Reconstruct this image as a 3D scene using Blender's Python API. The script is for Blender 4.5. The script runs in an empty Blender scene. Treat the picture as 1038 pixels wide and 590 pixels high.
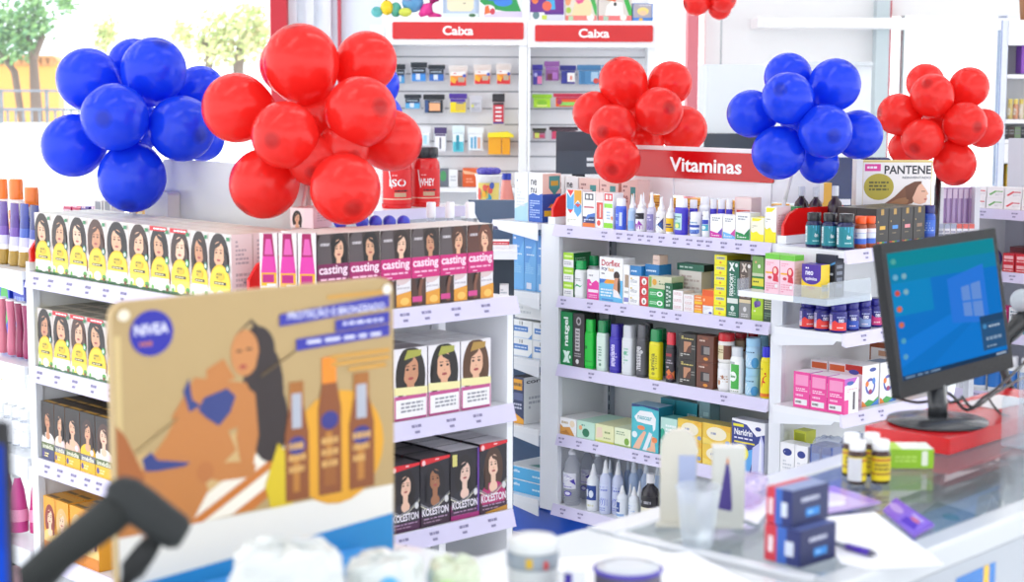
import bpy, math, random
from mathutils import Vector, Matrix
from mathutils.geometry import tessellate_polygon
random.seed(7)
S = bpy.context.scene
COL = S.collection
# ------------------------------------------------------------------ camera
F = 1735.44; PITCH = math.radians(6.79204); ROLL = math.radians(.19972); YAW = math.radians(46.71833); CAMH = 1.6
f0 = Vector((-math.sin(YAW), math.cos(YAW), 0)); r0 = Vector((math.cos(YAW), math.sin(YAW), 0)); up0 = Vector((0, 0, 1))
FF = math.cos(PITCH)*f0 - math.sin(PITCH)*up0
_u = math.cos(PITCH)*up0 + math.sin(PITCH)*f0
RR = math.cos(ROLL)*r0 + math.sin(ROLL)*_u
UU = -math.sin(ROLL)*r0 + math.cos(ROLL)*_u
CAM = Vector((0, 0, CAMH))
cd = bpy.data.cameras.new('camera'); cam = bpy.data.objects.new('camera', cd); COL.objects.link(cam)
m3 = Matrix((RR, UU, -FF)).transposed()
cam.matrix_world = Matrix.Translation(CAM) @ m3.to_4x4()
cd.sensor_width = 36; cd.lens = 36*F/1038; cd.clip_start = .05; cd.clip_end = 200
cd.dof.use_dof = True; cd.dof.focus_distance = 5.2; cd.dof.aperture_fstop = 5.4
S.camera = cam
# ------------------------------------------------------------------ world, sun, ceiling lights, exposure
W = bpy.data.worlds.new('world'); S.world = W; W.use_nodes = True
bg = W.node_tree.nodes['Background']; bg.inputs[0].default_value = (.93, .96, 1, 1); bg.inputs[1].default_value = 2.1
def lamp(kind, name, loc, rot, energy, col=(1, 1, 1), **kw):
    l = bpy.data.lights.new(name, kind); l.energy = energy; l.color = col
    for k, v in kw.items(): setattr(l, k, v)
    o = bpy.data.objects.new(name, l); COL.objects.link(o); o.location = loc; o.rotation_euler = rot
    return o
lamp('SUN', 'sun', (0, 0, 20), (math.radians(-32), math.radians(-22), 0), 9.0, (1, .97, .92), angle=.02)
for cx_ in (-6.4, -4.6, -2.9, -1.3):
    for cy_ in (1.2, 3.3, 5.4, 7.6):
        lamp('AREA', 'ceiling_tube_light', (cx_, cy_, 3.02), (0, 0, 0), 3.5, (1, .985, .97), shape='RECTANGLE', size=.16, size_y=1.5)
S.view_settings.view_transform = 'Standard'; S.view_settings.look = 'None'
S.cycles.diffuse_bounces = 8; S.cycles.max_bounces = 16; S.cycles.transparent_max_bounces = 24
S.view_settings.exposure = .24; S.view_settings.gamma = 1; S.view_settings.use_curve_mapping = False
# ------------------------------------------------------------------ pixel helpers (true positions in the store's grid)
def ray(px, py): return ((px-519)*RR - (py-295)*UU)/F + FF
def at(px, py, ax, val):
    d = ray(px, py); s = (val-CAM[ax])/d[ax]; return CAM + d*s
def deep(px, py, dist): return CAM + ray(px, py)*dist
def sx(px, y, z):
    k = (px-519)/F; n = RR - k*FF; return -(n[1]*y + n[2]*(z-CAMH))/n[0]
def sy(px, x, z):
    k = (px-519)/F; n = RR - k*FF; return -(n[0]*x + n[2]*(z-CAMH))/n[1]
def sz(py, x, y):
    k = -(py-295)/F; n = UU - k*FF; return CAMH - (n[0]*x + n[1]*y)/n[2]
def dist(x, y, z): return (Vector((x, y, z))-CAM).dot(FF)
# ------------------------------------------------------------------ materials
_m = {}
def lin(h):
    h = h.lstrip('#'); r = []
    for i in (0, 2, 4):
        c = int(h[i:i+2], 16)/255; r.append(c/12.92 if c < .04045 else ((c+.055)/1.055)**2.4)
    return r
def mat(h, kind='paper'):
    key = (h, kind)
    if key in _m: return _m[key]
    m = bpy.data.materials.new(kind + '_' + h); _m[key] = m; m.use_nodes = True
    nt = m.node_tree; b = nt.nodes['Principled BSDF']; L = nt.links.new
    c = [min(.93, x*.93) for x in lin(h)]
    b.inputs['Base Color'].default_value = (*c, 1)
    rough = dict(paper=.42, plastic=.22, matte=.7, metal=.3, gloss=.1, balloon=.2, cloth=.9).get(kind, .4)
    b.inputs['Roughness'].default_value = rough
    if kind in ('paper', 'plastic', 'matte', 'gloss', 'metal', 'cloth'):
        n = nt.nodes.new('ShaderNodeTexNoise'); n.inputs['Scale'].default_value = 60
        r = nt.nodes.new('ShaderNodeMapRange'); r.inputs[3].default_value = rough*.85; r.inputs[4].default_value = rough*1.15
        L(n.outputs['Fac'], r.inputs[0]); L(r.outputs[0], b.inputs['Roughness'])
    if kind == 'metal': b.inputs['Metallic'].default_value = .85
    if kind == 'emit':
        b.inputs['Emission Color'].default_value = (*c, 1); b.inputs['Emission Strength'].default_value = .8; b.inputs['Specular IOR Level'].default_value = 0; b.inputs['Roughness'].default_value = .6
        b.inputs['Base Color'].default_value = (.004, .004, .004, 1)
    if kind == 'balloon':
        tc = nt.nodes.new('ShaderNodeTexCoord'); sp = nt.nodes.new('ShaderNodeSeparateXYZ'); L(tc.outputs['Object'], sp.inputs[0])
        rp = nt.nodes.new('ShaderNodeValToRGB'); rp.color_ramp.elements[0].position = .945; rp.color_ramp.elements[1].position = .99
        rp.color_ramp.elements[0].color = (*c, 1); rp.color_ramp.elements[1].color = (c[0]*.62, c[1]*.55, c[2]*.62, 1)
        L(sp.outputs['Z'], rp.inputs[0]); L(rp.outputs[0], b.inputs['Base Color'])
        tr = nt.nodes.new('ShaderNodeBsdfTranslucent'); L(rp.outputs[0], tr.inputs[0])
        mx = nt.nodes.new('ShaderNodeMixShader'); mx.inputs[0].default_value = .42
        out = nt.nodes['Material Output']; L(b.outputs[0], mx.inputs[1]); L(tr.outputs[0], mx.inputs[2]); L(mx.outputs[0], out.inputs[0])
    if kind in ('glass', 'clear', 'frost'):
        out = nt.nodes['Material Output']
        tr = nt.nodes.new('ShaderNodeBsdfTransparent'); tr.inputs[0].default_value = (*[min(1, x/.93) for x in c], 1)
        gl = nt.nodes.new('ShaderNodeBsdfGlossy'); gl.inputs['Roughness'].default_value = .03 if kind != 'frost' else .25
        lw = nt.nodes.new('ShaderNodeLayerWeight'); lw.inputs['Blend'].default_value = .5
        pw = nt.nodes.new('ShaderNodeMath'); pw.operation = 'POWER'; pw.inputs[1].default_value = 4.5; L(lw.outputs['Facing'], pw.inputs[0])
        fr = nt.nodes.new('ShaderNodeMapRange'); fr.inputs[3].default_value = .04; fr.inputs[4].default_value = .9; L(pw.outputs[0], fr.inputs[0])
        mx = nt.nodes.new('ShaderNodeMixShader'); L(fr.outputs[0], mx.inputs[0]); L(tr.outputs[0], mx.inputs[1]); L(gl.outputs[0], mx.inputs[2])
        if kind == 'frost':
            df = nt.nodes.new('ShaderNodeBsdfTranslucent'); df.inputs[0].default_value = (.9, .92, .95, 1)
            m2 = nt.nodes.new('ShaderNodeMixShader'); m2.inputs[0].default_value = .45
            L(mx.outputs[0], m2.inputs[1]); L(df.outputs[0], m2.inputs[2]); mx = m2
        elif kind == 'clear':
            df = nt.nodes.new('ShaderNodeBsdfDiffuse'); df.inputs[0].default_value = (*c, 1)
            m2 = nt.nodes.new('ShaderNodeMixShader'); m2.inputs[0].default_value = .22
            L(mx.outputs[0], m2.inputs[1]); L(df.outputs[0], m2.inputs[2]); mx = m2
        L(mx.outputs[0], out.inputs[0])
    return m
# ------------------------------------------------------------------ mesh builder
class MB:
    def __init__(s): s.v = []; s.f = []; s.mi = []; s.mats = []; s.sm = []
    def m(s, h, kind='paper'):
        k = (h, kind)
        if k not in s.mats: s.mats.append(k)
        return s.mats.index(k)
    def face(s, pts, h, kind='paper', smooth=False):
        i = len(s.v); s.v += [tuple(p) for p in pts]; s.f.append(tuple(range(i, i+len(pts)))); s.mi.append(s.m(h, kind)); s.sm.append(smooth)
    def mesh_add(s, vs, fs, h, kind='paper', smooth=False):
        i = len(s.v); s.v += [tuple(p) for p in vs]; k = s.m(h, kind)
        for f in fs: s.f.append(tuple(i+j for j in f)); s.mi.append(k); s.sm.append(smooth)
    def box(s, a, b, h, kind='paper', cols={}):
        x0, y0, z0 = a; x1, y1, z1 = b
        P = [(x0,y0,z0),(x1,y0,z0),(x1,y1,z0),(x0,y1,z0),(x0,y0,z1),(x1,y0,z1),(x1,y1,z1),(x0,y1,z1)]
        for k, idx in (('f',(0,1,5,4)),('r',(1,2,6,5)),('b',(2,3,7,6)),('l',(3,0,4,7)),('t',(4,5,6,7)),('u',(3,2,1,0))):
            s.face([P[i] for i in idx], cols.get(k, h), kind)
    def rbox(s, a, b, h, kind='paper', r=.004, axis=2, n=4):
        # box rounded along one axis
        o = [0, 1, 2]; o.remove(axis); i, j = o
        pts = []
        for cx, cy, st in ((b[i]-r, b[j]-r, 0), (a[i]+r, b[j]-r, 90), (a[i]+r, a[j]+r, 180), (b[i]-r, a[j]+r, 270)):
            for k in range(n+1):
                t = math.radians(st+90*k/n); pts.append((cx+r*math.cos(t), cy+r*math.sin(t)))
        def mk(p, q): v = [0, 0, 0]; v[i] = p[0]; v[j] = p[1]; v[axis] = q; return tuple(v)
        N = len(pts); vs = [mk(p, a[axis]) for p in pts] + [mk(p, b[axis]) for p in pts]
        fs = [(k, (k+1) % N, N+(k+1) % N, N+k) for k in range(N)] + [tuple(range(N))[::-1], tuple(range(N, 2*N))]
        if axis == 1: fs = [f[::-1] for f in fs]
        s.mesh_add(vs, fs, h, kind)
    def prism(s, pts, fn, h, kind='paper'):
        # extrude outline pts by fn(p, 0|1) -> 3d
        N = len(pts); vs = [fn(p, 0) for p in pts] + [fn(p, 1) for p in pts]
        s.mesh_add(vs, [(k, (k+1) % N, N+(k+1) % N, N+k) for k in range(N)] + [tuple(range(N))[::-1], tuple(range(N, 2*N))], h, kind)
    def lathe(s, prof, h, kind='plastic', n=24, sq=2., fy=1., c=(0, 0, 0), cap=True, bands=None):
        vs = []; fs = []
        for (r, z) in prof:
            for k in range(n):
                t = 2*math.pi*k/n; ux, uy = shape(t, sq); vs.append((c[0]+r*ux, c[1]+r*uy*fy, c[2]+z))
        for i in range(len(prof)-1):
            for k in range(n):
                fs.append((i*n+k, i*n+(k+1) % n, (i+1)*n+(k+1) % n, (i+1)*n+k))
        if bands:
            i0 = len(s.v); s.v += vs
            for q, f in enumerate(fs):
                s.f.append(tuple(i0+j for j in f)); s.mi.append(s.m(bands(q//n, q % n), kind)); s.sm.append(True)
        else: s.mesh_add(vs, fs, h, kind, True)
        if cap:
            j = len(prof)-1
            s.face(vs[j*n:(j+1)*n], h, kind); s.face(vs[:n][::-1], h, kind)
    def tube(s, pts, r, h, kind='plastic', n=10):
        pts = [Vector(p) for p in pts]; vs = []; fs = []
        for i, p in enumerate(pts):
            d = (pts[min(i+1, len(pts)-1)]-pts[max(i-1, 0)]).normalized()
            a = d.cross(Vector((0, 0, 1)) if abs(d.z) < .9 else Vector((1, 0, 0))).normalized(); b = d.cross(a)
            rr = r[i] if isinstance(r, (list, tuple)) else r
            for k in range(n):
                t = 2*math.pi*k/n; vs.append(p+rr*(math.cos(t)*a+math.sin(t)*b))
        for i in range(len(pts)-1):
            for k in range(n): fs.append((i*n+k, (i+1)*n+k, (i+1)*n+(k+1) % n, i*n+(k+1) % n))
        fs += [tuple(range(n)), tuple(range((len(pts)-1)*n, len(pts)*n))[::-1]]
        s.mesh_add(vs, fs, h, kind, True)
    def ball(s, c, r, h, kind='plastic', nu=16, nv=10, sc=(1, 1, 1)):
        vs = []; fs = []
        for i in range(nv+1):
            p = math.pi*i/nv
            for k in range(nu):
                t = 2*math.pi*k/nu; vs.append((c[0]+r*sc[0]*math.sin(p)*math.cos(t), c[1]+r*sc[1]*math.sin(p)*math.sin(t), c[2]-r*sc[2]*math.cos(p)))
        for i in range(nv):
            for k in range(nu): fs.append((i*nu+k, i*nu+(k+1) % nu, (i+1)*nu+(k+1) % nu, (i+1)*nu+k))
        s.mesh_add(vs, fs, h, kind, True)
    def art(s, prims, mp, kind='paper', eps=.00008, curved=False):
        for i, p in enumerate(prims):
            l = (i+1)*eps; t = p[0]
            if t == 'R':
                _, u0, v0, u1, v1, c = p; n = max(1, int(abs(u1-u0)*14)) if curved else 1
                for k in range(n):
                    a = u0+(u1-u0)*k/n; b = u0+(u1-u0)*(k+1)/n
                    s.face([mp(a, v0, l), mp(b, v0, l), mp(b, v1, l), mp(a, v1, l)], c, kind)
            elif t == 'E':
                _, u, v, ru, rv, c = p; n = 24
                if curved:
                    rings = [0, .5, 1.]; vs = [mp(u, v, l)]
                    for q in rings[1:]:
                        for k in range(n): vs.append(mp(u+q*ru*math.cos(2*math.pi*k/n), v+q*rv*math.sin(2*math.pi*k/n), l))
                    fs = [(0, 1+k, 1+(k+1) % n) for k in range(n)] + [(1+k, 1+n+k, 1+n+(k+1) % n, 1+(k+1) % n) for k in range(n)]
                    s.mesh_add(vs, fs, c, kind)
                else: s.face([mp(u+ru*math.cos(2*math.pi*k/n), v+rv*math.sin(2*math.pi*k/n), l) for k in range(n)], c, kind)
            elif t == 'P' and curved:
                q = [Vector((a, b, 0)) for a, b in p[1]]; tris = [tuple(q[j] for j in f) for f in tessellate_polygon([q])]
                for _ in range(2):
                    nt = []
                    for A, B, C in tris:
                        D, E, G = (A+B)/2, (B+C)/2, (C+A)/2; nt += [(A, D, G), (D, B, E), (G, E, C), (D, E, G)]
                    tris = nt
                for f in tris: s.face([mp(w.x, w.y, l) for w in f], p[2], kind)
            elif t == 'P': s.face([mp(a, b, l) for a, b in p[1]], p[2], kind)
            elif t == 'T':
                _, txt, u0, v0, u1, v1, c, rot = p; gv, gf = glyphs(txt)
                vs = []
                for a, b in gv:
                    if rot: a, b = 1-b, a
                    vs.append(mp(u0+(u1-u0)*a, v0+(v1-v0)*b, l))
                s.mesh_add(vs, gf, c, kind)
            elif t == 'L':
                _, u0, v0, u1, v1, n, c = p; rng = random.Random(int(u0*997+v0*733+n))
                for k in range(n):
                    a = v0+(v1-v0)*(k+.2)/n; b = v0+(v1-v0)*(k+.75)/n; u = u0
                    while u < u1-.01:
                        w = (u1-u0)*rng.uniform(.08, .28); e = min(u1, u+w)
                        s.face([mp(u, a, l), mp(e, a, l), mp(e, b, l), mp(u, b, l)], c, kind); u = e+(u1-u0)*.05
                        if rng.random() < .12: break
    def data(s, name):
        me = bpy.data.meshes.new(name); me.from_pydata(s.v, [], s.f)
        for h, k in s.mats: me.materials.append(mat(h, k))
        me.polygons.foreach_set('material_index', s.mi); me.polygons.foreach_set('use_smooth', s.sm); me.update()
        return me
def shape(t, sq):
    c, n = math.cos(t), math.sin(t)
    if sq == 2: return c, n
    k = (abs(c)**sq+abs(n)**sq)**(-1/sq); return c*k, n*k
_g = {}
def glyphs(txt):
    if txt in _g: return _g[txt]
    cu = bpy.data.curves.new('lettering', 'FONT'); cu.body = txt; cu.offset = .024; cu.resolution_u = 3
    o = bpy.data.objects.new('lettering', cu); COL.objects.link(o)
    dg = bpy.context.evaluated_depsgraph_get(); me = o.evaluated_get(dg).to_mesh()
    vs = [(v.co.x, v.co.y) for v in me.vertices]; fs = [tuple(p.vertices) for p in me.polygons]
    x0 = min(v[0] for v in vs); x1 = max(v[0] for v in vs); y0 = min(v[1] for v in vs); y1 = max(v[1] for v in vs)
    vs = [((a-x0)/(x1-x0), (b-y0)/(y1-y0)) for a, b in vs]
    o.evaluated_get(dg).to_mesh_clear(); bpy.data.objects.remove(o); bpy.data.curves.remove(cu)
    _g[txt] = (vs, fs); return _g[txt]
def R(u0, v0, u1, v1, c): return ('R', u0, v0, u1, v1, c)
def E_(u, v, ru, rv, c): return ('E', u, v, ru, rv, c)
def P(pts, c): return ('P', pts, c)
def T(t, u0, v0, u1, v1, c, rot=0): return ('T', t, u0, v0, u1, v1, c, rot)
def LN(u0, v0, u1, v1, n, c): return ('L', u0, v0, u1, v1, n, c)
# ------------------------------------------------------------------ scene objects
_labels = {}
def tag(o, label, cat, group=None):
    o['label'] = label; o['category'] = cat
    if group: o['group'] = group
    n = len(label.split())
    if n > 16 or n < 4: print('LABEL LENGTH', n, label)
    if label in _labels: print('DUP LABEL', label)
    _labels[label] = 1
    return o
def obj(name, mb, parent=None, loc=(0, 0, 0), rot=0):
    me = mb if isinstance(mb, bpy.types.Mesh) else mb.data(name)
    o = bpy.data.objects.new(name, me); COL.objects.link(o); o.location = loc; o.rotation_euler = (0, 0, rot)
    if parent: o.parent = parent
    return o
def thing(name, label, cat, loc=(0, 0, 0), rot=0, group=None):
    o = bpy.data.objects.new(name, None); COL.objects.link(o); o.empty_display_size = .05
    o.location = loc; o.rotation_euler = (0, 0, rot); return tag(o, label, cat, group)
def struct(name, mb, loc=(0, 0, 0), rot=0):
    o = obj(name, mb, None, loc, rot); o['kind'] = 'structure'; return o
def copy_tree(o, parent=None):
    c = o.copy(); COL.objects.link(c); c.parent = parent
    for ch in list(o.children): copy_tree(ch, c)
    return c
ORD = ['first', 'second', 'third', 'fourth', 'fifth', 'sixth', 'seventh', 'eighth', 'ninth', 'tenth', 'eleventh', 'twelfth']
def nth(i, n, side='left'):
    far = dict(left='right', near='far', top='bottom', bottom='top')[side]
    w = lambda s: {'left': 'leftmost', 'right': 'rightmost', 'near': 'nearest', 'far': 'farthest', 'top': 'topmost', 'bottom': 'bottom'}[s]
    if i == 0: return w(side)
    if i == n-1: return w(far)
    return ORD[i] + ' from ' + side
# cartons: local frame, front at y=0 facing -Y, width centred on x
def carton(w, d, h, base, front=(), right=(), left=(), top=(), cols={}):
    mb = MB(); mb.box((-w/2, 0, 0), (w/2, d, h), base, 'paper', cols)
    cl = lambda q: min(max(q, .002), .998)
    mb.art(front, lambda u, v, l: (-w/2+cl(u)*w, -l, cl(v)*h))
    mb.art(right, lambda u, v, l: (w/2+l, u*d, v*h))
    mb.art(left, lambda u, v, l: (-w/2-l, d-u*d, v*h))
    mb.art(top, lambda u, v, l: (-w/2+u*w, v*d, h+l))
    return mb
def slot(px0, px1, ptop, z, y):
    x0 = sx(px0, y, z); x1 = sx(px1, y, z); h = sz(ptop, (x0+x1)/2, y)-z
    return (x0+x1)/2, x1-x0-.0012, h
def slot_e(px0, px1, ptop, z, x):
    y0 = sy(px0, x, z); y1 = sy(px1, x, z); h = sz(ptop, x, (y0+y1)/2)-z
    return (y0+y1)/2, y1-y0-.0012, h
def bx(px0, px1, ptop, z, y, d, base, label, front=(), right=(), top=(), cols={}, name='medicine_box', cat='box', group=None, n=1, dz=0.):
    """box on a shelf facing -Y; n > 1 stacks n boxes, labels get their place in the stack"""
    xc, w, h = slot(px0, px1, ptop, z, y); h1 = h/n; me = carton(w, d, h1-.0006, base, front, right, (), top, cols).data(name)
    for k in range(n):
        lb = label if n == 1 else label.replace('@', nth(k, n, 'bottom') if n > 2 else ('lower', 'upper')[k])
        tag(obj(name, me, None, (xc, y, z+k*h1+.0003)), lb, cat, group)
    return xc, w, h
def bxe(px0, px1, ptop, z, x, d, base, label, front=(), left=(), top=(), cols={}, name='hair_dye_box', cat='box', group=None):
    yc, w, h = slot_e(px0, px1, ptop, z, x); me = carton(w, d, h-.0006, base, front, (), left, top, cols).data(name)
    return tag(obj(name, me, None, (x, yc, z+.0003), math.pi/2), label, cat, group)
# bottles
def prof(kind, r, h):
    if kind == 'pill': return [(r*.94, 0), (r, .02*h), (r, .68*h), (r*.93, .73*h), (r*.74, .76*h), (r*.74, .79*h)], [(r*.86, .77*h), (r*.88, .785*h), (r*.88, .985*h), (r*.82, h)], (.08, .64)
    if kind == 'round': return [(r*.92, 0), (r, .02*h), (r, .6*h), (r*.9, .68*h), (r*.5, .75*h), (r*.42, .77*h), (r*.42, .82*h)], [(r*.55, .79*h), (r*.56, .8*h), (r*.54, .985*h), (r*.48, h)], (.06, .56)
    if kind == 'syrup': return [(r*.95, 0), (r, .03*h), (r, .62*h), (r*.85, .7*h), (r*.4, .78*h), (r*.35, .8*h), (r*.35, .86*h)], [(r*.46, .82*h), (r*.47, .83*h), (r*.46, .985*h), (r*.42, h)], (.08, .58)
    if kind == 'flat': return [(r*.95, 0), (r, .02*h), (r, .69*h), (r*.96, .735*h), (r*.8, .75*h), (r*.8, .78*h)], [(r*.86, .755*h), (r*.87, .765*h), (r*.84, .97*h), (r*.76, h)], (.06, .68)
    if kind == 'nozzle': return [(r*.94, 0), (r, .02*h), (r, .52*h), (r*.93, .58*h), (r*.6, .62*h), (r*.6, .64*h)], [(r*.66, .63*h), (r*.66, .70*h), (r*.36, .73*h), (r*.28, .8*h), (r*.13, .985*h), (r*.08, h)], (.06, .5)
    if kind == 'saline': return [(r*.94, 0), (r, .02*h), (r, .6*h), (r*.9, .68*h), (r*.52, .75*h), (r*.44, .77*h)], [(r*.5, .755*h), (r*.5, .8*h), (r*.42, .82*h), (r*.3, .9*h), (r*.2, .985*h), (r*.1, h)], (.06, .56)
    if kind == 'jar': return [(r*.92, 0), (r, .03*h), (r, .68*h), (r*.95, .72*h), (r*.9, .74*h)], [(r*.98, .73*h), (r, .745*h), (r, .97*h), (r*.93, h)], (.06, .66)
    if kind == 'aerosol': return [(r*.93, 0), (r, .02*h), (r, .72*h), (r*.9, .77*h), (r*.76, .795*h), (r*.76, .81*h)], [(r*.8, .8*h), (r*.81, .81*h), (r*.78, .97*h), (r*.66, h)], (.03, .7)
    if kind == 'tub': return [(r*.9, 0), (r*.97, .04*h), (r, .5*h), (r, .8*h), (r*.95, .86*h)], [(r*1.0, .84*h), (r*1.01, .86*h), (r*1.0, .98*h), (r*.94, h)], (.1, .78)
def bottle_parts(kind, r, h, body, cap, art=(), n=28, fy=1., sq=2., bk='plastic', ck='plastic', ang=75, lcol=None, turn=0):
    bp, cp, (va, vb) = prof(kind, r, h)
    b = MB(); b.lathe(bp, body, bk, n, sq, fy)
    c = MB(); c.lathe(cp, cap, ck, n, sq, fy)
    l = None
    if art and not lcol: lcol = body
    if art or lcol:
        l = MB(); A = math.radians(ang)
        def mp(u, v, e):
            t = -math.pi/2+turn+(u*2-1)*A; ux, uy = shape(t, sq); q = r+.0003+e
            return (q*ux, q*uy*fy, h*(va+(vb-va)*v))
        l.art(([R(0, 0, 1, 1, lcol)] if lcol else []) + list(art), mp, 'paper', .00012, True)
    return b, c, l
def bottle(name, label, cat, loc, kind, r, h, body, cap, art=(), group=None, rot=0, **kw):
    b, c, l = bottle_parts(kind, r, h, body, cap, art, **kw)
    t = thing(name, label, cat, loc, rot, group); obj('body', b, t); obj('cap', c, t)
    if l: obj('label_sticker', l, t)
    return t
def bt(px0, px1, ptop, z, y, kind, body, cap, label, art=(), name='bottle', cat='bottle', group=None, **kw):
    """bottle on a shelf whose front tangent is the plane y; width from its silhouette"""
    pc = (px0+px1)/2; r = .02
    for _ in range(3):
        x = sx(pc, y+r, z); r = (px1-px0)/2*dist(x, y+r, z+.06)/F
    h = sz(ptop, x, y+r)-z
    return bottle(name, label, cat, (x, y+r*kw.get('fy', 1), z+.0003), kind, r*.985, h, body, cap, art, group, **kw)
def portrait(u, v, s, hair, skin='e0ac8c', top='e8e4e4', asp=2., cheek=False, flip=1, lip='a84a48'):
    """woman's head and shoulders; s = head half-width in u, asp = box height/width"""
    k = 1/asp; o = []
    o.append(E_(u, v-.55*s*k, s*1.75, s*2.7*k, hair)); o.append(E_(u, v+.3*s*k, s*1.45, s*1.6*k, hair))
    o.append(E_(u, v-3.6*s*k, s*2.3, s*1.7*k, top)); o.append(R(u-.42*s, v-2.6*s*k, u+.42*s, v-.8*s*k, skin))
    o.append(E_(u, v-2.5*s*k, s*.75, s*.65*k, skin))
    o.append(E_(u, v, s*.95, s*1.25*k, skin))
    o.append(P([(u-flip*s*1.1, v+.1*s*k), (u-flip*s*.75, v+.9*s*k), (u+flip*s*.5, v+1.35*s*k), (u+flip*s*.2, v+.85*s*k), (u-flip*s*.6, v+.45*s*k), (u-flip*s*.8, v-.7*s*k)], hair))
    for q in (-1, 1):
        o.append(E_(u+q*.38*s, v+.12*s*k, s*.17, s*.1*k, '2a1a16')); o.append(R(u+q*.38*s-.22*s, v+.36*s*k, u+q*.38*s+.22*s, v+.44*s*k, '4a2c22'))
    o.append(R(u-.07*s, v-.35*s*k, u+.09*s, v-.25*s*k, 'c08a70')); o.append(E_(u, v-.65*s*k, s*.32, s*.12*k, lip))
    o.append(P([(u+flip*s*.85, v+.7*s*k), (u+flip*s*1.5, v-.2*s*k), (u+flip*s*1.6, v-2.6*s*k), (u+flip*s*.95, v-2.9*s*k), (u+flip*s*.9, v-.6*s*k)], hair))
    return o
# ================================================================== setting
def fr(px, py, d): return deep(px, py, d)
def frame_pt(a, d, z): return r0*a + f0*d + Vector((0, 0, z))         # a = metres right of the view axis, d = metres ahead
def fbox(mb, a0, d0, z0, a1, d1, z1, h, kind='matte'): mb.box((a0, d0, z0), (a1, d1, z1), h, kind)
FR = dict(loc=(0, 0, 0), rot=YAW)                                       # local x = right, local y = ahead of the camera
def pa(px, d): return (px-519)/F*d                                      # rough metres right at distance d (far objects)
def pz(py, d): return CAMH - (py-88.4)/F*d
mb = MB(); mb.box((-9, -4, -.05), (6, 14, 0), 'f0f1f3', 'gloss')
fl = struct('floor', mb)
mb = MB(); mb.box((-11, -1.6, 3.2), (4.2, 14, 3.3), 'f4f4f4', 'matte'); struct('ceiling', mb)
# back wall, facing the camera: shop windows left and right, white wall in between
D = 12.0
mb = MB()
fbox(mb, pa(345, D), D, 0, pa(388, D), D+.2, 3.2, 'dfe6f2')
fbox(mb, pa(388, D), D, 0, pa(655, D), D+.2, 3.2, 'f2f3f5')
fbox(mb, pa(712, D), D, 0, pa(880, D), D+.2, 3.2, 'f4f4f4')
fbox(mb, pa(655, D), D, 2.75, pa(712, D), D+.2, 3.2, 'f4f4f4')
fbox(mb, pa(880, D), D, 2.1, pa(1300, D), D+.2, 3.2, 'f4f4f4')
fbox(mb, pa(1012, D), D, 0, pa(1300, D), D+.2, 2.1, 'f0f0f2')
fbox(mb, pa(-150, D), D, 2.9, pa(345, D), D+.2, 3.2, 'f4f4f4')
struct('wall_back', mb, **FR)
mb = MB(); fbox(mb, pa(757, D), D-.35, pz(30, D), pa(1300, D), D, pz(20, D), 'f3f3f4'); struct('trim_1', mb, **FR)
mb = MB(); fbox(mb, pa(880, D), D-.12, 0, pa(893, D), D+.25, 2.2, 'c9d6da'); struct('trim_2', mb, **FR)
mb = MB(); fbox(mb, pa(893, D), D-.06, 0, pa(896.5, D), D+.2, 2.2, 'c8404e'); struct('trim_3', mb, **FR)
mb = MB(); fbox(mb, pa(278, D), D-.1, 0, pa(294, D), D+.2, 2.9, 'c02a38'); struct('trim_4', mb, **FR)
mb = MB(); fbox(mb, pa(344, D), D-.06, 0, pa(347, D), D, 2.9, 'c04a58'); struct('trim_5', mb, **FR)
mb = MB(); fbox(mb, pa(693, D), D-.1, 0, pa(704, D), D+.1, 2.9, 'e0808a'); struct('trim_6', mb, **FR)
mb = MB()
for k in range(6):
    a = 294+51*k/6; fbox(mb, pa(a, D), D+(.04 if k % 2 else .0), 0, pa(a+51/6, D), D+.1, 2.9, 'e4e8f0')
struct('door_1', mb, **FR)
mb = MB()
for a, w in ((-150, 5), (60, 0), (275, 3)):
    if w: fbox(mb, pa(a, D), D, 0, pa(a+w, D), D+.08, 2.9, 'f4f4f4')
fbox(mb, pa(-150, D), D, .0, pa(278, D), D+.08, .12, 'f4f4f4')
w1 = struct('window_1', mb, **FR)
mb = MB(); fbox(mb, pa(-145, D), D+.03, .12, pa(275, D), D+.035, 2.9, 'f6fafa', 'glass'); g1 = obj('glass_pane', mb, w1); g1['kind'] = 'structure'
mb = MB(); fbox(mb, pa(909.5, D), D, 0, pa(912, D), D+.06, 2.1, '9aa4a8'); fbox(mb, pa(1009, D), D-.05, 0, pa(1012, D), D+.1, 2.1, '8a98b8')
w2 = struct('window_2', mb, **FR)
mb = MB(); fbox(mb, pa(897, D), D+.03, 0, pa(1009, D), D+.035, 2.1, 'f6fafa', 'glass'); g1 = obj('glass_pane', mb, w2); g1['kind'] = 'structure'
# street outside
mb = MB(); mb.box((-25, 13, -.1), (22, 60, -.02), 'f4f2ee', 'matte'); struct('ground', mb, **FR)
def far_wall(name, a0, a1, y0, y1, d, th, h, lab, cat):
    mb = MB(); fbox(mb, pa(a0, d), d, pz(y1, d), pa(a1, d), d+th, pz(y0, d), h); return tag(obj(name, mb, None, **FR), lab, cat)
d = 24
mb = MB(); fbox(mb, pa(-200, d), d, -.1, pa(62, d), d+.3, pz(66, d), 'f0a850')
ow = tag(obj('wall', mb, None, **FR), 'orange street wall behind the tree outside the shop window', 'wall')
mb = MB(); a0, a1 = pa(-200, d), pa(62, d)
for k in range(40):
    a = a0+(a1-a0)*k/40; mb.tube([(a, d-.05, pz(64, d)), (a, d+.35, pz(64, d))], .08, 'c88850', 'matte', 8)
obj('tile_coping', mb, ow)
d = 21
fn = thing('fence', 'grey and white railing fence across the street outside', 'fence', (0, 0, 0), YAW)
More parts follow.
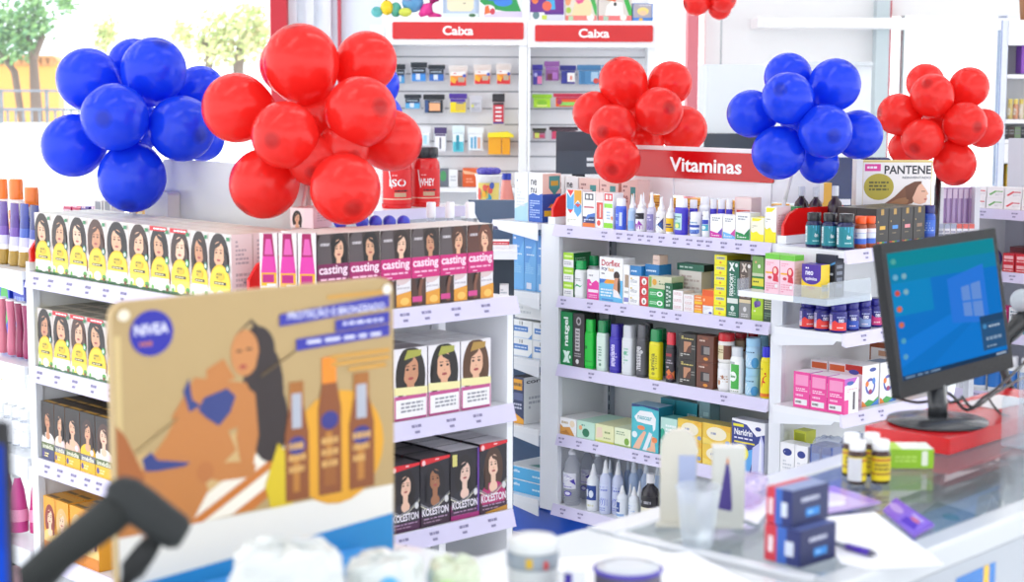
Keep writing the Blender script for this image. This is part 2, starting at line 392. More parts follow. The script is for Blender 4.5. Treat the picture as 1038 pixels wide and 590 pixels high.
mb = MB(); fbox(mb, pa(-200, d), d, -.1, pa(120, d), d+.15, pz(126, d), 'f2f2f2'); obj('low_wall', mb, fn)
mb = MB(); fbox(mb, pa(-200, d), d, pz(95, d), pa(120, d), d+.06, pz(92.5, d), '7c808c'); fbox(mb, pa(-200, d), d, pz(114, d), pa(120, d), d+.06, pz(111, d), '7c808c'); obj('rail', mb, fn)
for a in (2, 48, 92, -40):
    mb = MB(); fbox(mb, pa(a, d), d-.02, pz(127, d), pa(a+1.8, d), d+.08, pz(92, d), '70747e'); obj('fence_post', mb, fn)
mb = MB()
for k in range(34):
    a = -160+8*k; fbox(mb, pa(a, d), d+.02, pz(127, d), pa(a+2, d), d+.05, pz(113, d), '7c808c')
obj('railing', mb, fn)
def tree(px, d, trunk, blobs, label, leafc, seed):
    rng = random.Random(seed); t = thing('tree', label, 'tree', frame_pt(pa(px, d), d, 0))
    mb = MB()
    for pts in trunk: mb.tube([Vector((0, 0, 0)) + r0*pa(519+q[0]-px, d) + Vector((0, 0, pz(q[1], d))) for q in pts], [q[2] for q in pts], '6a564c', 'matte', 8)
    obj('trunk', mb, t)
    mb = MB()
    for bx_, by_, br in blobs:
        for k in range(int(46*br/10)):
            a = rng.uniform(0, 6.28); q = br*math.sqrt(rng.random()); e = rng.uniform(-1, 1)*br
            c = r0*pa(519+bx_+q*math.cos(a)-px, d) + f0*(e/F*d) + Vector((0, 0, pz(by_+q*math.sin(a), d)))
            for j in range(3):
                n = Vector((rng.uniform(-1, 1), rng.uniform(-1, 1), rng.uniform(-1, 1))).normalized(); m_ = n.orthogonal().normalized(); o_ = n.cross(m_)
                s = rng.uniform(.03, .07); cc = c + Vector((rng.uniform(-.1, .1), rng.uniform(-.1, .1), rng.uniform(-.1, .1)))
                mb.face([cc-m_*s, cc+o_*s*.5, cc+m_*s, cc-o_*s*.5], leafc[rng.randrange(len(leafc))], 'matte')
    obj('foliage', mb, t)
tree(24, 22.6, [[(40, 140, .09), (38, 88, .07), (37, 55, .05), (30, 30, .03)], [(26, 140, .05), (18, 75, .05), (6, 58, .04), (-8, 50, .03)], [(37, 62, .06), (48, 38, .04)]],
     [(10, 25, 20), (32, 22, 16), (48, 28, 9), (2, 50, 14), (20, 48, 15), (-15, 35, 22), (40, 12, 8), (70, 9, 5), (28, 42, 11)], 'leafy green tree with brown trunk outside the left window', ['5f8f4c', '7aa860', '88b070', '6a9a6e'], 3)
tree(205, 22, [[(244, 140, .08), (243, 70, .07), (247, 40, .05)], [(200, 140, .06), (215, 60, .05), (208, 40, .04)]],
     [(245, 45, 20), (215, 50, 16), (225, 30, 18), (190, 40, 9), (265, 40, 14), (108, 44, 7), (112, 30, 5), (255, 20, 14)], 'thin pale yellow green tree outside, right of the leafy green tree', ['c8d088', 'd8dca0', 'b8c880', 'd0c090'], 5)  # leaf colours paled to stand in for overexposure and flare haze
# ================================================================== gondola shelving
ZS = (1.13, .885, .645, .40, .148)
def strip_mesh(mb, x0, x1, y, z, tags=(), fn=None, h=.038):
    """sloping price rail with small printed price lines; runs along x at y, facing -y"""
    q = fn or (lambda x, yy, zz: (x, yy, zz))
    mb.face([q(x0, y-.014, z-h), q(x1, y-.014, z-h), q(x1, y-.002, z+.001), q(x0, y-.002, z+.001)], 'd2cce8', 'plastic')
    mb.face([q(x0, y, z-h+.004), q(x0, y-.014, z-h), q(x0, y-.002, z+.001), q(x0, y, z+.001)], 'e4e0f2', 'plastic')
    mb.face([q(x1, y-.014, z-h), q(x1, y, z-h+.004), q(x1, y, z+.001), q(x1, y-.002, z+.001)], 'e4e0f2', 'plastic')
    mb.face([q(x0, y-.002, z+.001), q(x1, y-.002, z+.001), q(x1, y+.004, z+.001), q(x0, y+.004, z+.001)], 'f0eefa', 'plastic')
    mb.face([q(x1, y-.014, z-h), q(x0, y-.014, z-h), q(x0, y, z-h+.004), q(x1, y, z-h+.004)], 'd4cfea', 'plastic')
    for t in tags:
        for a, b, c, hh in ((-.014, -.005, .60, .16), (-.003, .001, .60, .16), (.003, .013, .60, .16), (-.008, .006, .28, .14)):
            def pt(x, s): return q(x, y-.0145+.012*s-.0004, z-h+h*s)
            mb.face([pt(t+a, c), pt(t+b, c), pt(t+b, c+hh), pt(t+a, c+hh)], '8680a2', 'matte')
def gondola(label, X0, X1, Y0, pl, pr, levels, tagmap, ends, tray=False):
    """X0..X1 bay between posts, Y0 shelf front; pl/pr post widths"""
    root = thing('gondola_shelving', label, 'store shelf', ((X0+X1)/2, Y0+.28, 0)); O = root.location
    def part(n, mb, par=None):
        mb.v = [(a-O[0], b-O[1], c-O[2]) for a, b, c in mb.v]; return obj(n, mb, par or root)
    YC = Y0+.28; YB = YC+.28
    for x0, x1 in ((X0-pl, X0), (X1, X1+pr)):
        for ya in (Y0, YB-.02):
            mb = MB(); mb.box((x0, ya, .12), (x1, ya+.02, 1.13), 'e6e9ee', 'plastic'); part('corner_post', mb)
        mb = MB(); xm = x0+pl*.55 if x0 < X0-1e-6 else (x0+x1)/2; mb.box((xm-.008, Y0+.021, .12), (xm+.008, YB-.021, 1.13), 'f2f3f4', 'matte'); part('side_panel', mb)
        mb = MB(); xq = X0+.002 if x0 < X0-1e-6 else X1-.018
        mb.box((xq, YC-.032, .125), (xq+.016, YC-.012, 1.10), 'b4bcc6', 'metal')
        for k in range(30): mb.box((xq+.006, YC-.0335, .13+.0325*k), (xq+.010, YC-.0325, .15+.0325*k), '404850')
        part('slotted_upright', mb)
    mb = MB(); mb.box((X0-.02, YC-.01, .12), (X1+.01, YC+.01, 1.128), 'f2f3f3', 'matte'); part('back_panel', mb)
    mb = MB(); mb.box((X0-pl-.19, Y0+.025, 0), (X1+pr+.2, YB-.025, .1195), '2456c0', 'plastic'); part('base', mb)
    for i, z in enumerate(levels):
        for side in (0, 1):
            ya, yb = (Y0, YC-.011) if side == 0 else (YC+.011, YB)
            mb = MB(); mb.box((X0+.001, ya, z-.024), (X1-.001, yb, z-.0005), 'eceef2', 'plastic'); sh = part('shelf', mb)
            mb = MB()
            if side == 0: strip_mesh(mb, X0+(-.02 if i in (0, 4) else .0), X1-.001, Y0, z, tagmap.get(i, ()))
            else: strip_mesh(mb, -(X1-.001), -(X0+.001), -YB, z, (), lambda x, y, zz: (-x, -y, zz))
            part('price_rail', mb, sh)
    for sgn, xp, dep, lv in ends:                                    # end caps: sgn -1 left, +1 right
        for i, (z, dp, ya, yb, tg) in enumerate(lv):
            xe = xp+sgn*dp; mb = MB(); xa, xb = sorted((xp+sgn*.003, xe)); mb.box((xa, ya, z-.022), (xb, yb, z-.0005), 'eceef2', 'plastic'); sh = part('end_shelf', mb)
            mb = MB(); 
            if sgn > 0: strip_mesh(mb, ya, yb, -xe, z, tg, lambda x, y, zz: (-y, x, zz))
            else: strip_mesh(mb, -yb, -ya, xe, z, (), lambda x, y, zz: (y, -x, zz))
            part('price_rail', mb, sh)
            for yy in ((ya, yb-.004) if sgn > 0 else (ya,)):
                mb = MB(); mb.prism([(xp+sgn*.003, z-.022), (xe-sgn*.02, z-.022), (xe-sgn*.03, z-.034), (xp+sgn*.003, z-.06)], lambda p, k, yy=yy: (p[0], yy+.004*k, p[1]), 'e8ebf0', 'plastic')
                part('shelf_bracket', mb, sh)
    return root, part
ux = lambda *ps: [sx(p, 4.144, 1.1) for p in ps]
rl = [(1.13, .23, 4.13, 4.70, ()), (.885, .21, 4.14, 4.70, ()), (.645, .21, 4.14, 4.70, ()), (.40, .22, 4.14, 4.70, ()), (.148, .22, 4.14, 4.70, ())]
rr_ = [(1.13, .25, 4.10, 4.69, (4.2, 4.32, 4.45)), (.885, .25, 4.10, 4.69, (4.2, 4.3, 4.42)), (.645, .25, 4.10, 4.69, (4.2, 4.3)), (.40, .25, 4.10, 4.69, ()), (.148, .25, 4.10, 4.69, ())]
GR, partR = gondola('white gondola shelving under the red header sign, medicines on five shelves, blue base', -4.165, -3.242, 4.144, .088, .044, ZS,
    {0: ux(579, 614, 629, 640, 651, 660, 672, 686, 700, 711, 720, 735, 750, 765), 1: ux(573, 600, 618, 634, 664, 676, 690, 735, 752, 772), 2: ux(602, 668, 738), 3: ux(572, 590, 607, 648, 660, 672), 4: ux(574, 592)},
    [(-1, -4.255, .2, rl), (1, -3.196, .25, rr_)])
for i_, (x_, y_) in enumerate(((-4.21, 4.15), (-3.215, 4.15))):
    mb = MB(); LD = .12 if i_ == 0 else .30; q = [(0, 0), (LD, 0), (LD, .08), (.07, .08), (.025, .064), (.0, .03)]
    mb.prism(q, lambda p, k, x_=x_, y_=y_: (x_+.010*k, y_+p[0], 1.155+p[1]), 'e01818', 'gloss'); pl_ = partR('end_divider', mb)
    mb = MB(); mb.box((x_-.012, y_-.003, 1.1305), (x_+.022, y_+LD+.02, 1.155), 'eef0f4', 'plastic'); partR('divider_foot', mb, pl_)
mb = MB(); yh = 4.40
mb.rbox((-4.06, yh, 1.235), (-3.26, yh+.02, 1.402), 'f0f0f2', 'plastic', .012, 1); hd = partR('header_board', mb)
mb = MB(); mb.rbox((-4.045, yh-.006, 1.295), (sx(784, 4.394, 1.34), yh-.001, 1.388), 'cc040c', 'plastic', .006, 1)
mb.art([T('Vitaminas', 0, 0, 1, 1, 'ffffff')], lambda u, v, l: (sx(680, yh, 1.34)+(sx(753, yh, 1.34)-sx(680, yh, 1.34))*u, yh-.0065-l, 1.318+.048*v))
partR('header_sign', mb, hd)
for x_ in (-3.90, -3.48):
    mb = MB(); mb.box((x_-.03, yh-.004, 1.1305), (x_+.03, yh-.0002, 1.294), 'f2f2f4', 'plastic'); partR('header_post', mb, hd)
lt = lambda *ps: [sx(p, 2.069, 1.1) for p in ps]
ll = [(z, .30, 2.06, 2.62, ()) for z in ZS]
lr = [(1.13, .245, 1.985, 2.645, [sy(p, -2.79, 1.11) for p in (410, 432, 462, 492)]), (.882, .235, 2.05, 2.645, [sy(p, -2.79, .86) for p in (425, 460, 487)]), (.635, .235, 2.05, 2.645, [sy(p, -2.79, .61) for p in (412, 443, 473, 502)]), (.39, .235, 2.05, 2.645, ()), (.148, .235, 2.05, 2.645, ())]
GL, partL = gondola('white gondola shelving of hair dye boxes below blue and red balloons at left', -3.968, -3.075, 2.069, .035, .03, (1.13, .89, .652, .41, .148),
    {0: lt(39, 54, 73, 92, 110, 128), 1: lt(40, 58, 76, 95, 113), 2: lt(45, 58, 72, 86, 98)}, [(-1, -4.005, .22, ll), (1, -3.04, .235, lr)])
for x_, y_ in ((-3.995, 2.075), (-3.065, 2.10)):
    mb = MB(); q = [(0, 0), (.12, 0), (.12, .08), (.07, .08), (.025, .064), (.0, .03)]
    mb.prism(q, lambda p, k, x_=x_, y_=y_: (x_+.010*k, y_+p[0], 1.155+p[1]), 'e01818', 'gloss'); pl_ = partL('end_divider', mb)
    mb = MB(); mb.box((x_-.012, y_-.003, 1.1305), (x_+.022 if x_ > -3.5 else x_+.004, y_+.14, 1.155), 'eef0f4', 'plastic'); partL('divider_foot', mb, pl_)
mb = MB(); mb.rbox((-3.80, 2.352, 1.13), (-3.17, 2.372, 1.415), 'e4e5e4', 'plastic', .01, 1); hb = partL('header_board', mb)
mb = MB(); mb.rbox((-3.83, 2.315, 1.131), (-3.72, 2.350, 1.335), 'ececea', 'plastic', .012, 1); partL('header_post', mb, hb)
mb = MB(); mb.box((-3.03, 2.637, .15), (-2.815, 2.655, 1.105), 'f0f2f6', 'plastic'); partL('end_side_panel', mb)
mb = MB(); mb.box((-3.19, 4.692, .15), (-2.96, 4.705, 1.105), 'f0f2f6', 'plastic'); partR('end_side_panel', mb)
# ================================================================== LEFT GONDOLA: hair dye
HAIRS = ['2a1a18', '3a2420', '1c1416', '4a2c22', '241818', '30201c', '5a3626', '8a5a3a', '38221c']
SK = ['e6b494', 'd9a583', 'eec2a6', 'c98f6c', 'e2ac8a']
def garnier(i, redtab, warm):
    hair = HAIRS[(i*5+redtab) % 6 + (1 if warm else 0)]
    f = portrait(.47 if i % 3 else .44, .70, .27, hair, SK[i % 5], ['f4f0ee', 'e9e4e0', '9a6a70', 'eee'*2][i % 4], 1.9, flip=1 if i % 2 else -1)
    if redtab: f.append(R(0, .93, .86, 1, 'd01c2c')); f.append(LN(.2, .945, .8, .985, 1, 'ffffff'))
    f += [P([(0, 0), (1, 0), (1, .14), (.8, .2), (0, .2)], 'f2efe0'), E_(.5, .26, .47, .29, 'e8b818'), E_(.5, .26, .44, .26, 'f2d034'), R(.06, .03, .94, .22, 'f4e058' if i % 2 else 'f3f0e2'),
          P([(0, 0), (1, 0), (1, .045), (0, .045)], '3a6a44'), E_(.13, .10, .1, .05, 'f6f4ec'), E_(.12, .07, .06, .035, '6ab04a'), E_(.86, .09, .10, .045, '58a048'), E_(.52, .1, .2, .075, 'efe9dc'), E_(.52, .085, .12, .045, 'f8f8f4'),
          E_(.85, .055, .06, .03, '7a4a2c'), R(.24, .255, .78, .295, '3c3a30'), LN(.28, .262, .74, .288, 1, 'f2e8b0'), E_(.5, .375, .2, .06, 'd8b62a'), LN(.36, .335, .66, .43, 2, '6a6a2a'),
          E_(.86, .5, .09, .06, '2c6a56' if not redtab else '3f9a54'), E_(.86, .5, .05, .033, 'd4e4da'), R(.82, .90, .96, .955, '3a8a5a')]
    sd = [LN(.2, .55, .85, .92, 6, 'b8a8b0'), LN(.2, .15, .85, .45, 4, 'c0b0b4'), R(.55, .28, .85, .31, '9a8a94')]
    return f, sd
edges = [36, 53.2, 70.6, 89.6, 108.9, 131.2, 152.8, 173.4, 194, 212.4, 235.2]
GD = 'yellow and white hair dye box with portrait, '
for i in range(10):
    y = 2.085; rt = i in (6, 7); f, sd = garnier(i, rt, i > 5)
    xc, w, h = slot(edges[i]+.3, edges[i+1]+.2, 215+20*i/9.6+(0 if i < 9 else .6), 1.13, y)
    cols = dict(f='d9d0cc', r='ecd8d8', l='e8d020', t='e6dfcc')
    me = carton(w, .055, .151, 'f0e6c8', f, sd, (), [R(.1, .2, .9, .8, 'd8d0bc')], cols).data('hair_dye_box')
    tag(obj('hair_dye_box', me, None, (xc, y, 1.1303)), GD + 'front row on top shelf, ' + nth(i, 10), 'box', 'yellow hair dye boxes')
    for k in (1, 2):
        tag(obj('hair_dye_box', me, None, (xc+.002*k*(-1)**i, y+.058*k, 1.1303)), GD + '%s row on top shelf, ' % ('second', 'third')[k-1] + nth(i, 10), 'box', 'yellow hair dye boxes')
edges = [39.0, 54.8, 72.6, 89.6, 109, 127]
for i in range(6):
    y = 2.075; f, sd = garnier(i+3, i in (1, 2, 3), True)
    if i < 5: xc, w, h = slot(edges[i]+.3, edges[i+1]+.2, 312+i*4.4, .89, y)
    else: xc += w+.001
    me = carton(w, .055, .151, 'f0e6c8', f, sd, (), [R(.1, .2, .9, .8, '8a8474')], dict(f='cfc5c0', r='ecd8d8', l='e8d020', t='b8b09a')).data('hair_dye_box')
    for k in range(3):
        tag(obj('hair_dye_box', me, None, (xc, y+.058*k, .8903)), 'yellow hair dye box with brunette portrait, %s row on second shelf, ' % ('front', 'second', 'third')[k] + nth(i, 6), 'box', 'yellow hair dye boxes')
edges = [42.9, 56, 67, 82, 97.4, 115]
for i in range(5):
    y = 2.075; xc, w, h = slot(edges[i]+.2, edges[i+1], 403+i*5, .652, y)
    f = [R(0, 0, 1, 1, '241c1c')] + portrait(.5, .68, .225, HAIRS[(i*2) % 5], SK[(i+3) % 5], ['ede6e0', 'f0d8c8', 'e8b8a0', 'f2c020', 'f4ece4'][i], 2.2, flip=1 if i % 2 else -1) + \
        [R(0, .0, 1, .19, 'eab41e' if i else '3a3c66'), R(0, .19, 1, .3, '6a6a78' if i % 2 else '5c6a3c'), T('imédia', .1, .2, .92, .28, 'e6e4d0'), LN(.12, .05, .8, .14, 2, 'f6e29a'), E_(.8, .36, .12, .05, 'e8d8e8'), E_(.14, .1, .08, .05, '4a3a8a')]
    me = carton(w, .05, .15, '2c2220', f, [R(.05, .04, .95, .96, 'b07c4c'), LN(.2, .3, .8, .8, 6, 'e0c8a8')], (), [R(.06, .1, .94, .35, 'c89838')], dict(t='3a2a1c', r='8a5c38')).data('hair_dye_box')
    for k in range(4):
        tag(obj('hair_dye_box', me, None, (xc, y+.053*k, .6523)), 'dark hair dye box with gold foot, %s row on third shelf, ' % ('front', 'second', 'third', 'fourth')[k] + nth(i, 5), 'box', 'dark and gold hair dye boxes')
for i in range(4):
    y = 2.075; e0, e1 = [(45.5, 57.8), (57, 70.6), (72, 86), (86.3, 101)][i]; xc, w, h = slot(e0, e1, 497+5*i, .41, y)
    f = portrait(.5, .64, .24, ['8a2a1c', 'd8b070', 'e0b878', '7a3020'][i], 'eec4a4', 'f0c878', 2.2) + [R(0, 0, 1, .2, 'd8821a')]
    me = carton(w, .05, .145, 'eba022', f, (), (), [R(.1, .15, .9, .4, '6a4a1c')], dict(t='d89a28')).data('hair_dye_box')
    for k in range(3):
        tag(obj('hair_dye_box', me, None, (xc, y+.053*k, .4103)), 'orange hair dye box with %s woman, %s row on fourth shelf' % (('red haired', 'blond', 'curly blond', 'auburn')[i], ('front', 'second', 'third')[k]), 'box', 'orange hair dye boxes')
# end cap facing the counter
edges = [321.5, 354, 385.6, 416.7, 445.6, 473.3, 499.8]; X = -2.815
for i in range(6):
    hair = ['1a1414', '181212', '2a1a16', '241612', '4a2a1c', '6a3a26'][i]
    f = [R(0, 0, 1, 1, '3a2a28'), R(.5, .0, 1, .42, 'e6e2e6'), LN(.55, .22, .95, .4, 4, 'b8b0b8')] + portrait(.68, .8, .165, hair, SK[i % 5], 'd8c0c0', 1.7, flip=-1 if i % 2 else 1) + \
        [P([(.1, 1), (.4, 1), (.47, .6), (0, .6), (0, .9)], '554a4c' if i < 5 else '5a3024'), LN(.1, .84, .38, .9, 1, 'c8c0c4'), R(0, .36, 1, .63, ['7a1450', 'a01460', 'c0126e', 'c81472', 'c81472', 'c81472'][i]), T('casting', .05, .47, .95, .61, 'f6dcea'), LN(.1, .42, .9, .46, 1, 'f0b8d4'), LN(.2, .375, .8, .4, 1, 'f0b8d4'),
         P([(.5, 0), (1, 0), (1, .2), (.5, .16)], 'e09a34'), E_(.78, .07, .15, .05, 'f0c060'), P([(0, 0), (.5, 0), (.5, .36), (.3, .33), (.2, .2), (.1, .36), (0, .36)], '4a2c22' if i % 2 else '3a2420'), P([(.22, .02), (.36, .02), (.34, .2), (.42, .34), (.3, .34), (.24, .2)], '7a4a34'), R(.02, .05, .36, .12, 'd0408a')]
    for k in range(2):
        o = bxe(edges[i], edges[i+1], 236.5-i*1.85, 1.13, X, .06, 'e9e2dc', GD and 'magenta and black hair dye box, %s row on end shelf, ' % ('front', 'second')[k] + nth(i, 6), f, (), [R(.05, .1, .95, .9, 'd8d0c8')], dict(t='d6cec4'), group='magenta and black hair dye boxes')
        o.location.x -= .063*k
for i in range(3):
    e0 = 263+19.5*i; dd = 3.53-.02*i; c = fr(e0+9.6, 284, dd); w = 18.6/F*dd; z = 1.13; h = CAMH-(236-88.4)/F*dd-z
    f = [P([(0, 0), (1, 0), (1, .34), (0, .34)], 'f4f0f2'), R(.03, .34, .97, .62, 'f2f0ec'), R(.06, .36, .94, .52, 'f0b020'), R(.14, .4, .8, .5, 'b81a78'), R(.2, .56, .8, .585, 'c82080'), R(.05, .3, .95, .34, 'f0cc40'),
         P([(.06, .52), (.94, .52), (.84, .72), (.16, .72)], 'd838a0'), P([(.16, .72), (.84, .72), (.72, .995), (.22, .995)], 'a00c58'), P([(.26, .74), (.76, .74), (.62, .93), (.36, .93)], 'd85aa8'), R(.4, .36, .9, .385, 'f8f0f4')]
    me = carton(w-.0015, .02, h, 'ece4e6', f, [R(.0, .3, 1, 1, '50383c')], (), (), dict(t='ded4d0')).data('hair_dye_box')
    ang = YAW+.03
    tag(obj('hair_dye_box', me, None, (c.x, c.y, z+.0003), ang), 'pink foam hair dye box with yellow band, %s of the angled three' % ('leftmost', 'middle', 'rightmost')[i], 'box', 'pink foam hair dye boxes')
c = fr(306, 231, 3.83); 
me = carton(.062, .075, .045, 'f0dede', portrait(.3, .5, .12, '2a1c1a', SK[1], 'e8d8d8', .7)+[R(.62, .0, 1, 1, 'f4d8dc')], [LN(.2, .3, .9, .8, 4, 'd0a8b0')], (), (), dict(t='f0d8d8', r='f0ccd4')).data('hair_dye_box')
mb = MB(); mb.box((-.03, 0, 0), (.03, .07, CAMH-(231-88.4)/F*3.83-1.13-.002), 'e8c8c8', 'paper'); tag(obj('hair_dye_box', mb, None, (c.x, c.y+.003, 1.1303), .35), 'plain pink box standing beneath the small portrait box', 'box')
tag(obj('hair_dye_box', me, None, (c.x, c.y, CAMH-(231-88.4)/F*3.83), .35), 'small pale pink portrait box lying below the red balloons', 'box')
edges = [(366, 398.2), (399, 433.4), (434, 466.4), (467, 497.4)]
for i, (e0, e1) in enumerate(edges):
    hair = ['2a1c16', '2a2420', '1e1a18', '5a3a22'][i]
    f = portrait(.5, .68, .255, hair, SK[(i+2) % 5], ['f0e8e4', 'f0ece8', 'e8e8ec', 'e8d0c8'][i], 1.55, flip=1 if i % 2 else -1) + [P([(.3, .84), (.8, .88), (.82, .96), (.4, .97)], 'a8a848' if i < 3 else 'b08a40'), R(0, 0, 1, .34, 'f4f2f2'), P([(0, .36), (1, .33), (1, .44), (0, .47)], 'efe6a8'), R(0, .29, 1, .34, 'c0508c'), R(0, 0, .05, .34, 'd070a0'), R(0, 0, 1, .035, 'b04880'), R(.95, 0, 1, .34, 'd8a0bc'), LN(.2, .1, .85, .26, 3, '9a9aa2')]
    for k in range(3):
        o = bxe(e0, e1, 356.5-i*4.1, .882, X, .062, 'eae6ea', 'white hair dye box with magenta foot, %s row on end shelf, ' % ('front', 'second', 'third')[k] + nth(i, 4), f, [R(.02, .02, .98, .98, '554a50')], [R(.04, .1, .96, .6, '7a7074' if i < 2 else 'ece8ea')], dict(t='8c8286' if i < 2 else 'f4f2f4', l='5a4e54'), group='white and magenta hair dye boxes')
        o.location.x -= .065*k
edges = [(366, 395.6), (396.2, 425.6), (426, 455.8), (456.3, 485.3), (485.8, 513.8)]
for i, (e0, e1) in enumerate(edges):
    f = [R(0, 0, 1, 1, '1e1a24'), R(0, 0, 1, .22, ['3a2038', '402040', '402044', '6a1850', '5a2030'][i])] + portrait(.5, .67, .20, ['1a1416', '1c1416', '17131a', '1a1216', '4a3022'][i], ['e8bea4', 'e8bea4', 'a06c4c', 'eac6b4', 'ecc4aa'][i], ['2a2430', '2a2430', '2a2430', '20202c', 'b8286c'][i], 1.65, flip=1 if i % 2 else -1)
    f += [R(0, 0, 1, .13, '4a1c44' if i % 2 else '3a2034')]
    for q, cc in ((0, '8a8a90'), (.03, 'd8d4c0')): f.append(P([(0, .36-q), (.3, .27-q), (.6, .32-q), (1, .47-q), (1, .455-q), (.6, .305-q), (.3, .255-q), (0, .34-q)], cc))
    f += [T('KOLESTON', .05, .16, .95, .27, 'f0eaf4'), LN(.1, .1, .9, .13, 1, 'b090b0'), LN(.1, .05, .7, .08, 1, 'a08098'), E_(.88, .36, .07, .05, 'd8d8d8')]
    f += [P([(0, .9), (1, .96), (1, 1), (0, 1)], 'd8202c'), LN(.5, .955, .95, .985, 1, 'f4d8d8'), E_(.1, .94, .06, .04, 'f4c8c8')] if i != 3 else [R(.94, 0, 1, 1, '6a3c9a'), R(.06, .78, .22, .95, 'd8d078'), R(0, 0, 1, .07, 'a02070')]
    if i == 4: f.append(P([(.2, 0), (1, 0), (1, .07), (.2, .02)], 'c08a2a'))
    for k in range(3):
        o = bxe(e0, e1, 478.5-i*7.7, .635, X, .062, '221c26', 'dark purple hair dye box with red corner, %s row on end shelf, ' % ('front', 'second', 'third')[k] + nth(i, 5), f, [R(.02, .02, .98, .98, '1c181e')], [R(.04, .1, .96, .6, '544c50' if i < 3 else 'd8d4da')], dict(t='3a3438' if i < 3 else 'e6e2e8', l='1c181e'), group='dark purple hair dye boxes')
        o.location.x -= .065*k
for i, (e0, e1) in enumerate([(372, 396), (398, 422), (424, 448), (450, 478)]):
    f = [R(0, .88, 1, 1, 'd8202c'), LN(.4, .91, .95, .97, 1, 'f8dede')]
    for k in range(2):
        o = bxe(e0, e1, 588-i*5.3, .39, X, .062, '2a2428', 'black hair dye box with red band, %s row, low end shelf, ' % ('front', 'second')[k] + nth(i, 4), f, (), [R(.04, .1, .96, .6, '6a6464' if i < 2 else 'dcd8dc')], dict(t='3a3636'), group='black hair dye boxes with red band')
        o.location.x -= .066*k
# bottles behind the magenta boxes
for i, (pc, d_) in enumerate(((437, 4.02), (456, 4.0), (476.5, 3.98))):
    c = fr(pc, 205, d_); bottle('hand_sanitizer_bottle', 'clear bottle with white cap behind the magenta boxes, ' + nth(i, 3), 'bottle', (c.x, c.y, 1.1303), 'syrup', .024, c.z-1.13, 'eef2f6', 'f4f6fa', (), 'clear bottles behind hair dye', bk='clear')
for i, pc in enumerate((345, 367, 380.5, 394.5, 409)):
    c = fr(pc, 218.2, 3.83+.02*i); t = thing('bottle', 'bottle with round blue cap behind the magenta boxes, ' + nth(i, 5), 'bottle', (c.x, c.y, 1.1303), 0, 'round blue capped bottles')
    mb = MB(); mb.lathe([(.013, 0), (.0145, .003), (.0145, .12), (.008, .13), (.008, .14)], 'e8ecf4', 'plastic', 16); obj('body', mb, t)
    mb = MB(); mb.ball((0, 0, c.z-1.13-.0155), .0155, '4048c8', 'plastic'); obj('cap', mb, t)
# far-left end cap goods
def tube_bottle(px, top, y, z, label, c0, c1, c2, i):
    r = .021; x = sx(px, y, z); h = sz(top, x, y)-z
    t = thing('lotion_tube', label, 'tube', (x, y, z+.0003), 0, 'lotion tubes on the left end shelf')
    mb = MB(); n = 20; lv = [0, .05, .22, .3, .45, .6, .8, 1.0]
    prof_ = [(r*(1-.12*q), .03*h+(h*.97)*q) for q in lv]
    vs = []
    for (rr, zz), q in zip(prof_, lv):
        for k in range(n):
            a = 2*math.pi*k/n; vs.append((rr*(1+.25*q)*math.cos(a), rr*(1-.86*q)*math.sin(a), zz))
    for j in range(len(lv)-1):
        col = c2 if lv[j] < .2 else ('f2f0f4' if lv[j] < .3 else ('c8c4e4' if lv[j] < .45 else c1 if lv[j] < .6 else c0))
        for k in range(n): mb.face([vs[j*n+k], vs[j*n+(k+1) % n], vs[(j+1)*n+(k+1) % n], vs[(j+1)*n+k]], col, 'plastic', True)
    mb.face(vs[-n:], c0, 'plastic'); obj('body', mb, t)
    mb = MB(); mb.lathe([(r*.8, 0), (r*.82, .002), (r*.8, .03*h)], c2, 'plastic', 20); obj('cap', mb, t)
for i, (px, top, cc) in enumerate(((5, 204, ('4a2484', '6a44a0', 'a8842a')), (16.5, 206, ('4a2484', '6a44a0', 'a8842a')), (26.5, 206.5, ('1a2c8c', '3a58b4', 'a8842a')), (36.5, 208, ('14226c', '3a4aa0', 'a08030')))):
    tube_bottle(px, top, 2.12, 1.13, '%s squeeze tube with gold foot on the left end shelf, %s' % ('purple' if i < 2 else 'dark blue', nth(i, 4)), *cc, i)
for i, (px, top, y) in enumerate(((1, 181.5, 2.175), (16.5, 181.5, 2.175), (32, 190, 2.175))):
    x = sx(px, y, 1.3)
    bottle('shampoo_bottle', 'white bottle with orange cap behind the squeeze tubes, ' + nth(i, 3), 'bottle', (x, y, 1.1303), 'flat', .028, sz(top, x, y)-1.13, 'f0eeea', 'f07a28', [E_(.5, .72, .22, .2, 'f0862c')], 'white bottles with orange caps', fy=.7)
for i, (px, c1) in enumerate(((3, 'd4788c'), (13, 'cc6c88'), (21.5, '8c2450'), (29, '983060'))):
    y = 2.115; x = sx(px, y, .89); h = sz(301+i*2.2, x, y)-.89; r = .0168
    t = thing('shampoo_bottle', '%s curved bottle with white cap on the left end shelf, ' % ('pale pink', 'pink', 'burgundy', 'plum')[i] + nth(i, 4), 'bottle', (x, y, .8903), 0, 'curved pink bottles')
    mb = MB(); mb.lathe([(r*.8, 0), (r*.95, .004), (r, h*.12), (r*.97, h*.25), (r*.74, h*.5), (r*.72, h*.6), (r*.9, h*.82), (r*1.0, h*.955), (r*.95, h*.97)], c1, 'plastic', 24, fy=.8); obj('body', mb, t)
    mb = MB(); mb.lathe([(r*1.02, h*.972), (r*1.03, h*.978), (r*1.0, h*.996), (r*.9, h)], 'f2eef0', 'plastic', 24, fy=.8); obj('cap', mb, t)
bx(1, 11, 273, .89, 2.20, .06, '2a48c8', 'blue carton with green patch behind curved pink bottles', [E_(.5, .55, .4, .3, '48b050'), R(.1, .75, .9, .85, 'f0f0f8')], name='carton')
bx(15, 27, 285, .89, 2.20, .06, '2a3cb8', 'plain dark blue carton behind plum bottle on left end shelf', [LN(.1, .2, .9, .8, 4, '8aa0e0')], name='carton')
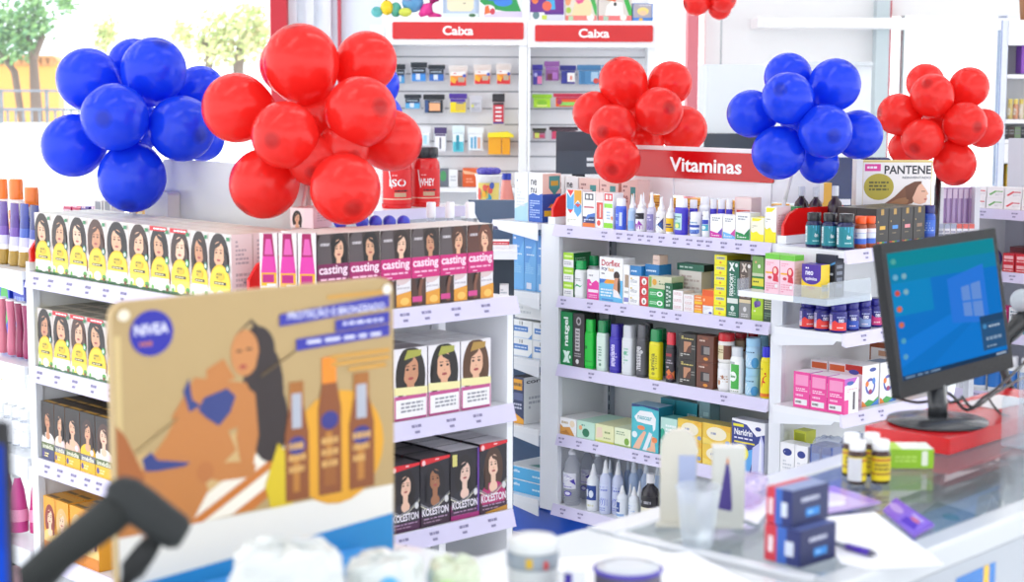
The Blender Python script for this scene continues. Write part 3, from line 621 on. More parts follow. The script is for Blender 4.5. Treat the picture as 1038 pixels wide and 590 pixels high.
bt(1, 12, 352, .79, 2.18, 'flat', 'f0a818', 'f0a818', 'small yellow bottle with dark print low on the left end shelf', [LN(.2, .3, .8, .9, 4, '3a3018')])
for i, (px, y) in enumerate(((3, 2.11), (12, 2.11), (20.5, 2.11), (28.5, 2.11))):
    x = sx(px, y, .652); bottle('clear_bottle', 'small clear bottle with frosted cap on the left end shelf, ' + nth(i, 4), 'bottle', (x, y, .6523), 'flat', .0195, sz(408+i*2.5, x, y)-.652, 'f0f2f6', 'f4f6f8', [LN(.2, .3, .8, .7, 3, 'c8ccd4')], 'small clear bottles', bk='clear')
for i, (px, c1) in enumerate(((8, 'b02a8c'), (19.5, 'd04a94'), (38, 'c82a7a'))):
    y = 2.12+.03*(i % 2 == 0); x = sx(px, y, .41); h = sz((468, 474, 474)[i], x, y)-.41; r = .022 if i == 1 else .017
    t = thing('wrapped_bottle', 'magenta bottle with grey cap in clear film, ' + nth(i, 3) + ' of the end shelf', 'bottle', (x, y, .4103), 0, 'wrapped magenta bottles')
    mb = MB(); mb.lathe([(r*1.15, 0), (r*1.2, .01), (r*1.05, h*.4), (r*.8, h*.65), (r*.42, h*.82), (r*.42, h*.88)], c1, 'gloss', 20); obj('body', mb, t)
    mb = MB(); mb.lathe([(r*.62, h*.85), (r*.64, h*.86), (r*.6, h)], 'd0d4d8', 'plastic', 20); obj('cap', mb, t)
    mb = MB(); mb.lathe([(r*1.24, .03), (r*1.26, .035), (r*1.16, h*.36)], 'f09cc0', 'paper', 20, cap=False); obj('label_sticker', mb, t)
x = sx(17, 2.13, .148); bottle('soap_bottle', 'pale pink bottle with black cap low on left end shelf', 'bottle', (x, 2.13, .1483), 'round', .03, .20, 'e8b8c0', '26242a', [LN(.2, .2, .8, .8, 4, 'a05a70')])
# goods behind the yellow boxes and under the blue balloons
for i, (px, cc) in enumerate(((60, 'b82858'), (69, 'b82050'), (78, '4a2a88'), (88, '5a3a8c'))):
    y = 2.36; x = sx(px, y, 1.25); mb = MB(); mb.box((-.021, 0, 0), (.021, .05, sz(210+(i % 2), x, y)-1.131), cc, 'paper', dict(t='d8406c' if i < 2 else '6a4aa8')); mb.art([LN(.1, .5, .9, .9, 4, 'e0c0d0')], lambda u, v, l: (-.021+.042*u, -l, .16*v))
    tag(obj('small_carton', mb, None, (x-.01, y+.03, 1.1303)), '%s carton on the back of the left gondola, ' % ('crimson' if i < 2 else 'violet') + nth(i, 4), 'box', 'cartons behind the yellow hair dye')
for i, px in enumerate((99.5, 109)):
    y = 2.39; x = sx(px, y, 1.25); h = sz(203.5, x, y)-1.13; mb = MB(); mb.box((-.021, 0, 0), (.021, .04, h), 'd8d6d4'); mb.art([P([(.1, .74), (.9, .74), (.8, .98), (.2, .98)], '8a8e94'), R(.1, .6, .9, .7, 'f2f2f2')], lambda u, v, l: (-.021+.042*u, -l, h*v))
    tag(obj('small_carton', mb, None, (x, y, 1.1303)), 'grey carton with dark shield below the blue balloons, ' + ('left' if not i else 'right') + ' one', 'box', 'grey shield cartons')
for i, px in enumerate((134, 142)):
    y = 2.44; x = sx(px, y, 1.25); mb = MB(); h = sz(212, x, y)-1.13; mb.box((-.015, 0, 0), (.015, .04, h), 'e0b46a'); mb.art([R(.1, .8, .9, .95, 'f0dcae')], lambda u, v, l: (-.015+.03*u, -l, h*v))
    tag(obj('small_carton', mb, None, (x, y, 1.1303)), 'thin golden carton behind yellow boxes below blue balloons, ' + ('left' if not i else 'right') + ' one', 'box', 'golden cartons')
# ================================================================== RIGHT GONDOLA, top shelf
Y = 4.152; Z = 1.13; WH = 'f4f4f4'
bx(573.6, 589.7, 192.5, Z, Y, .05, WH, 'white box with red and blue triangle zigzag beside the red divider', [P([(.05, 1), (.5, 1), (.28, .82)], 'e03038'), P([(.05, .93), (.28, .78), (.5, .93), (.5, .5), (.28, .36), (.05, .5)], '58a8dc'), P([(.52, 1), (.98, 1), (.98, .6), (.75, .72), (.52, .6)], 'e0a020'), P([(.52, .58), (.75, .68), (.98, .58), (.98, .4), (.75, .25), (.52, .4)], '58a8dc'), P([(.1, .45), (.45, .45), (.28, .34)], 'e03038'), P([(.55, .62), (.95, .62), (.75, .52)], 'd83a38'), LN(.1, .1, .9, .2, 2, 'c8c8b0')])
bx(590.6, 603.2, 195, Z, Y, .05, WH, 'white box with dark square lettering and navy orange foot', [R(.15, .78, .85, .97, '4a4a52'), R(.25, .82, .45, .93, WH), R(.55, .82, .75, .93, WH), R(.1, .55, .9, .6, 'c86a72'), R(.0, .1, 1, .3, '26306a'), P([(0, .1), (.6, .3), (1, .3), (1, .42), (.4, .36)], '4878c8'), R(.0, .0, 1, .12, 'e87830'), LN(.1, .14, .9, .24, 2, 'e8e8f0')])
bx(603.8, 611.4, 195, Z, Y, .05, WH, 'narrow white box with red upright panel on top shelf', [R(.1, .25, .95, .72, 'd84a40'), R(.5, .3, .7, .66, 'f0d8d0'), E_(.4, .14, .25, .08, 'e0584c'), R(0, .75, 1, 1, 'f0d8d4')], cols=dict(t='e8c8c4'))
bx(611.8, 621.2, 195.5, Z, Y, .05, WH, 'white box with red lettering, lime bands on top shelf', [R(.05, .78, .95, .98, 'd83038'), R(.2, .82, .45, .94, WH), R(.6, .82, .8, .94, WH), R(.05, .58, .95, .7, '98e048'), R(.0, .02, 1, .16, '90d830'), LN(.3, .25, .7, .5, 3, 'a0b8d8'), E_(.9, .3, .1, .06, 'e08040')])
bt(625, 636.2, 201, Z, Y, 'flat', '4a6ce0', 'eef0f6', 'square blue bottle with white cap beside the lime banded box', [R(.56, .1, .8, .8, 'c8d4f4'), LN(.08, .2, .46, .9, 8, 'a8bcf4')], lcol='4060d8', fy=.7, sq=4)
nz = [(636.4, 644, 197.5, 'b8d0f0', '78a8e8', 'pale blue nozzle bottle on top shelf, left of black banded one', [R(0, .0, 1, .5, '8ab8f0')]),
      (644.2, 655, 197, 'f2f2f4', '', 'white nozzle bottle with black band and purple splash, top shelf', [R(0, .62, 1, 1, '26242c'), LN(.2, .75, .8, .9, 1, 'd0d0d8'), P([(.1, .0), (.9, .0), (.9, .25), (.6, .55), (.5, .3), (.25, .35)], 'a030b0')]),
      (655.4, 664, 195, 'cfcbe0', '', 'lilac nozzle bottle on top shelf, right of black banded one', [R(0, .0, 1, .9, '8a80b8'), LN(.2, .5, .8, .8, 2, 'e0dcf0'), P([(0, 0), (.9, 0), (.3, .4)], '6a4aa0')]),
      (664.6, 674.4, 200, 'f2f2f4', '', 'white nozzle bottle with navy and sky blue triangles, top shelf', [P([(0, .05), (1, .05), (1, .7), (.6, .4), (0, .5)], '3a9ae8'), P([(.5, .4), (1, .85), (1, .05)], '2a2a78'), LN(.1, .7, .7, .9, 2, '8a8a98')]),
      (674.8, 684.6, 200.5, 'f4f2ee', '', 'white nozzle bottle with yellow label and navy print, top shelf', [R(0, .0, 1, .85, 'f0c010'), R(.1, .4, .8, .5, '3a3460'), R(.15, .25, .9, .33, '3a3460')])]
for a, b, tp, bd, _, lab, art in nz: bt(a, b, tp, Z, Y, 'nozzle', bd, 'f4f4f6', lab, art, name='nozzle_bottle')
for i, (a, b, tp) in enumerate(((638, 646, 196), (648, 656, 195), (657, 665, 194.5), (667, 675, 199))):
    bt(a, b, tp, Z, Y+.055, 'nozzle', 'dadcec', 'f0f0f4', 'pale nozzle bottle in the second row of top shelf, ' + nth(i, 4), [R(0, .2, 1, .8, 'b8b4d4')], name='nozzle_bottle', group='second row nozzle bottles')
bt(685, 699, 201, Z, Y, 'flat', '4a40c8', 'f2f2f6', 'indigo bottle with mint label and white cap on top shelf', [R(.1, .12, .72, .85, 'b8dcd8'), R(.2, .2, .62, .45, '6ab890'), E_(.41, .3, .12, .1, 'e8f080'), LN(.18, .55, .65, .75, 2, '4a7a80')], lcol='463cc4', fy=.7, sq=3.5)
bt(699, 708, 202.5, Z, Y+.05, 'flat', '4a40c8', 'f2f2f6', 'indigo bottle with white cap behind the mint labelled one', fy=.7, sq=3.5)
bt(699.2, 711.3, 215, Z, Y, 'jar', 'f2f2f6', 'f6f6f8', 'white jar with blue bands and pale blue lettering, top shelf', [R(0, .5, 1, .68, '3450b8'), R(0, .1, 1, .35, '6a90d8'), LN(.15, .75, .85, .95, 1, '6a9ac0'), P([(.3, .05), (.9, .05), (.9, .4)], '3450b8')], name='jar', cat='jar')
bt(708, 720.5, 199.5, Z, Y+.06, 'aerosol', 'f4f4f6', 'f4f4f6', 'white bottle with dark square print behind the blue banded jar', [R(.55, .3, .9, .75, '50505a'), R(.6, .36, .85, .68, 'f0f0f0')])
bt(711.5, 719.3, 214.5, Z, Y, 'flat', 'f2f4f6', 'f2f4f6', 'small white bottle with blue and teal blocks, top shelf', [R(0, .72, 1, 1, '3448c0'), R(0, .3, 1, .7, '48b0c8'), E_(.5, .5, .25, .12, 'e8f4f4')])
def hosp(c1, c2): return [LN(.15, .72, .85, .9, 2, '8a9098'), P([(0, .02), (1, .02), (1, .42), (.62, .22), (0, .3)], c1), P([(.62, .22), (1, .45), (1, .12)], c2), LN(.1, .08, .75, .2, 2, WH)]
bx(719.6, 732, 217.5, Z, Y, .05, WH, 'white box with magenta foot and violet corner, top shelf', hosp('d020a0', '6a3ab0'))
bx(732.6, 745, 218.5, Z, Y, .05, WH, 'white box with sky blue foot and pink corner, top shelf', hosp('70b8f0', 'd040a0'))
bx(745.4, 760, 215.5, Z, Y, .05, WH, 'white box with dark green foot and corner, top shelf', hosp('109048', '0a7a40') + [P([(.55, .22), (1, .5), (1, .46), (.58, .19)], WH)])
yl = [P([(0, 0), (1, 0), (1, .3), (.7, .3), (.45, .42), (.15, .36), (0, .42)], 'f4e818'), LN(.12, .55, .7, .68, 2, 'a8a890'), P([(.1, .97), (.9, .97), (.6, .86), (.1, .84)], 'f4e820')]
bx(760.6, 774.3, 220.5, Z, Y, .05, 'f4f2d8', 'white and yellow box, shorter of the two at shelf end', yl, cols=dict(t='f4ec40'))
bx(774.8, 786.6, 209.5, Z, Y, .07, WH, 'taller white and yellow box at the right shelf end', yl, [R(0, 0, 1, 1, 'f0dede'), LN(.15, .3, .85, .8, 7, 'd8b8b8')])
for i, (a, b) in enumerate(((719.5, 726.5), (727, 735), (735.5, 742))):
    bt(a, b, 201.5+i*.2, Z, Y+.07, 'jar', '4238c8', 'f0f0f4', 'indigo jar with white lid in the back row, ' + nth(i, 3), [LN(.2, .3, .8, .7, 2, '8a80e0')], name='jar', cat='jar', group='indigo jars')
bx(744, 761, 200, Z, Y+.09, .05, 'f0d0cc', 'coral red box with pale top behind the green footed box', [R(.12, .1, .92, .68, 'e0503c'), R(.2, .45, .85, .6, 'f4e0d8'), E_(.45, .25, .12, .1, 'f0b0a0'), R(.1, .72, 1, .97, 'f2dcd6')], cols=dict(t='f2e4e0'))
bt(789.5, 798, 203, Z, Y+.09, 'syrup', 'e6ecea', 'e8e8ea', 'translucent bottle behind the tallest white and yellow box', bk='clear')
bx(783.5, 806, 209, Z, Y+.13, .03, '3f9a5a', 'thin green box behind the tallest white and yellow box', [LN(.1, .2, .9, .8, 3, 'c8e8d0')], cols=dict(t='3fa868'))
# milk-formula boxes behind the front row
yb = 4.30
def ne(): return [T('ne', .14, .76, .58, .88, '4a4a50'), T('nu', .14, .6, .58, .71, '4a4a50')]
sh_ = [P([(.2, .85), (.8, .85), (.8, .45), (.5, .2), (.2, .45)], '48a0a0'), R(.3, .6, .7, .75, 'd8b84a'), R(.32, .45, .68, .55, 'c8e0e0')]
for i, (a, b, c) in enumerate(((565, 572, 0), (573, 586, 1), (587, 607.5, 2), (608, 627, 2), (630, 647, 2))):
    x0, x1 = sx(a, yb, 1.3), sx(b, yb, 1.3); h = sz(179+i*.9, (x0+x1)/2, yb)-1.13
    f = ne() if c < 2 else [LN(.1, .72, .35, .9, 2, '9a6a6a'), T('ne', .08, .5, .4, .66, 'b07878')] + [('P', [(.45+.5*u, v) for u, v in sh_[0][1]], '489898'), R(.6, .55, .8, .7, 'c8a040')]
    tag(obj('formula_box', carton(x1-x0-.001, .06, h, WH if c < 2 else 'f0cfc6', f, (), (), (), dict(t='f0f0f0')), None, ((x0+x1)/2, yb, 1.1303)), ('white formula box with dark lettering' if c < 2 else 'pink formula box with teal shield') + ' behind top shelf, ' + nth(i, 5), 'box', 'formula boxes')
# orange boxes beyond the header
for i, px in enumerate((655, 667, 688, 699, 710, 722, 734, 746, 757, 781, 793, 805)):
    yb = 4.50; x = sx(px, yb, 1.2); tp = 198+(px-655)*.072+(i % 3)*1.5
    mb = carton(.05, .07, sz(tp, x, yb)-1.131, 'eaa828', [R(.05, .55, .95, .95, 'f0c050'), LN(.1, .65, .9, .85, 2, 'a05a20'), R(.0, .3, 1, .5, 'f4e8c0')], (), (), (), dict(t='f0b840'))
    tag(obj('orange_box', mb, None, (x, yb, 1.1303)), 'orange box seen in the gap below the red header, ' + nth(i, 12), 'box', 'orange boxes behind the header')
# ------------------------------------------------------------------ second shelf
Z = .885
bx(570.8, 581.2, 256, Z, Y, .085, WH, 'white and lime box with dark green side, @ of three', [R(0, .52, 1, 1, 'a8e030'), R(.1, .68, .85, .82, 'e0f4a0'), LN(.1, .15, .8, .4, 2, 'a8a8b0')], [R(0, 0, 1, 1, '1a6a3a'), LN(.1, .4, .7, .7, 2, 'a0d0b0')], n=3, group='lime topped boxes', cols=dict(t='e4e8e0'))
mb = None
bt(583.8, 595.8, 264, Z, Y, 'flat', 'f2f4f4', '20a858', 'white bottle with green cap and green wave, second shelf', [P([(.2, .35), (.4, .5), (.7, .42), (.85, .5), (.7, .36), (.45, .42)], '30b070'), LN(.2, .62, .75, .76, 2, 'a0a8a8')], sq=4, fy=.8)
bt(597, 608, 259, Z, Y+.05, 'flat', 'c8ccd0', '149050', 'grey bottle with green cap behind the pink wave box', sq=4, fy=.8)
bx(594.9, 607, 273.5, Z, Y, .04, WH, 'white box with magenta lower half and wave, second shelf', [P([(0, 0), (1, 0), (1, .58), (.75, .66), (.4, .55), (.2, .68), (0, .66)], 'e838a0'), LN(.2, .45, .9, .56, 1, 'f8d0e8'), R(.1, .24, .95, .34, 'f8e8f4'), LN(.15, .05, .85, .18, 2, 'f4b8dc'), LN(.15, .76, .85, .86, 1, 'a0a0a8')])
bx(607.4, 631.2, 261, Z, Y, .06, WH, 'large white box with red lettering, light blue foot, child picture', [T('Dorflex', .08, .8, .88, .94, 'c02030'), T('icy', .08, .68, .34, .78, '2a2a60'), T('hot', .38, .68, .62, .78, 'e0a020'), LN(.08, .6, .6, .65, 1, '707078'), R(0, 0, 1, .5, '68bce8'), P([(0, .5), (.8, .5), (.8, .42), (.3, .4), (0, .44)], 'f0a030'), P([(0, .5), (.3, .5), (.2, .42), (0, .4)], '3a7ad0'), E_(.74, .6, .13, .1, '3a2420'), P([(.66, .55), (.86, .55), (.9, .3), (.72, .2), (.58, .26), (.62, .4)], 'd89a78'), E_(.84, .36, .06, .2, '4a3020'), P([(.6, .3), (.8, .25), (.95, .1), (.6, .12)], 'f0e8e8'), LN(.06, .1, .55, .3, 3, 'e8f4fa'), R(.1, .02, .6, .06, '4a90d0')])
bx(631.6, 637.4, 268.5, Z, Y, .05, WH, 'narrow white box with brown rectangle on second shelf', [R(.25, .42, .95, .75, 'a8917a'), R(.1, .05, .95, .16, '8a8ac8'), LN(.2, .25, .9, .36, 1, 'b0b0b0')])
xc, w, h = bx(637.6, 648, 279.5, Z, Y, .06, WH, 'small white carton with faint print, @ of three', [LN(.15, .25, .8, .65, 3, '9098a0'), E_(.2, .7, .08, .1, 'e0c030')], n=3, group='small white cartons')
mb = carton(.05, .05, .032, '2a80c0', [LN(.1, .3, .9, .6, 1, 'c8e0f0')], (), (), (), dict(t='e8ecf0')); tag(obj('medicine_box', mb, None, (xc, Y+.006, Z+h+.0004)), 'blue box lying on top of small white cartons', 'box')
xc, w, h = bx(648.4, 657, 280.5, Z, Y, .06, 'd02430', 'red box with white round medallion, @ of three', [R(.06, .06, .94, .94, 'd02430'), E_(.5, .5, .3, .36, 'f4f0ec'), E_(.5, .45, .12, .18, '8a8878')], n=3, group='red medallion boxes', cols=dict(r='e8e4d0', t='e4e0d0'))
mb = carton(.062, .06, .04, '1f78b8', [LN(.1, .35, .8, .6, 1, 'e0f0f8')], (), (), (), dict(t='f0f0f0', r='2a80c0')); tag(obj('medicine_box', mb, None, (xc+.016, Y+.02, Z+h+.0004)), 'wider blue box lying on top of red medallion boxes', 'box')
mb = carton(.03, .04, .03, 'e4c8b8', [LN(.1, .35, .8, .6, 1, 'c09a88')]); tag(obj('medicine_box', mb, None, (xc+.03, Y+.024, Z+h+.0408)), 'small beige box on top of the wider blue box', 'box')
xc, w, h = bx(657.4, 673, 293, Z, Y, .06, '28a050', 'green box with white emblem, @ of the pair', [E_(.72, .5, .2, .28, 'f0f8f0'), E_(.72, .5, .1, .14, '28a050'), LN(.08, .3, .5, .7, 2, 'c8f0d0')], n=2, group='green emblem boxes')
mb = carton(.098, .06, .042, 'd2d0b0', [E_(.25, .5, .1, .25, 'e0a030'), LN(.45, .3, .9, .7, 2, '6a8a60'), R(.02, .1, .12, .9, '8ab050')], (), (), (), dict(t='e0dec8', r='b8c8a0')); tag(obj('medicine_box', mb, None, (xc+.012, Y+.004, Z+h+.0004)), 'long beige box with orange dot lying on green boxes', 'box')
bx(673.4, 681.6, 287, Z, Y, .05, '14603e', 'dark green upright box with white script, second shelf', [LN(.2, .08, .45, .92, 6, 'e0ece4'), LN(.5, .08, .8, .92, 5, 'c8dcd0')])
mb = carton(.115, .05, .022, '1a6a50', [LN(.1, .3, .9, .7, 1, 'c0dcd0')], (), (), (), dict(t='2a7a60', r='0f2a24')); xx = sx(697, Y+.06, Z+.13); 
mb2 = carton(.095, .05, .122, 'e8e4dc', [LN(.1, .5, .9, .9, 4, 'c8b8b0')], (), (), (), dict(t='e8e4dc'))
tag(obj('medicine_box', mb2, None, (xx, Y+.074, Z+.0003)), 'cream carton standing behind the faint printed white cartons', 'box'); tag(obj('medicine_box', mb, None, (xx, Y+.074, Z+.1226)), 'flat dark green box lying on the cream carton behind', 'box')
for a, b, tp, wd in ((681.8, 692.2, 294.5, 'left'), (692.6, 703.2, 298.5, 'right')):
    bx(a, b, tp, Z, Y, .055, 'f2eeee', 'white carton with pale pink print, @ of the %s stack' % wd, [LN(.12, .25, .85, .75, 3, 'd0a8a8')], n=3, group='pale pink printed cartons', cols=dict(t='ece2da', r='e8dcd4'))
bx(703.5, 711.8, 299.5, Z, Y, .055, 'f08a28', 'orange and yellow box, @ of two beside pink printed cartons', [R(0, .62, 1, .95, 'e86a28'), R(.1, .7, .85, .86, 'f4c090'), R(0, .0, 1, .3, 'f4c020'), LN(.1, .35, .9, .55, 1, 'f8d8a0')], n=2, group='orange and yellow boxes', cols=dict(t='e8b880'))
xc, w, h = bx(712.2, 722.6, 310, Z, Y, .05, 'eeeef2', 'white box with purple dot beside the tall yellow cartons', [E_(.75, .18, .16, .14, '3a3a9a'), LN(.1, .4, .8, .8, 3, 'c8c8d0')])
mb = carton(.048, .05, .05, 'f07020', [R(.05, .6, .95, .95, 'e85818'), LN(.1, .2, .9, .5, 1, 'f8c8a0')], (), (), (), dict(t='f0a860')); tag(obj('medicine_box', mb, None, (xc, Y, Z+h+.0004)), 'bright orange box on top of the purple dot box', 'box')
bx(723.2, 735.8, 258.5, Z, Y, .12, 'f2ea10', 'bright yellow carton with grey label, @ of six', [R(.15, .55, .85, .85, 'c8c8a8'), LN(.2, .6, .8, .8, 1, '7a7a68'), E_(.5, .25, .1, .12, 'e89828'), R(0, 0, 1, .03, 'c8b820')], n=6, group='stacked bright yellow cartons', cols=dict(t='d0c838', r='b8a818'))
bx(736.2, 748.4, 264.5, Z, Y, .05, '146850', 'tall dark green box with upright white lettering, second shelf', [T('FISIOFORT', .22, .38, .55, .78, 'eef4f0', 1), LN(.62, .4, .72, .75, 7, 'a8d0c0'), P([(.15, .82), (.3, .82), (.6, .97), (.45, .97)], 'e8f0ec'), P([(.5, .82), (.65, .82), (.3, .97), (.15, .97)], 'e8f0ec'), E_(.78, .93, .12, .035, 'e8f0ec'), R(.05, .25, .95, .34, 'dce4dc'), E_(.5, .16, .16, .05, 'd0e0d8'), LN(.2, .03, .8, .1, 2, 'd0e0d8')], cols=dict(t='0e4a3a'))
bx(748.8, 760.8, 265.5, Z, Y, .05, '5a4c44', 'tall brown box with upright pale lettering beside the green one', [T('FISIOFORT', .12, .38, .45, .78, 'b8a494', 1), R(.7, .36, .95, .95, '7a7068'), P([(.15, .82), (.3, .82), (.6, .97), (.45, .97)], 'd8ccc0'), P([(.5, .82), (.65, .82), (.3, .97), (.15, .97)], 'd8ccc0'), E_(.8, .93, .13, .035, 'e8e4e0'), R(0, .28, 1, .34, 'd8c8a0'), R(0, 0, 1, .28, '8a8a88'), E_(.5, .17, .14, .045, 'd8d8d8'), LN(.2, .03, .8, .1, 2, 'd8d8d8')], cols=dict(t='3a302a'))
xc, w, h = bx(761.4, 773.2, 297.5, Z, Y, .05, 'b0d428', 'lime box with purple grape picture beside brown box', [E_(.5, .62, .3, .12, '6a4a9a'), E_(.38, .55, .14, .08, '5a3a8a'), E_(.65, .66, .14, .08, '7a5ab0'), E_(.5, .76, .12, .05, '509040'), R(0, 0, 1, .2, 'a0c820'), LN(.2, .3, .8, .4, 1, 'f0f4d0')])
zz = Z+h+.0004
for hh, f, lb in ((.022, [R(.0, .4, 1, 1, '1a8a40'), LN(.2, .1, .8, .35, 1, '1a5a30')], 'flat dark green box directly on the lime grape box'), (.030, [R(.0, 0, 1, 1, 'e4dc38'), LN(.1, .3, .9, .6, 1, '3a5a20'), R(0, .8, 1, 1, '2a8a40')], 'flat yellow box in the stack above lime grape box'), (.062, [R(0, 0, 1, 1, '7aac58'), E_(.6, .5, .12, .1, 'f0f0e0'), E_(.3, .7, .08, .06, 'f0b080'), R(0, 0, 1, .15, 'c8d0b0')], 'leaf green box topping the stack above lime grape box')):
    tag(obj('medicine_box', carton(w, .05, hh, '6aa048', f, (), (), (), dict(t='88b068')), None, (xc, Y, zz)), lb, 'box'); zz += hh+.0005
bx(773.6, 783.2, 299, Z, Y, .05, '2c4438', 'dark green box with cream text lines at shelf end', [LN(.1, .45, .9, .95, 6, 'c8cca0'), LN(.1, .1, .9, .35, 3, '6a8a70')])
# ------------------------------------------------------------------ third shelf
Z = .645
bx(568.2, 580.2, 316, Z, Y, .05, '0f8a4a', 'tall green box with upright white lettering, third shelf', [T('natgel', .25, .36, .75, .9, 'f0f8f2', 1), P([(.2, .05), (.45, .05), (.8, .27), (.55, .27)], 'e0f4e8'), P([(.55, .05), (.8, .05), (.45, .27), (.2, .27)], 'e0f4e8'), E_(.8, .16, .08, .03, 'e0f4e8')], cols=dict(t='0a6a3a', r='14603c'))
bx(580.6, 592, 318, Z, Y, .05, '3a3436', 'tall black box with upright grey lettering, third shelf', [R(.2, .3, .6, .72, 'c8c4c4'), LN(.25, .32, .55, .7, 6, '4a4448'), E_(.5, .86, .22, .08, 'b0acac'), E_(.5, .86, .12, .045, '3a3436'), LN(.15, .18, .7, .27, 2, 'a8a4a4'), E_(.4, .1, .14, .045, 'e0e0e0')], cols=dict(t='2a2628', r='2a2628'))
rowsq = [(594.2, 606, 323.5, '14c03a', '18b83e', 'bright green bottle with green cap, third shelf', [E_(.3, .6, .14, .06, '0a7a28'), LN(.15, .1, .8, .2, 1, '0fa030')]),
         (606.2, 618.8, 324.5, 'd8ecdf', '128a4c', 'pale mint bottle with dark green cap, third shelf', [LN(.35, .2, .6, .7, 6, '6a9a80'), E_(.5, .1, .1, .05, '6a9a80')]),
         (619.4, 631.4, 328.5, '3c30b0', '3a2ea8', 'indigo bottle with indigo cap and white script, third shelf', [T('amaciante', .25, .12, .62, .85, 'e8e4f8', 1), LN(.66, .1, .8, .6, 5, 'c8c0f0')]),
         (632, 645.8, 329.5, 'dfe4e6', 'd0d4da', 'white bottle with silver cap and mint print, third shelf', [LN(.35, .25, .65, .8, 6, '8ac0a8'), E_(.45, .62, .12, .05, '70b898')]),
         (646.6, 659, 329, '4c4c52', '58585e', 'charcoal bottle with grey cap and pale upright script, third shelf', [T('massage', .22, .1, .7, .85, 'd4d4d6', 1)]),
         (659.6, 673.6, 333.5, 'e6dc10', '12884a', 'yellow bottle with green cap and upright print, third shelf', [T('arnica', .3, .2, .6, .75, '6a6a20', 1), E_(.5, .1, .12, .05, 'a8a018'), LN(.64, .25, .75, .7, 6, '8a8418')]),
         (676, 686.8, 337, '2a262c', 'd83040', 'black bottle with red cap and orange flames, third shelf', [P([(0, 0), (1, 0), (1, .3), (.7, .22), (.5, .34), (.2, .2), (0, .3)], 'e07830'), P([(.1, .03), (.9, .03), (.7, .18), (.4, .12)], 'c83a20'), LN(.2, .5, .8, .66, 2, 'b0a8b0'), R(.25, .75, .7, .84, 'a02838'), LN(.3, .36, .75, .44, 1, 'c8c0c8')])]
for a, b, tp, bd, cp, lab, art in rowsq: bt(a, b, tp, Z, Y, 'flat', bd, cp, lab, art, sq=5, fy=.62)
for i, (a, b, tp, bd, cp) in enumerate(((592, 600, 317.5, '303034', '2a2a2e'), (601, 609, 316.8, '303034', '3a3a3e'), (611, 621, 323.5, '1a7a4a', '107a44'), (625, 634, 328, '3024a0', '2e2498'), (638, 650, 329, 'b8bcc4', 'a8acb4'), (652, 664, 327.5, '26262a', '2c2c30'), (664, 678, 332.5, '14683c', '0f7a44'))):
    bt(a, b, tp, Z, Y+.072, 'flat', bd, cp, 'capped bottle in the back row of the third shelf, ' + nth(i, 7), group='back row bottles on third shelf', sq=5, fy=.6)
bx(687.4, 704.8, 338.5, Z, Y, .05, '2c2824', 'black box with yellow lettering and skin picture, @ one', [LN(.15, .78, .85, .92, 2, 'e0d070'), R(.3, .28, .72, .7, 'c08a68'), P([(.42, .28), (.72, .28), (.72, .6), (.55, .5)], '5a3424'), LN(.1, .1, .9, .24, 2, 'c8c8c0'), LN(.76, .4, .95, .6, 2, '8a8880')], n=2, group='black skin picture boxes')
bx(705.6, 722.6, 340.5, Z, Y, .05, '6a3a28', 'brown box with dark jar picture, @ one', [R(.25, .25, .75, .62, '2a2024'), R(.42, .3, .78, .58, '8a8480'), LN(.15, .76, .8, .86, 1, 'e0c8b8'), E_(.55, .12, .14, .06, 'e09030'), E_(.5, .9, .2, .05, '8a4a30')], n=2, group='brown jar picture boxes')
def jar_stack(a, b, t0, t1, lower, upper, kind_l, kind_u, labs, art_l, art_u):
    pc = (a+b)/2; r = .03
    for _ in range(3):
        x = sx(pc, Y+r, Z+.07); r = (b-a)/2*dist(x, Y+r, Z+.07)/F
    h1 = sz(t1, x, Y+r)-Z; h2 = sz(t0, x, Y+r)-Z-h1
    bottle('jar', labs[0], 'jar', (x, Y+r, Z+.0003), kind_l, r*.97, h1-.0008, *lower, art_l)
    bottle('jar', labs[1], 'jar', (x, Y+r, Z+h1+.0006), kind_u, r*.97, h2, *upper, art_u)
    return x, r, h1, h2
x, r, h1, h2 = jar_stack(727.5, 744.8, 337.5, 367, ('f2f2f2', 'f2f2f0'), ('f2f0ec', 'd02830'), 'tub', 'jar', ('white tub with brown flower print under red lidded jar', 'white jar with red lid and cream label on white tub'),
    [LN(.15, .3, .85, .7, 3, 'c8a890'), E_(.4, .3, .08, .14, 'c88a60'), E_(.6, .6, .06, .1, 'b0785a')], [R(0, .1, 1, .9, 'e4d8b0'), R(.62, .1, 1, .9, '7a4a3a'), LN(.1, .3, .6, .7, 3, '9a7a50')])
for i, (a, b, tp, cc) in enumerate(((745, 757, 337.5, 'c03038'), (758, 768, 336.5, 'a02834'))):
    bt(a, b, tp, Z+.12, Y+.075, 'jar', '8a4a3a', cc, 'brown jar with %s lid in the back row' % ('red', 'dark red')[i], [R(0, .1, 1, .9, 'c8b090')], name='jar', cat='jar')
for i, (a, b) in enumerate(((745, 757), (758, 768))):
    bt(a, b, 366, Z, Y+.075, 'tub', 'e8e6e4', 'e4e2e0', 'white tub under the brown jar with %s lid' % ('red', 'dark red')[i], name='jar', cat='jar')
bt(740.8, 755.2, 351.5, Z, Y-.002, 'aerosol', 'f4f6f4', 'd8dce0', 'white bottle with green label and circle, third shelf', [R(.3, .1, .8, .9, '48b048'), E_(.45, .5, .22, .16, 'f2f6f2'), LN(.32, .44, .6, .56, 1, '3a8a40'), R(.2, .9, .55, .98, 'b0b8b8'), LN(.15, .0, .8, .07, 1, 'a0a890')], fy=.75, sq=3)
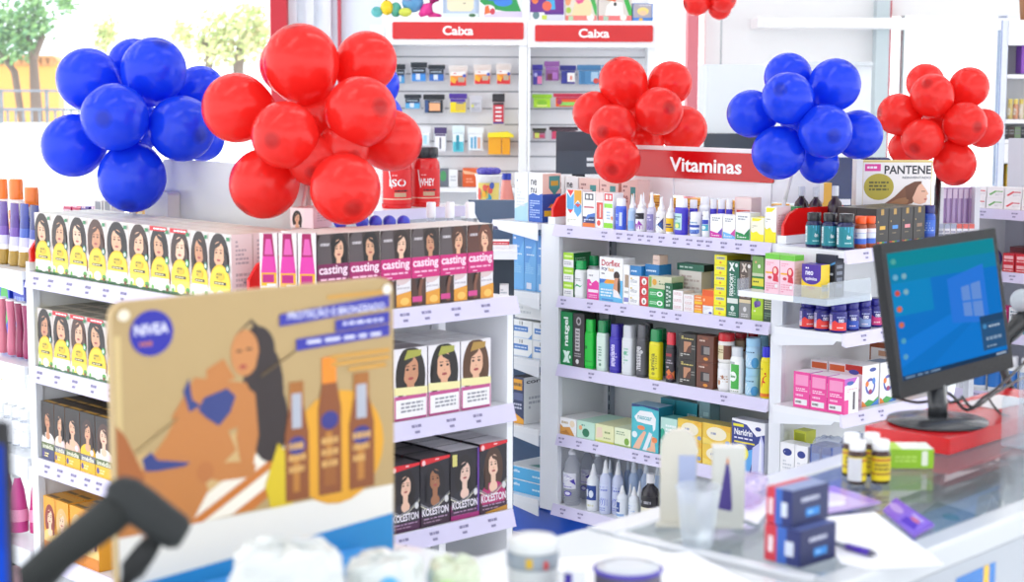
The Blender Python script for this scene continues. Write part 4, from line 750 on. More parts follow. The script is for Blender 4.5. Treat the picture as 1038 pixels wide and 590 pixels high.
jar_stack(755.6, 771.2, 342.5, 372.5, ('a8d4ec', 'a0d0ec'), ('b0d8f0', 'a4d4f0'), 'jar', 'jar', ('light blue jar standing under the other light blue jar', 'light blue jar standing on the other light blue jar'),
    [P([(.1, .0), (.8, .0), (.4, .6), (.1, .8)], 'e4f0f6'), LN(.2, .6, .8, .85, 2, '3a5a80'), E_(.85, .2, .2, .3, '4a9ad8')], [P([(.1, .0), (.8, .0), (.4, .6), (.1, .8)], 'e4f0f6'), LN(.2, .6, .8, .85, 2, '3a5a80'), E_(.85, .2, .2, .3, '4a9ad8')])
bt(768, 779, 340, Z, Y+.085, 'flat', '90c8e0', '90c8e4', 'light blue bottle behind the light blue jars')
bt(770.4, 783, 351.5, Z, Y-.003, 'aerosol', 'f2e018', '2a2ac8', 'yellow spray can with blue cap and red runner figure', [R(0, 0, 1, .1, 'e87820'), P([(.4, .35), (.5, .55), (.62, .62), (.55, .48), (.7, .42), (.6, .4), (.5, .42), (.42, .25)], 'd83020'), P([(.5, .55), (.75, .65), (.72, .6)], 'd83020'), E_(.66, .68, .06, .03, 'd83020'), LN(.15, .76, .85, .86, 1, 'c0b030')], name='spray_can', cat='spray can')
# ------------------------------------------------------------------ fourth shelf
Z = .40
for a, b, tp, base, f, lb in ((567.6, 584.2, 424, WH, [P([(0, 0), (.9, 0), (.6, .5), (.2, .42), (0, .6)], 'd89a48'), LN(.1, .6, .5, .85, 1, 'c0a878'), E_(.75, .7, .15, .2, 'f0e0c0'), P([(.05, .1), (.6, .05), (.4, .3)], 'b87a30')], 'low white box with golden picture, first on the fourth shelf'),
    (584.8, 602.8, 427.5, 'c4e8d4', [E_(.5, .35, .2, .25, '2a7a58'), E_(.2, .6, .1, .14, 'f0b080'), LN(.25, .7, .8, .85, 1, '70a890')], 'low mint green box on the fourth shelf'),
    (603.2, 622.4, 431, 'e8eab8', [P([(.05, .2), (.4, .3), (.35, .85), (.1, .8)], 'f0d8c0'), LN(.5, .5, .9, .7, 1, '8aa060'), LN(.45, .2, .9, .35, 1, 'b0b888'), R(0, 0, 1, .1, 'd8e060')], 'low pale yellow box on the fourth shelf'),
    (622.8, 639.4, 434.5, 'e8f0cc', [LN(.1, .6, .9, .85, 2, '90a880'), E_(.75, .3, .15, .2, '80b040'), R(0, 0, 1, .08, 'a0c060')], 'low pale green box beside the tall teal box')):
    bx(a, b, tp, Z, Y, .16, base, lb, f, [R(0, 0, 1, 1, base)], [R(.1, .1, .9, .9, 'ececec' if base == WH else base)])
bx(639.9, 667.4, 411, Z, Y, .07, '38b0bc', 'large teal box with white bubble and hand drawing, fourth shelf', [R(0, .0, 1, .93, '48bcc8'), P([(.1, .72), (.3, .87), (.75, .88), (.9, .75), (.88, .52), (.8, .46), (.78, .6), (.5, .6), (.2, .62)], 'f4f6f6'), T('nasoar', .22, .68, .75, .76, '6ab8c0'), P([(.05, .02), (.3, .02), (.55, .42), (.46, .44), (.25, .26)], 'f0c0a0'), P([(.5, .02), (.9, .02), (.85, .34), (.76, .36), (.7, .12)], 'f0bc9a'), P([(.42, .02), (.56, .02), (.78, .4), (.66, .44)], 'e8f0f4'), E_(.36, .5, .14, .05, 'f08a50'), E_(.86, .28, .1, .06, 'f08a50'), E_(.12, .33, .1, .07, 'e8f4f4'), P([(0, .93), (.4, .97), (1, .93), (1, 1), (0, 1)], '1a3a78')], [R(0, 0, 1, 1, '1a7a90'), E_(.5, .5, .2, .2, 'd0e8ec')], cols=dict(t='90b4cc'))
for i, (a, b, tp, c) in enumerate(((669, 684, 404, '2a90a0'), (684.5, 708, 407.5, '2fa0b0'), (706, 719, 404.5, '8ab4bc'))):
    bx(a, b, tp, Z, Y+.11, .05, c, 'teal box in the back of the fourth shelf, ' + nth(i, 3), [E_(.3, .5, .2, .18, 'd8ecec'), LN(.5, .4, .9, .8, 3, 'b8e0e4')], group='teal boxes at the back', cols=dict(t='4a8a9a'))
bx(669.3, 686, 424, Z, Y, .06, 'b8e0d4', 'pale teal box between the large teal box and yellow boxes', [E_(.1, .55, .16, .16, '18a888'), LN(.3, .55, .9, .85, 3, 'f0f8f4'), P([(0, 0), (1, 0), (.6, .3), (0, .35)], '90d0c0')], cols=dict(t='60b0b0'))
yf = [E_(.5, .55, .36, .32, 'f4ecd0'), LN(.3, .45, .75, .65, 1, '9aa0b8'), P([(0, 0), (.5, 0), (.2, .25), (0, .3)], 'f4d868'), P([(.6, 1), (1, 1), (1, .7), (.85, .75)], 'f0b838'), E_(.9, .2, .08, .1, '8aa0d0')]
bx(686.4, 711, 426, Z, Y, .06, 'efc84a', 'yellow box with cream oval, @ of the left pair', yf, n=2, group='yellow oval boxes', cols=dict(t='b8a860'))
bx(711.6, 740, 430.5, Z, Y, .06, 'efc84a', 'yellow box with cream oval, @ of the right pair', yf, n=2, group='yellow oval boxes', cols=dict(t='b8a860'))
nf = [R(0, 0, 1, 1, '2c3a88'), P([(0, 1), (1, 1), (1, .78), (.75, .72), (.45, .92), (0, .96)], 'f4f4f8'), R(.04, .86, .36, .91, 'e8e030'), T('Naridrin', .08, .7, .62, .82, 'f4f4f8'), LN(.08, .62, .8, .67, 1, 'e8e8f4'), R(.08, .55, .7, .58, 'e8d830'), P([(0, 0), (.55, 0), (.75, .5), (.0, .28)], '5aa8e8'), E_(.28, .36, .24, .16, 'f4e81c'), P([(.22, .25), (.34, .25), (.36, .44), (.26, .48)], '2a4a5a'), P([(.62, 0), (.98, 0), (.98, .6), (.9, .78), (.82, .6), (.64, .5)], 'c4c8ec'), P([(.82, .02), (.92, .02), (.92, .6), (.86, .7)], 'e8eaf8'), E_(.8, .87, .09, .04, '2c3a88'), LN(.06, .06, .4, .12, 1, 'd8ecf8')]
bx(741, 774.6, 426.5, Z, Y, .05, 'e8eaf4', 'navy and white box with yellow circle and spray bottle picture', nf, cols=dict(t='c0c4d0'))
bx(770, 784, 428, Z, Y+.07, .05, 'e8eaf4', 'second navy box standing behind the yellow circle box', nf, cols=dict(t='60606c'))
# ------------------------------------------------------------------ bottom shelf
Z = .148
for i, (a, b, tp, yy) in enumerate(((571, 589, 455, Y), (588, 603, 453, Y+.105), (599, 613, 457, Y+.062), (612, 624, 457, Y+.135))):
    r = (b-a)/2/F*dist(-4.1, yy, .3); x = sx((a+b)/2, yy+r, .25); h = sz(tp, x, yy+r)-Z
    t = thing('water_bottle', 'clear ribbed bottle with purple swoosh label on bottom shelf, ' + nth(i, 4), 'bottle', (x, yy+r, Z+.0003), 0, 'clear purple label bottles')
    mb = MB(); pr_ = [(r*.85, 0), (r*.97, .006)]
    for k in range(6): pr_ += [(r, h*(.06+.05*k)), (r*.95, h*(.085+.05*k))]
    pr_ += [(r, h*.38), (r, h*.62), (r*.92, h*.66), (r*.8, h*.76), (r*.5, h*.85), (r*.32, h*.89), (r*.32, h*.92)]
    mb.lathe(pr_, 'f4f6fa', 'clear', 24); obj('body', mb, t)
    mb = MB(); mb.lathe([(r*.44, h*.9), (r*.46, h*.905), (r*.44, h*.96), (r*.2, h*.97), (r*.18, h)], 'eef0f4', 'plastic', 16); obj('cap', mb, t)
    mb = MB(); mp = lambda u, v, e: ((r+.0006+e)*math.cos(-math.pi/2+(u-.5)*2.4), (r+.0006+e)*math.sin(-math.pi/2+(u-.5)*2.4), h*(.1+.5*v))
    mb.art([R(0, .42, 1, .98, 'e4e4ee'), P([(0, .7), (.25, .9), (.55, .95), (.9, .78), (1, .55), (.7, .7), (.4, .68)], '4838b0'), T('água', .3, .72, .7, .86, 'f0f0f8'), E_(.6, .25, .2, .1, '5a4ab8'), E_(.6, .25, .14, .06, 'e0e0f0'), LN(.2, .45, .8, .6, 2, '9a90d0')], mp, 'paper', .00012, True); obj('label_sticker', mb, t)
sal = [((594.6, 608, 470), 'white dropper bottle with navy label, tall one on bottom shelf', [R(.1, .35, .95, .98, '2a4a98'), R(.2, .5, .45, .8, 'e0e8f4'), E_(.65, .62, .14, .16, 'e8f0f8'), LN(.1, .05, .8, .2, 1, 'd8d8a0')], 'eef2f4'),
       ((607.2, 619.6, 466), 'tall translucent saline bottle with blue wave, left of its pair', [P([(.1, .2), (.9, .2), (.9, .45), (.5, .5), (.3, .35), (.1, .4)], '4058d0'), LN(.1, .62, .9, .95, 3, '6a80d8'), LN(.2, .0, .8, .15, 2, '8a9ad8')], 'd4dcf4'),
       ((619.8, 632, 468), 'tall translucent saline bottle with blue wave, right of its pair', [P([(.1, .2), (.9, .2), (.9, .45), (.5, .5), (.3, .35), (.1, .4)], '4058d0'), LN(.1, .62, .9, .95, 3, '6a80d8'), LN(.2, .0, .8, .15, 2, '8a9ad8')], 'd4dcf4')]
for (a, b, tp), lab, art, bd in sal: bt(a, b, tp, Z, Y+(.03 if a > 615 else .004), 'saline', bd, 'f2f4f6', lab, art, name='saline_bottle', group='tall saline bottles')
for i, (a, b, tp, yy) in enumerate(((614, 622, 466.5, .055), (622.5, 631.5, 464, .09), (632, 640, 464, .13), (636, 648, 465.5, .075), (648.6, 660, 466, .085), (661, 671, 468, .10), (644, 652, 462, .15))):
    bt(a, b, tp, Z, Y+yy, 'saline', 'b4c8e4', 'dfe6ee', 'blue tinted saline bottle in the back of the bottom shelf, ' + nth(i, 7), (), 'saline_bottle', group='back row saline bottles')
for i, (a, b, tp, yy) in enumerate(((624.8, 636.6, 492, -.002), (636.8, 648.2, 493.5, -.004), (635.5, 642, 490.5, .04), (644.6, 651.5, 487.5, .04), (652.2, 658.8, 486, .042))):
    bt(a, b, tp, Z, Y+yy, 'saline', 'eaf0f6', 'f2f4f6', 'small dropper bottle on the bottom shelf, ' + nth(i, 5), [R(.1, .3, .6, .9, '2a4a98'), LN(.2, .45, .5, .75, 2, 'e0e8f4'), R(.2, .05, .9, .2, '8ab0e0')] if i == 0 else [LN(.15, .3, .85, .9, 4, '9ab4e0')] if i == 1 else (), 'saline_bottle', group='small dropper bottles')
bt(649.6, 669.6, 480, Z, Y-.002, 'syrup', '2c282e', 'f0f0f2', 'dark brown bottle with white cap on the bottom shelf', [R(0, 0, 1, .55, 'e8e4c8'), LN(.2, .66, .8, .85, 1, 'c8c8d0')], fy=.9)
# ================================================================== RIGHT GONDOLA, left end shelves
Y = 4.165
bx(521.5, 535.2, 175, 1.13, Y, .06, 'e8eef2', 'slim white box fading to pale blue on left end shelf', [P([(0, 0), (1, 0), (1, .4), (0, .25)], 'a8d0ec'), LN(.15, .8, .85, .88, 1, 'a0a8b8'), LN(.15, .3, .8, .7, 6, 'd0d4dc')])
bx(535.8, 549.8, 176, 1.13, Y, .09, WH, 'white and royal blue formula box on left end shelf', ne() + [R(0, 0, 1, .55, '2c5cb8'), P([(0, .55), (.3, .6), (.7, .56), (1, .6), (1, .5), (0, .5)], '2c5cb8'), LN(.1, .08, .8, .46, 8, 'a8c0e8')], [R(0, .55, 1, 1, 'f0d4c8'), R(0, 0, 1, .58, '2a58b4'), P([(.35, .95), (.95, .95), (.95, .7), (.65, .55), (.35, .7)], '48a0a0'), R(.45, .75, .85, .85, 'd0b040'), R(.1, .12, .8, .24, 'f0d030'), P([(.3, .3), (.9, .28), (.9, .35), (.5, .38)], 'e8a050')])
for i, (a, b) in enumerate(((519.4, 531), (531.2, 543.6), (543.8, 556))):
    bx(a, b, 236.5+i*1.3, .885, Y, .08, '6cb0e8', 'tall light blue box on second left end shelf, ' + nth(i, 3), [P([(0, 1), (0, .3), (1, .9), (1, 1)], '5a9ce0'), LN(.2, .62, .85, .66, 1, 'e0f0fc'), LN(.15, .75, .6, .8, 1, 'e0f0fc'), LN(.1, .3, .8, .5, 6, '90c8f0'), R(.2, .03, .6, .14, 'e0e4f0') if i else R(.1, .9, .3, .94, 'e0e4f0')], [R(0, 0, 1, 1, '5098d8')], group='tall light blue boxes')
for i, (a, b, t0) in enumerate(((518.6, 539.4, 324.5), (540, 559, 328))):
    f = [R(.08, .38, .8, .68, '4a80c8'), R(.0, .0, 1, .06, 'd0dcec'), LN(.15, .46, .72, .58, 1, 'd8e8f8'), R(.38, .74, .42, .94, '8a8a8a'), R(.48, .74, .54, .94, '8a8a8a'), P([(.8, 0), (1, 0), (1, .3)], '70a0d8')]
    xc, w, h = bx(a, b, t0, .645, Y, .10, 'f0f2f2', 'white box with blue oval, @ of the %s pair on left end shelf' % ('left', 'right')[i], f, [LN(.2, .5, .8, .9, 3, 'c8ccd4')], n=2, group='white blue oval boxes')
    if i == 0: zt = .645+h+.001; x_first = xc; w_first = w
mb = carton(.17, .10, sz(303.5, x_first+.04, Y)-zt, 'e8eaea', [LN(.1, .2, .5, .8, 3, 'c8ccd0'), LN(.6, .5, .9, .8, 2, 'b0b8c0')]); tag(obj('medicine_box', mb, None, (x_first+.045, Y+.002, zt+.006)), 'plain large white box lying across the blue oval boxes', 'box')
bx(519.2, 531, 382, .40, Y, .12, '22305a', 'navy box with orange panels on the fourth left end shelf', [R(.1, .72, .85, .95, 'f0a828'), LN(.15, .78, .8, .9, 1, '6a4a20'), R(.1, .5, .9, .66, '5a6490'), LN(.1, .3, .8, .45, 2, 'c0c4d8'), P([(0, 0), (1, 0), (1, .1), (0, .25)], 'f0a828')], [R(0, 0, 1, 1, 'eef0f0'), T('coral', .1, .86, .9, .95, '3a3a40'), LN(.2, .3, .7, .6, 3, 'b8bcc4')], cols=dict(t='3a3428'))
bx(549, 557, 389, .40, Y+.004, .08, 'f0f2f2', 'slim white box with amber mark on the fourth left end shelf', [R(.15, .1, .85, .28, 'f0a828'), LN(.2, .6, .8, .85, 2, 'a0a4ac'), R(0, 0, 1, .05, '2a3a6a')])
x0, x1 = -4.452, -4.262
for k in range(2):
    mb = carton(x1-x0, .24, .047, '48aee4', [T('medfio', .05, .5, .36, .72, 'eaf6fc'), LN(.7, .3, .95, .55, 1, 'd0ecf8'), R(0, .94, 1, 1, 'f0f4f6')], (), (), [P([(.4, .15), (1, .15), (1, .7), (.7, .6)], '6aa89a'), P([(.55, .22), (.95, .25), (.95, .55), (.75, .5)], '486a68')], dict(t='e4e8ea'))
    tag(obj('flat_box', mb, None, ((x0+x1)/2, Y+.005, .1483+.0482*k)), 'flat light blue and white box on bottom left end shelf, ' + ('lower', 'upper')[k], 'box', 'flat light blue boxes')
# right end shelves (goods face the counter)
def E3(pc, pw, ptop, z, x, kind, *a, **k):
    r = .02
    for _ in range(3):
        y = sy(pc, x, z+.04); r = pw/2*dist(x, y, z+.05)/F
    return r
Y = 4.125
for i, (a, b) in enumerate(((816.8, 833.6), (833.2, 849.6), (848.6, 867))):
    pc = (a+b)/2; yy = 4.145; x = sx(pc, yy, 1.2); r = (b-a)/2*dist(x, yy, 1.18)/F*.97
    bottle('pill_bottle', 'dark navy pill bottle with teal label on right end shelf, ' + nth(i, 3), 'bottle', (x, yy, 1.1303), 'pill', r, sz(215.5+i*.6, x, yy)-1.13, '1e2450', '26262a',
           [R(0, 0, 1, 1, '17828e'), P([(.5, 1), (1, 1), (1, .45)], '50b0d8'), R(.02, .12, .3, .95, 'e0eaec'), LN(.04, .2, .28, .85, 7, '8aa8b0'), T('ôm', .68, .4, .85, .6, 'f0f8f8'), LN(.6, .15, .9, .25, 1, 'c0e8e8')], 'teal labelled pill bottles', turn=.25)
for i, (a, b) in enumerate(((867.6, 877.4), (877.4, 886.4))):
    pc = (a+b)/2; yy = 4.215+.045*i; x = sx(pc, yy, 1.2); r = .0185
    bottle('pill_bottle', 'amber pill bottle with orange cap and blue label, ' + ('left', 'right')[i] + ' one', 'bottle', (x, yy, 1.1303), 'pill', r, sz(219, x, yy)-1.13, '9a4420', 'f4581c', [R(0, .1, 1, .95, '3a6ad0'), R(0, .4, 1, .7, 'd8dce8'), R(0, .72, 1, .95, 'e8e0e4'), LN(.2, .45, .8, .65, 1, '2a4ab0')], 'amber pill bottles', turn=.5)
X = -2.985
gs = ['e0b040', '4a90e0', 'e08a90', '8a6a50']
for i, (a, b) in enumerate(((887.4, 900), (900.2, 912.8), (913, 925), (925.4, 937))):
    f = [R(0, 0, 1, 1, '2a2624'), R(.38, .82, .62, .98, 'b08a40'), LN(.15, .6, .85, .68, 1, 'c8a860'), R(.3, .42, .75, .52, gs[i]), LN(.3, .28, .7, .34, 1, '8a7a5a')] + [R(.1+.2*k, .04, .3+.2*k, .085, c) for k, c in enumerate(('c03030', 'e0b030', '30a050', '3060b0'))]
    for k in range(2):
        o = bxe(a, b, 211.5-i*.9, 1.13, X, .07, '2c2826', 'black and gold box on right end shelf, %s row, ' % ('front', 'back')[k] + nth(i, 4), f, [R(0, 0, 1, 1, '3a3430')], [R(.3, .3, .7, .7, '8a7a5c'), LN(.1, .8, .9, .9, 1, 'b8a070')], dict(t='54504a'), name='hair_care_box', group='black and gold boxes')
        o.location.x -= .072*k
y_ = sy(941.5, -3.0, 1.2); bottle('blue_bottle', 'blue bottle with dark cap right of the black and gold boxes', 'bottle', (-3.0, y_, 1.1303), 'pill', .021, sz(208, -3.0, y_)-1.13, '2a50b0', '2a2a70', [R(0, .2, 1, .9, '3a68c8'), LN(.2, .3, .8, .8, 4, 'd8e4f4')], turn=.7)
for i, (pc, pw, tp) in enumerate(((812.5, 15, 189), (827, 14, 190), (846.5, 15, 188.5))):
    yy = 4.355; x = sx(pc, yy, 1.25); r = pw/2*dist(x, yy, 1.25)/F
    bottle('syrup_bottle', 'dark syrup bottle with clear cap behind the red divider, ' + nth(i, 3), 'bottle', (x, yy, 1.1303), 'syrup', r, sz(tp, x, yy)-1.13, '3a2830', 'dcdfe4', (), 'dark syrup bottles')
yy = 4.50; x = sx(823, yy, 1.3); mb = carton(.055, .05, sz(185.5, x, yy)-1.131, 'e8b020', [LN(.1, .6, .9, .9, 2, 'a87820')]); tag(obj('orange_box', mb, None, (x, yy+.02, 1.1303)), 'golden box behind the dark syrup bottles', 'box')
# acrylic tray hung in front of the post, with three kinds of box
zt = .992; t = thing('acrylic_tray', 'clear acrylic tray on a white shelf holding pink and yellow boxes', 'tray', (-3.09, 4.05, zt))
mb = MB(); mb.box((-.19, -.02, -.018), (.14, .045, 0), 'eef0f4', 'plastic'); mb.box((-.1, .0451, -.018), (.14, .20, 0), 'eef0f4', 'plastic'); obj('tray_base', mb, t)
for a_, b_ in (((.02, -.0225, -.018), (.1402, -.0205, .036)), ((.1405, -.0225, -.018), (.143, .19, .05)), ((-.192, -.0225, -.016), (-.1905, .03, .034))):
    mb = MB(); mb.box(a_, b_, 'eef2f6', 'clear'); obj('acrylic_rail', mb, t)
pf = [R(0, .86, 1, 1, '70c840'), LN(.1, .7, .6, .8, 2, 'e89ab0'), R(.05, .5, .6, .545, 'f0b030'), E_(.72, .56, .22, .13, 'd83048'), E_(.7, .58, .12, .075, 'f4d0c0'), P([(.6, .45), (.9, .45), (.95, .3), (.55, .32)], 'd83048'), E_(.35, .4, .14, .04, 'd04050'), LN(.1, .05, .9, .28, 4, 'e8a0b4'), E_(.8, .2, .1, .05, 'f0f0f0')]
Z = zt
for i, (a, b) in enumerate(((774.8, 789.8), (790, 804.8))):
    bx(a, b, 257+i*1.6, Z, 4.034, .045, 'f4ccd8', 'pink box with lime green top in the acrylic tray, ' + ('left', 'right')[i], pf, [R(0, .86, 1, 1, '70c840'), LN(.1, .1, .9, .7, 7, 'd8b0bc')], [], dict(t='90d860', r='e8c8d0'), group='pink lime topped boxes')
bx(812, 831.7, 268, Z, 4.034, .042, 'f4d020', 'yellow box with purple rounded top in the acrylic tray', [R(0, .62, 1, 1, '4a2a9a'), E_(.5, .62, .5, .22, '4a2a9a'), T('neo', .2, .68, .6, .8, 'f0f0f8'), LN(.2, .85, .75, .93, 1, 'f0f0f8'), T('química', .2, .5, .8, .62, 'f0f0f8'), E_(.5, .3, .25, .06, 'f0b830'), LN(.3, .27, .7, .33, 1, 'd84040')], [R(0, 0, 1, .95, 'f0cc28'), R(.1, .2, .9, .4, 'c8c4a0')], [], dict(t='4a2a9a'))
bx(826, 846, 258, Z, 4.087, .045, '22283a', 'dark navy box with wavy lines behind the yellow box', [P([(0, .8), (.4, .7), (1, .85), (1, .8), (.4, .65), (0, .75)], '4a90c8'), LN(.1, .5, .9, .6, 1, 'c0c8d8')], [LN(.2, .2, .8, .8, 4, '8a90a0')])
# vitamin bottles
Z = .885; n = 0
xs_ = [sx(819.7, 4.135, .95), sx(834.5, 4.135, .95), sx(850.2, 4.135, .95)]
for j in range(4):
    for i in range(3):
        x = xs_[i]; yy = 4.135+.062*j; c = ('f04038', '2a50b8', '8aa0d0', 'd83a80')[j]
        bottle('vitamin_bottle', 'dark blue vitamin bottle with %s label, %s in its end shelf row' % (('red', 'blue', 'pale blue', 'pink')[j], nth(i, 3)), 'bottle', (x, yy, Z+.0003), 'pill', .0255, .086, '27247e', '2a2888',
               [R(0, 0, 1, 1, '27247e'), R(0, 0, 1, .48, c), P([(.3, .48), (.45, .62), (.6, .48)], c), R(.0, .3, .3, .95, 'c8bce0'), R(.04, .05, .3, .3, 'e8d8d8'), LN(.02, .4, .28, .9, 6, '7a70b0'), T('neo', .62, .5, .85, .72, 'e8e8f4'), LN(.55, .76, .9, .88, 1, 'c0c8f0'), LN(.55, .12, .85, .24, 1, 'f8e0e0')], 'dark blue vitamin bottles', turn=.35)
# pink boxes
Z = .645; Y = 4.112
pk = [R(.12, .62, .9, .92, 'f498c4'), LN(.15, .45, .85, .56, 2, 'f8d8e8'), LN(.15, .3, .6, .4, 1, 'f8c8e0'), R(.1, .08, .85, .24, 'f0eef0'), LN(.15, .1, .5, .22, 1, '6a6a6a')]
sd = [R(0, 0, 1, 1, 'f0eef2'), P([(0, 1), (.9, 1), (.7, .85), (0, .8)], 'c060c0'), E_(.4, .86, .25, .06, '4060b0'), P([(0, 0), (.3, 0), (.3, .4), (0, .4)], 'e84a98'), LN(.2, .6, .9, .72, 2, 'e0b0b8'), R(.6, .1, .75, .6, '5a5058')]
for i, (a, b) in enumerate(((803.8, 820.4), (820.6, 837.8), (838, 855.6))):
    bx(a, b, 377+i*3.1, Z, Y, .07, 'ec4a9c', 'pink box with white barcode panel on end shelf, ' + nth(i, 3), pk, sd, [R(.1, .1, .95, .9, 'f2e4ec')], dict(t='f0d8e4'), group='pink barcode boxes')
wf = [R(0, 0, 1, 1, 'f2f0f0'), E_(.5, .48, .3, .2, '5a60b0'), E_(.5, .48, .2, .13, 'f2f0f0'), E_(.3, .55, .1, .07, 'e07830'), E_(.7, .6, .1, .08, '4a80d0'), E_(.5, .35, .1, .06, 'a03060'), E_(.62, .88, .2, .05, '3a50a0'), P([(0, 0), (1, 0), (1, .2), (.7, .1), (.4, .16), (0, .04)], '50a850'), P([(.5, 0), (1, 0), (1, .14)], '4080d0'), P([(0, 0), (.3, 0), (.1, .12), (0, .15)], 'e08030')]
X = -2.975
o = tag(obj('supplement_box', carton(.085, .062, .125, 'f2f0f0', wf, (), [R(0, 0, 1, 1, 'eceaea'), P([(0, 1), (1, 1), (1, .8), (0, .86)], 'c83a30'), E_(.5, .83, .3, .06, '4a5ab0'), R(.0, .02, .3, .45, 'b02848'), LN(.4, .1, .9, .6, 4, 'c0b8c0')]), None, (X, 4.292, Z+.0003), math.pi/2), 'white box with colourful ring behind the pink barcode boxes', 'box')
o = tag(obj('supplement_box', carton(.085, .062, .125, 'f2f0f0', wf, (), [R(0, 0, 1, 1, 'eceaea')], [R(.1, .1, .9, .9, '7a90a8')]), None, (X, 4.385, Z+.0003), math.pi/2), 'second colourful ring box, half behind the monitor edge', 'box')
for i, xx_ in enumerate((-3.135, -3.068)):
    tag(obj('supplement_box', carton(.062, .085, .125, 'f2eeee', [R(.05, .8, .95, .95, 'e06a30'), LN(.15, .4, .85, .7, 4, 'd0c0c0')]), None, (xx_, 4.25, Z+.0003)), 'white box with orange band behind pink boxes, ' + ('left', 'right')[i], 'box', 'orange band boxes')
tag(obj('supplement_box', carton(.11, .1, .165, 'a86a48', [R(.05, .1, .95, .92, 'f0ece8'), R(.3, .75, .7, .85, 'd0a080'), R(0, .9, 1, 1, '9a4a28')], (), (), (), dict(t='c8a898')), None, (-3.05, 4.47, Z+.0003)), 'brown edged box at the back of the end shelf', 'box')
Z = .40
bx(790.2, 804.6, 449, Z, 4.125, .05, 'f2f2f4', 'white box with navy oval logo low on end shelf, left', [E_(.5, .78, .32, .09, '2a3a8a'), LN(.3, .75, .7, .81, 1, 'e0e0f0'), LN(.2, .35, .8, .6, 3, 'c8ccd4')], group='white navy oval boxes')
bx(805, 818, 452, Z, 4.125, .05, 'f2f2f4', 'white box with navy oval logo low on end shelf, right', [E_(.5, .78, .32, .09, '2a3a8a'), LN(.2, .35, .8, .6, 3, 'c8ccd4')], group='white navy oval boxes')
bx(803.5, 816, 436.5, Z, 4.19, .05, 'd8dc40', 'lime box with dark frame behind the navy oval boxes', [R(.1, .72, .9, .95, 'a8b020'), LN(.1, .4, .9, .6, 2, '6a7020')])
def crumple(name, label, cat, c, sx_, sy_, sz_, col, kind, seed, inner=None, rot=0):
    """shrink-wrapped pack: puckered film over a row of cartons"""
    rng = random.Random(seed); t = thing(name, label, cat, c, rot)
    if inner:
        for k in range(inner[0]):
            w = sx_*2*.9/inner[0]; mb = MB(); mb.box((-w*.47, -sy_*.85, .002), (w*.47, sy_*.85, sz_*.86), inner[1]); mb.art([R(.1, .6, .9, .82, inner[2]), LN(.1, .2, .9, .5, 2, 'c8d0e8')], lambda u, v, l: (-w*.47+w*.94*u, -sy_*.85-l, sz_*.86*v))
            obj('inner_box', mb, t, (-sx_*.9+w*(k+.5), 0, 0))
    mb = MB(); nu, nv = 22, 12; vs = []; fs = []
    for i in range(nv+1):
        p = -math.pi/2+math.pi*i/nv
        for k in range(nu):
            a = 2*math.pi*k/nu; ux, uy = shape(a, 4); q = math.cos(p)**.35 if abs(math.cos(p)) > 1e-6 else 0
            j = 1+rng.uniform(-.05, .05); vs.append((ux*sx_*q*j*1.02, uy*sy_*q*j*1.02, sz_*(.5+.5*math.copysign(abs(math.sin(p))**.5, math.sin(p)))*(1+rng.uniform(-.03, .03)) + .001))
    for i in range(nv):
        for k in range(nu): fs.append((i*nu+k, i*nu+(k+1) % nu, (i+1)*nu+(k+1) % nu, (i+1)*nu+k))
    mb.mesh_add(vs, fs, col, kind); obj('film', mb, t); return t
crumple('wrapped_pack', 'film wrapped pack of navy boxes behind the counter edge, left', 'pack', (-3.03, 4.165, .402), .045, .045, .155, 'e8ecf4', 'clear', 3, (2, '24489c', '4a78c8'))
crumple('wrapped_pack', 'film wrapped pack of navy boxes behind the counter edge, right', 'pack', (-2.995, 4.265, .402), .045, .045, .155, 'e8ecf4', 'clear', 4, (2, '24489c', '4a78c8'))
# shampoo display board with the portrait
c = fr(906, 211, 5.42); bw = 77/F*5.42; bh = 48/F*5.42; ang = YAW+.05
t = thing('display_box', 'white shampoo display box with gold edge and woman with flowing brown hair', 'display', (c.x, c.y, 1.1305), ang); zb = c.z-1.1305
mb = MB(); mb.box((-bw/2, 0, 0), (bw/2, .06, zb+bh), 'd8c070'); mb.box((-bw/2-.002, -.001, zb*.2), (-bw/2+.018, .055, zb+bh+.003), 'f2f0ee'); obj('carton_body', mb, t)
mb = MB(); bp = [R(.08, .0, .985, .965, 'eee8e6'), R(.1, .78, .31, .93, 'e03a98'), LN(.13, .82, .28, .9, 1, 'f8e8f4'), T('PANTENE', .36, .72, .98, .9, '2a2a34'), T('REINVENTADO', .6, .62, .98, .67, '5a5a64'), E_(.29, .45, .2, .28, 'b0a030'), LN(.16, .36, .42, .58, 3, '5a5420'),
      P([(.34, .06), (.5, .24), (.64, .46), (.76, .56), (.86, .57), (.84, .3), (.74, .1), (.55, .03)], '7a4a30'), P([(.36, .06), (.55, .2), (.7, .24), (.68, .1), (.52, .03)], '9a6a44'), P([(.76, .46), (.86, .52), (.92, .40), (.955, .30), (.93, .27), (.94, .2), (.92, .12), (.84, .08), (.76, .12), (.73, .3)], 'e8b49a'), E_(.915, .19, .02, .018, 'c06a64'), R(.86, .35, .91, .365, '4a3028'), P([(.64, .46), (.78, .56), (.86, .57), (.80, .44), (.76, .28), (.72, .16), (.66, .2)], '6a3e28'), LN(.1, .02, .6, .09, 1, '5a4a80')]
mb.art(bp, lambda u, v, l: (-bw/2+bw*u, -.0012-l, zb+bh*v)); obj('printed_front', mb, t)
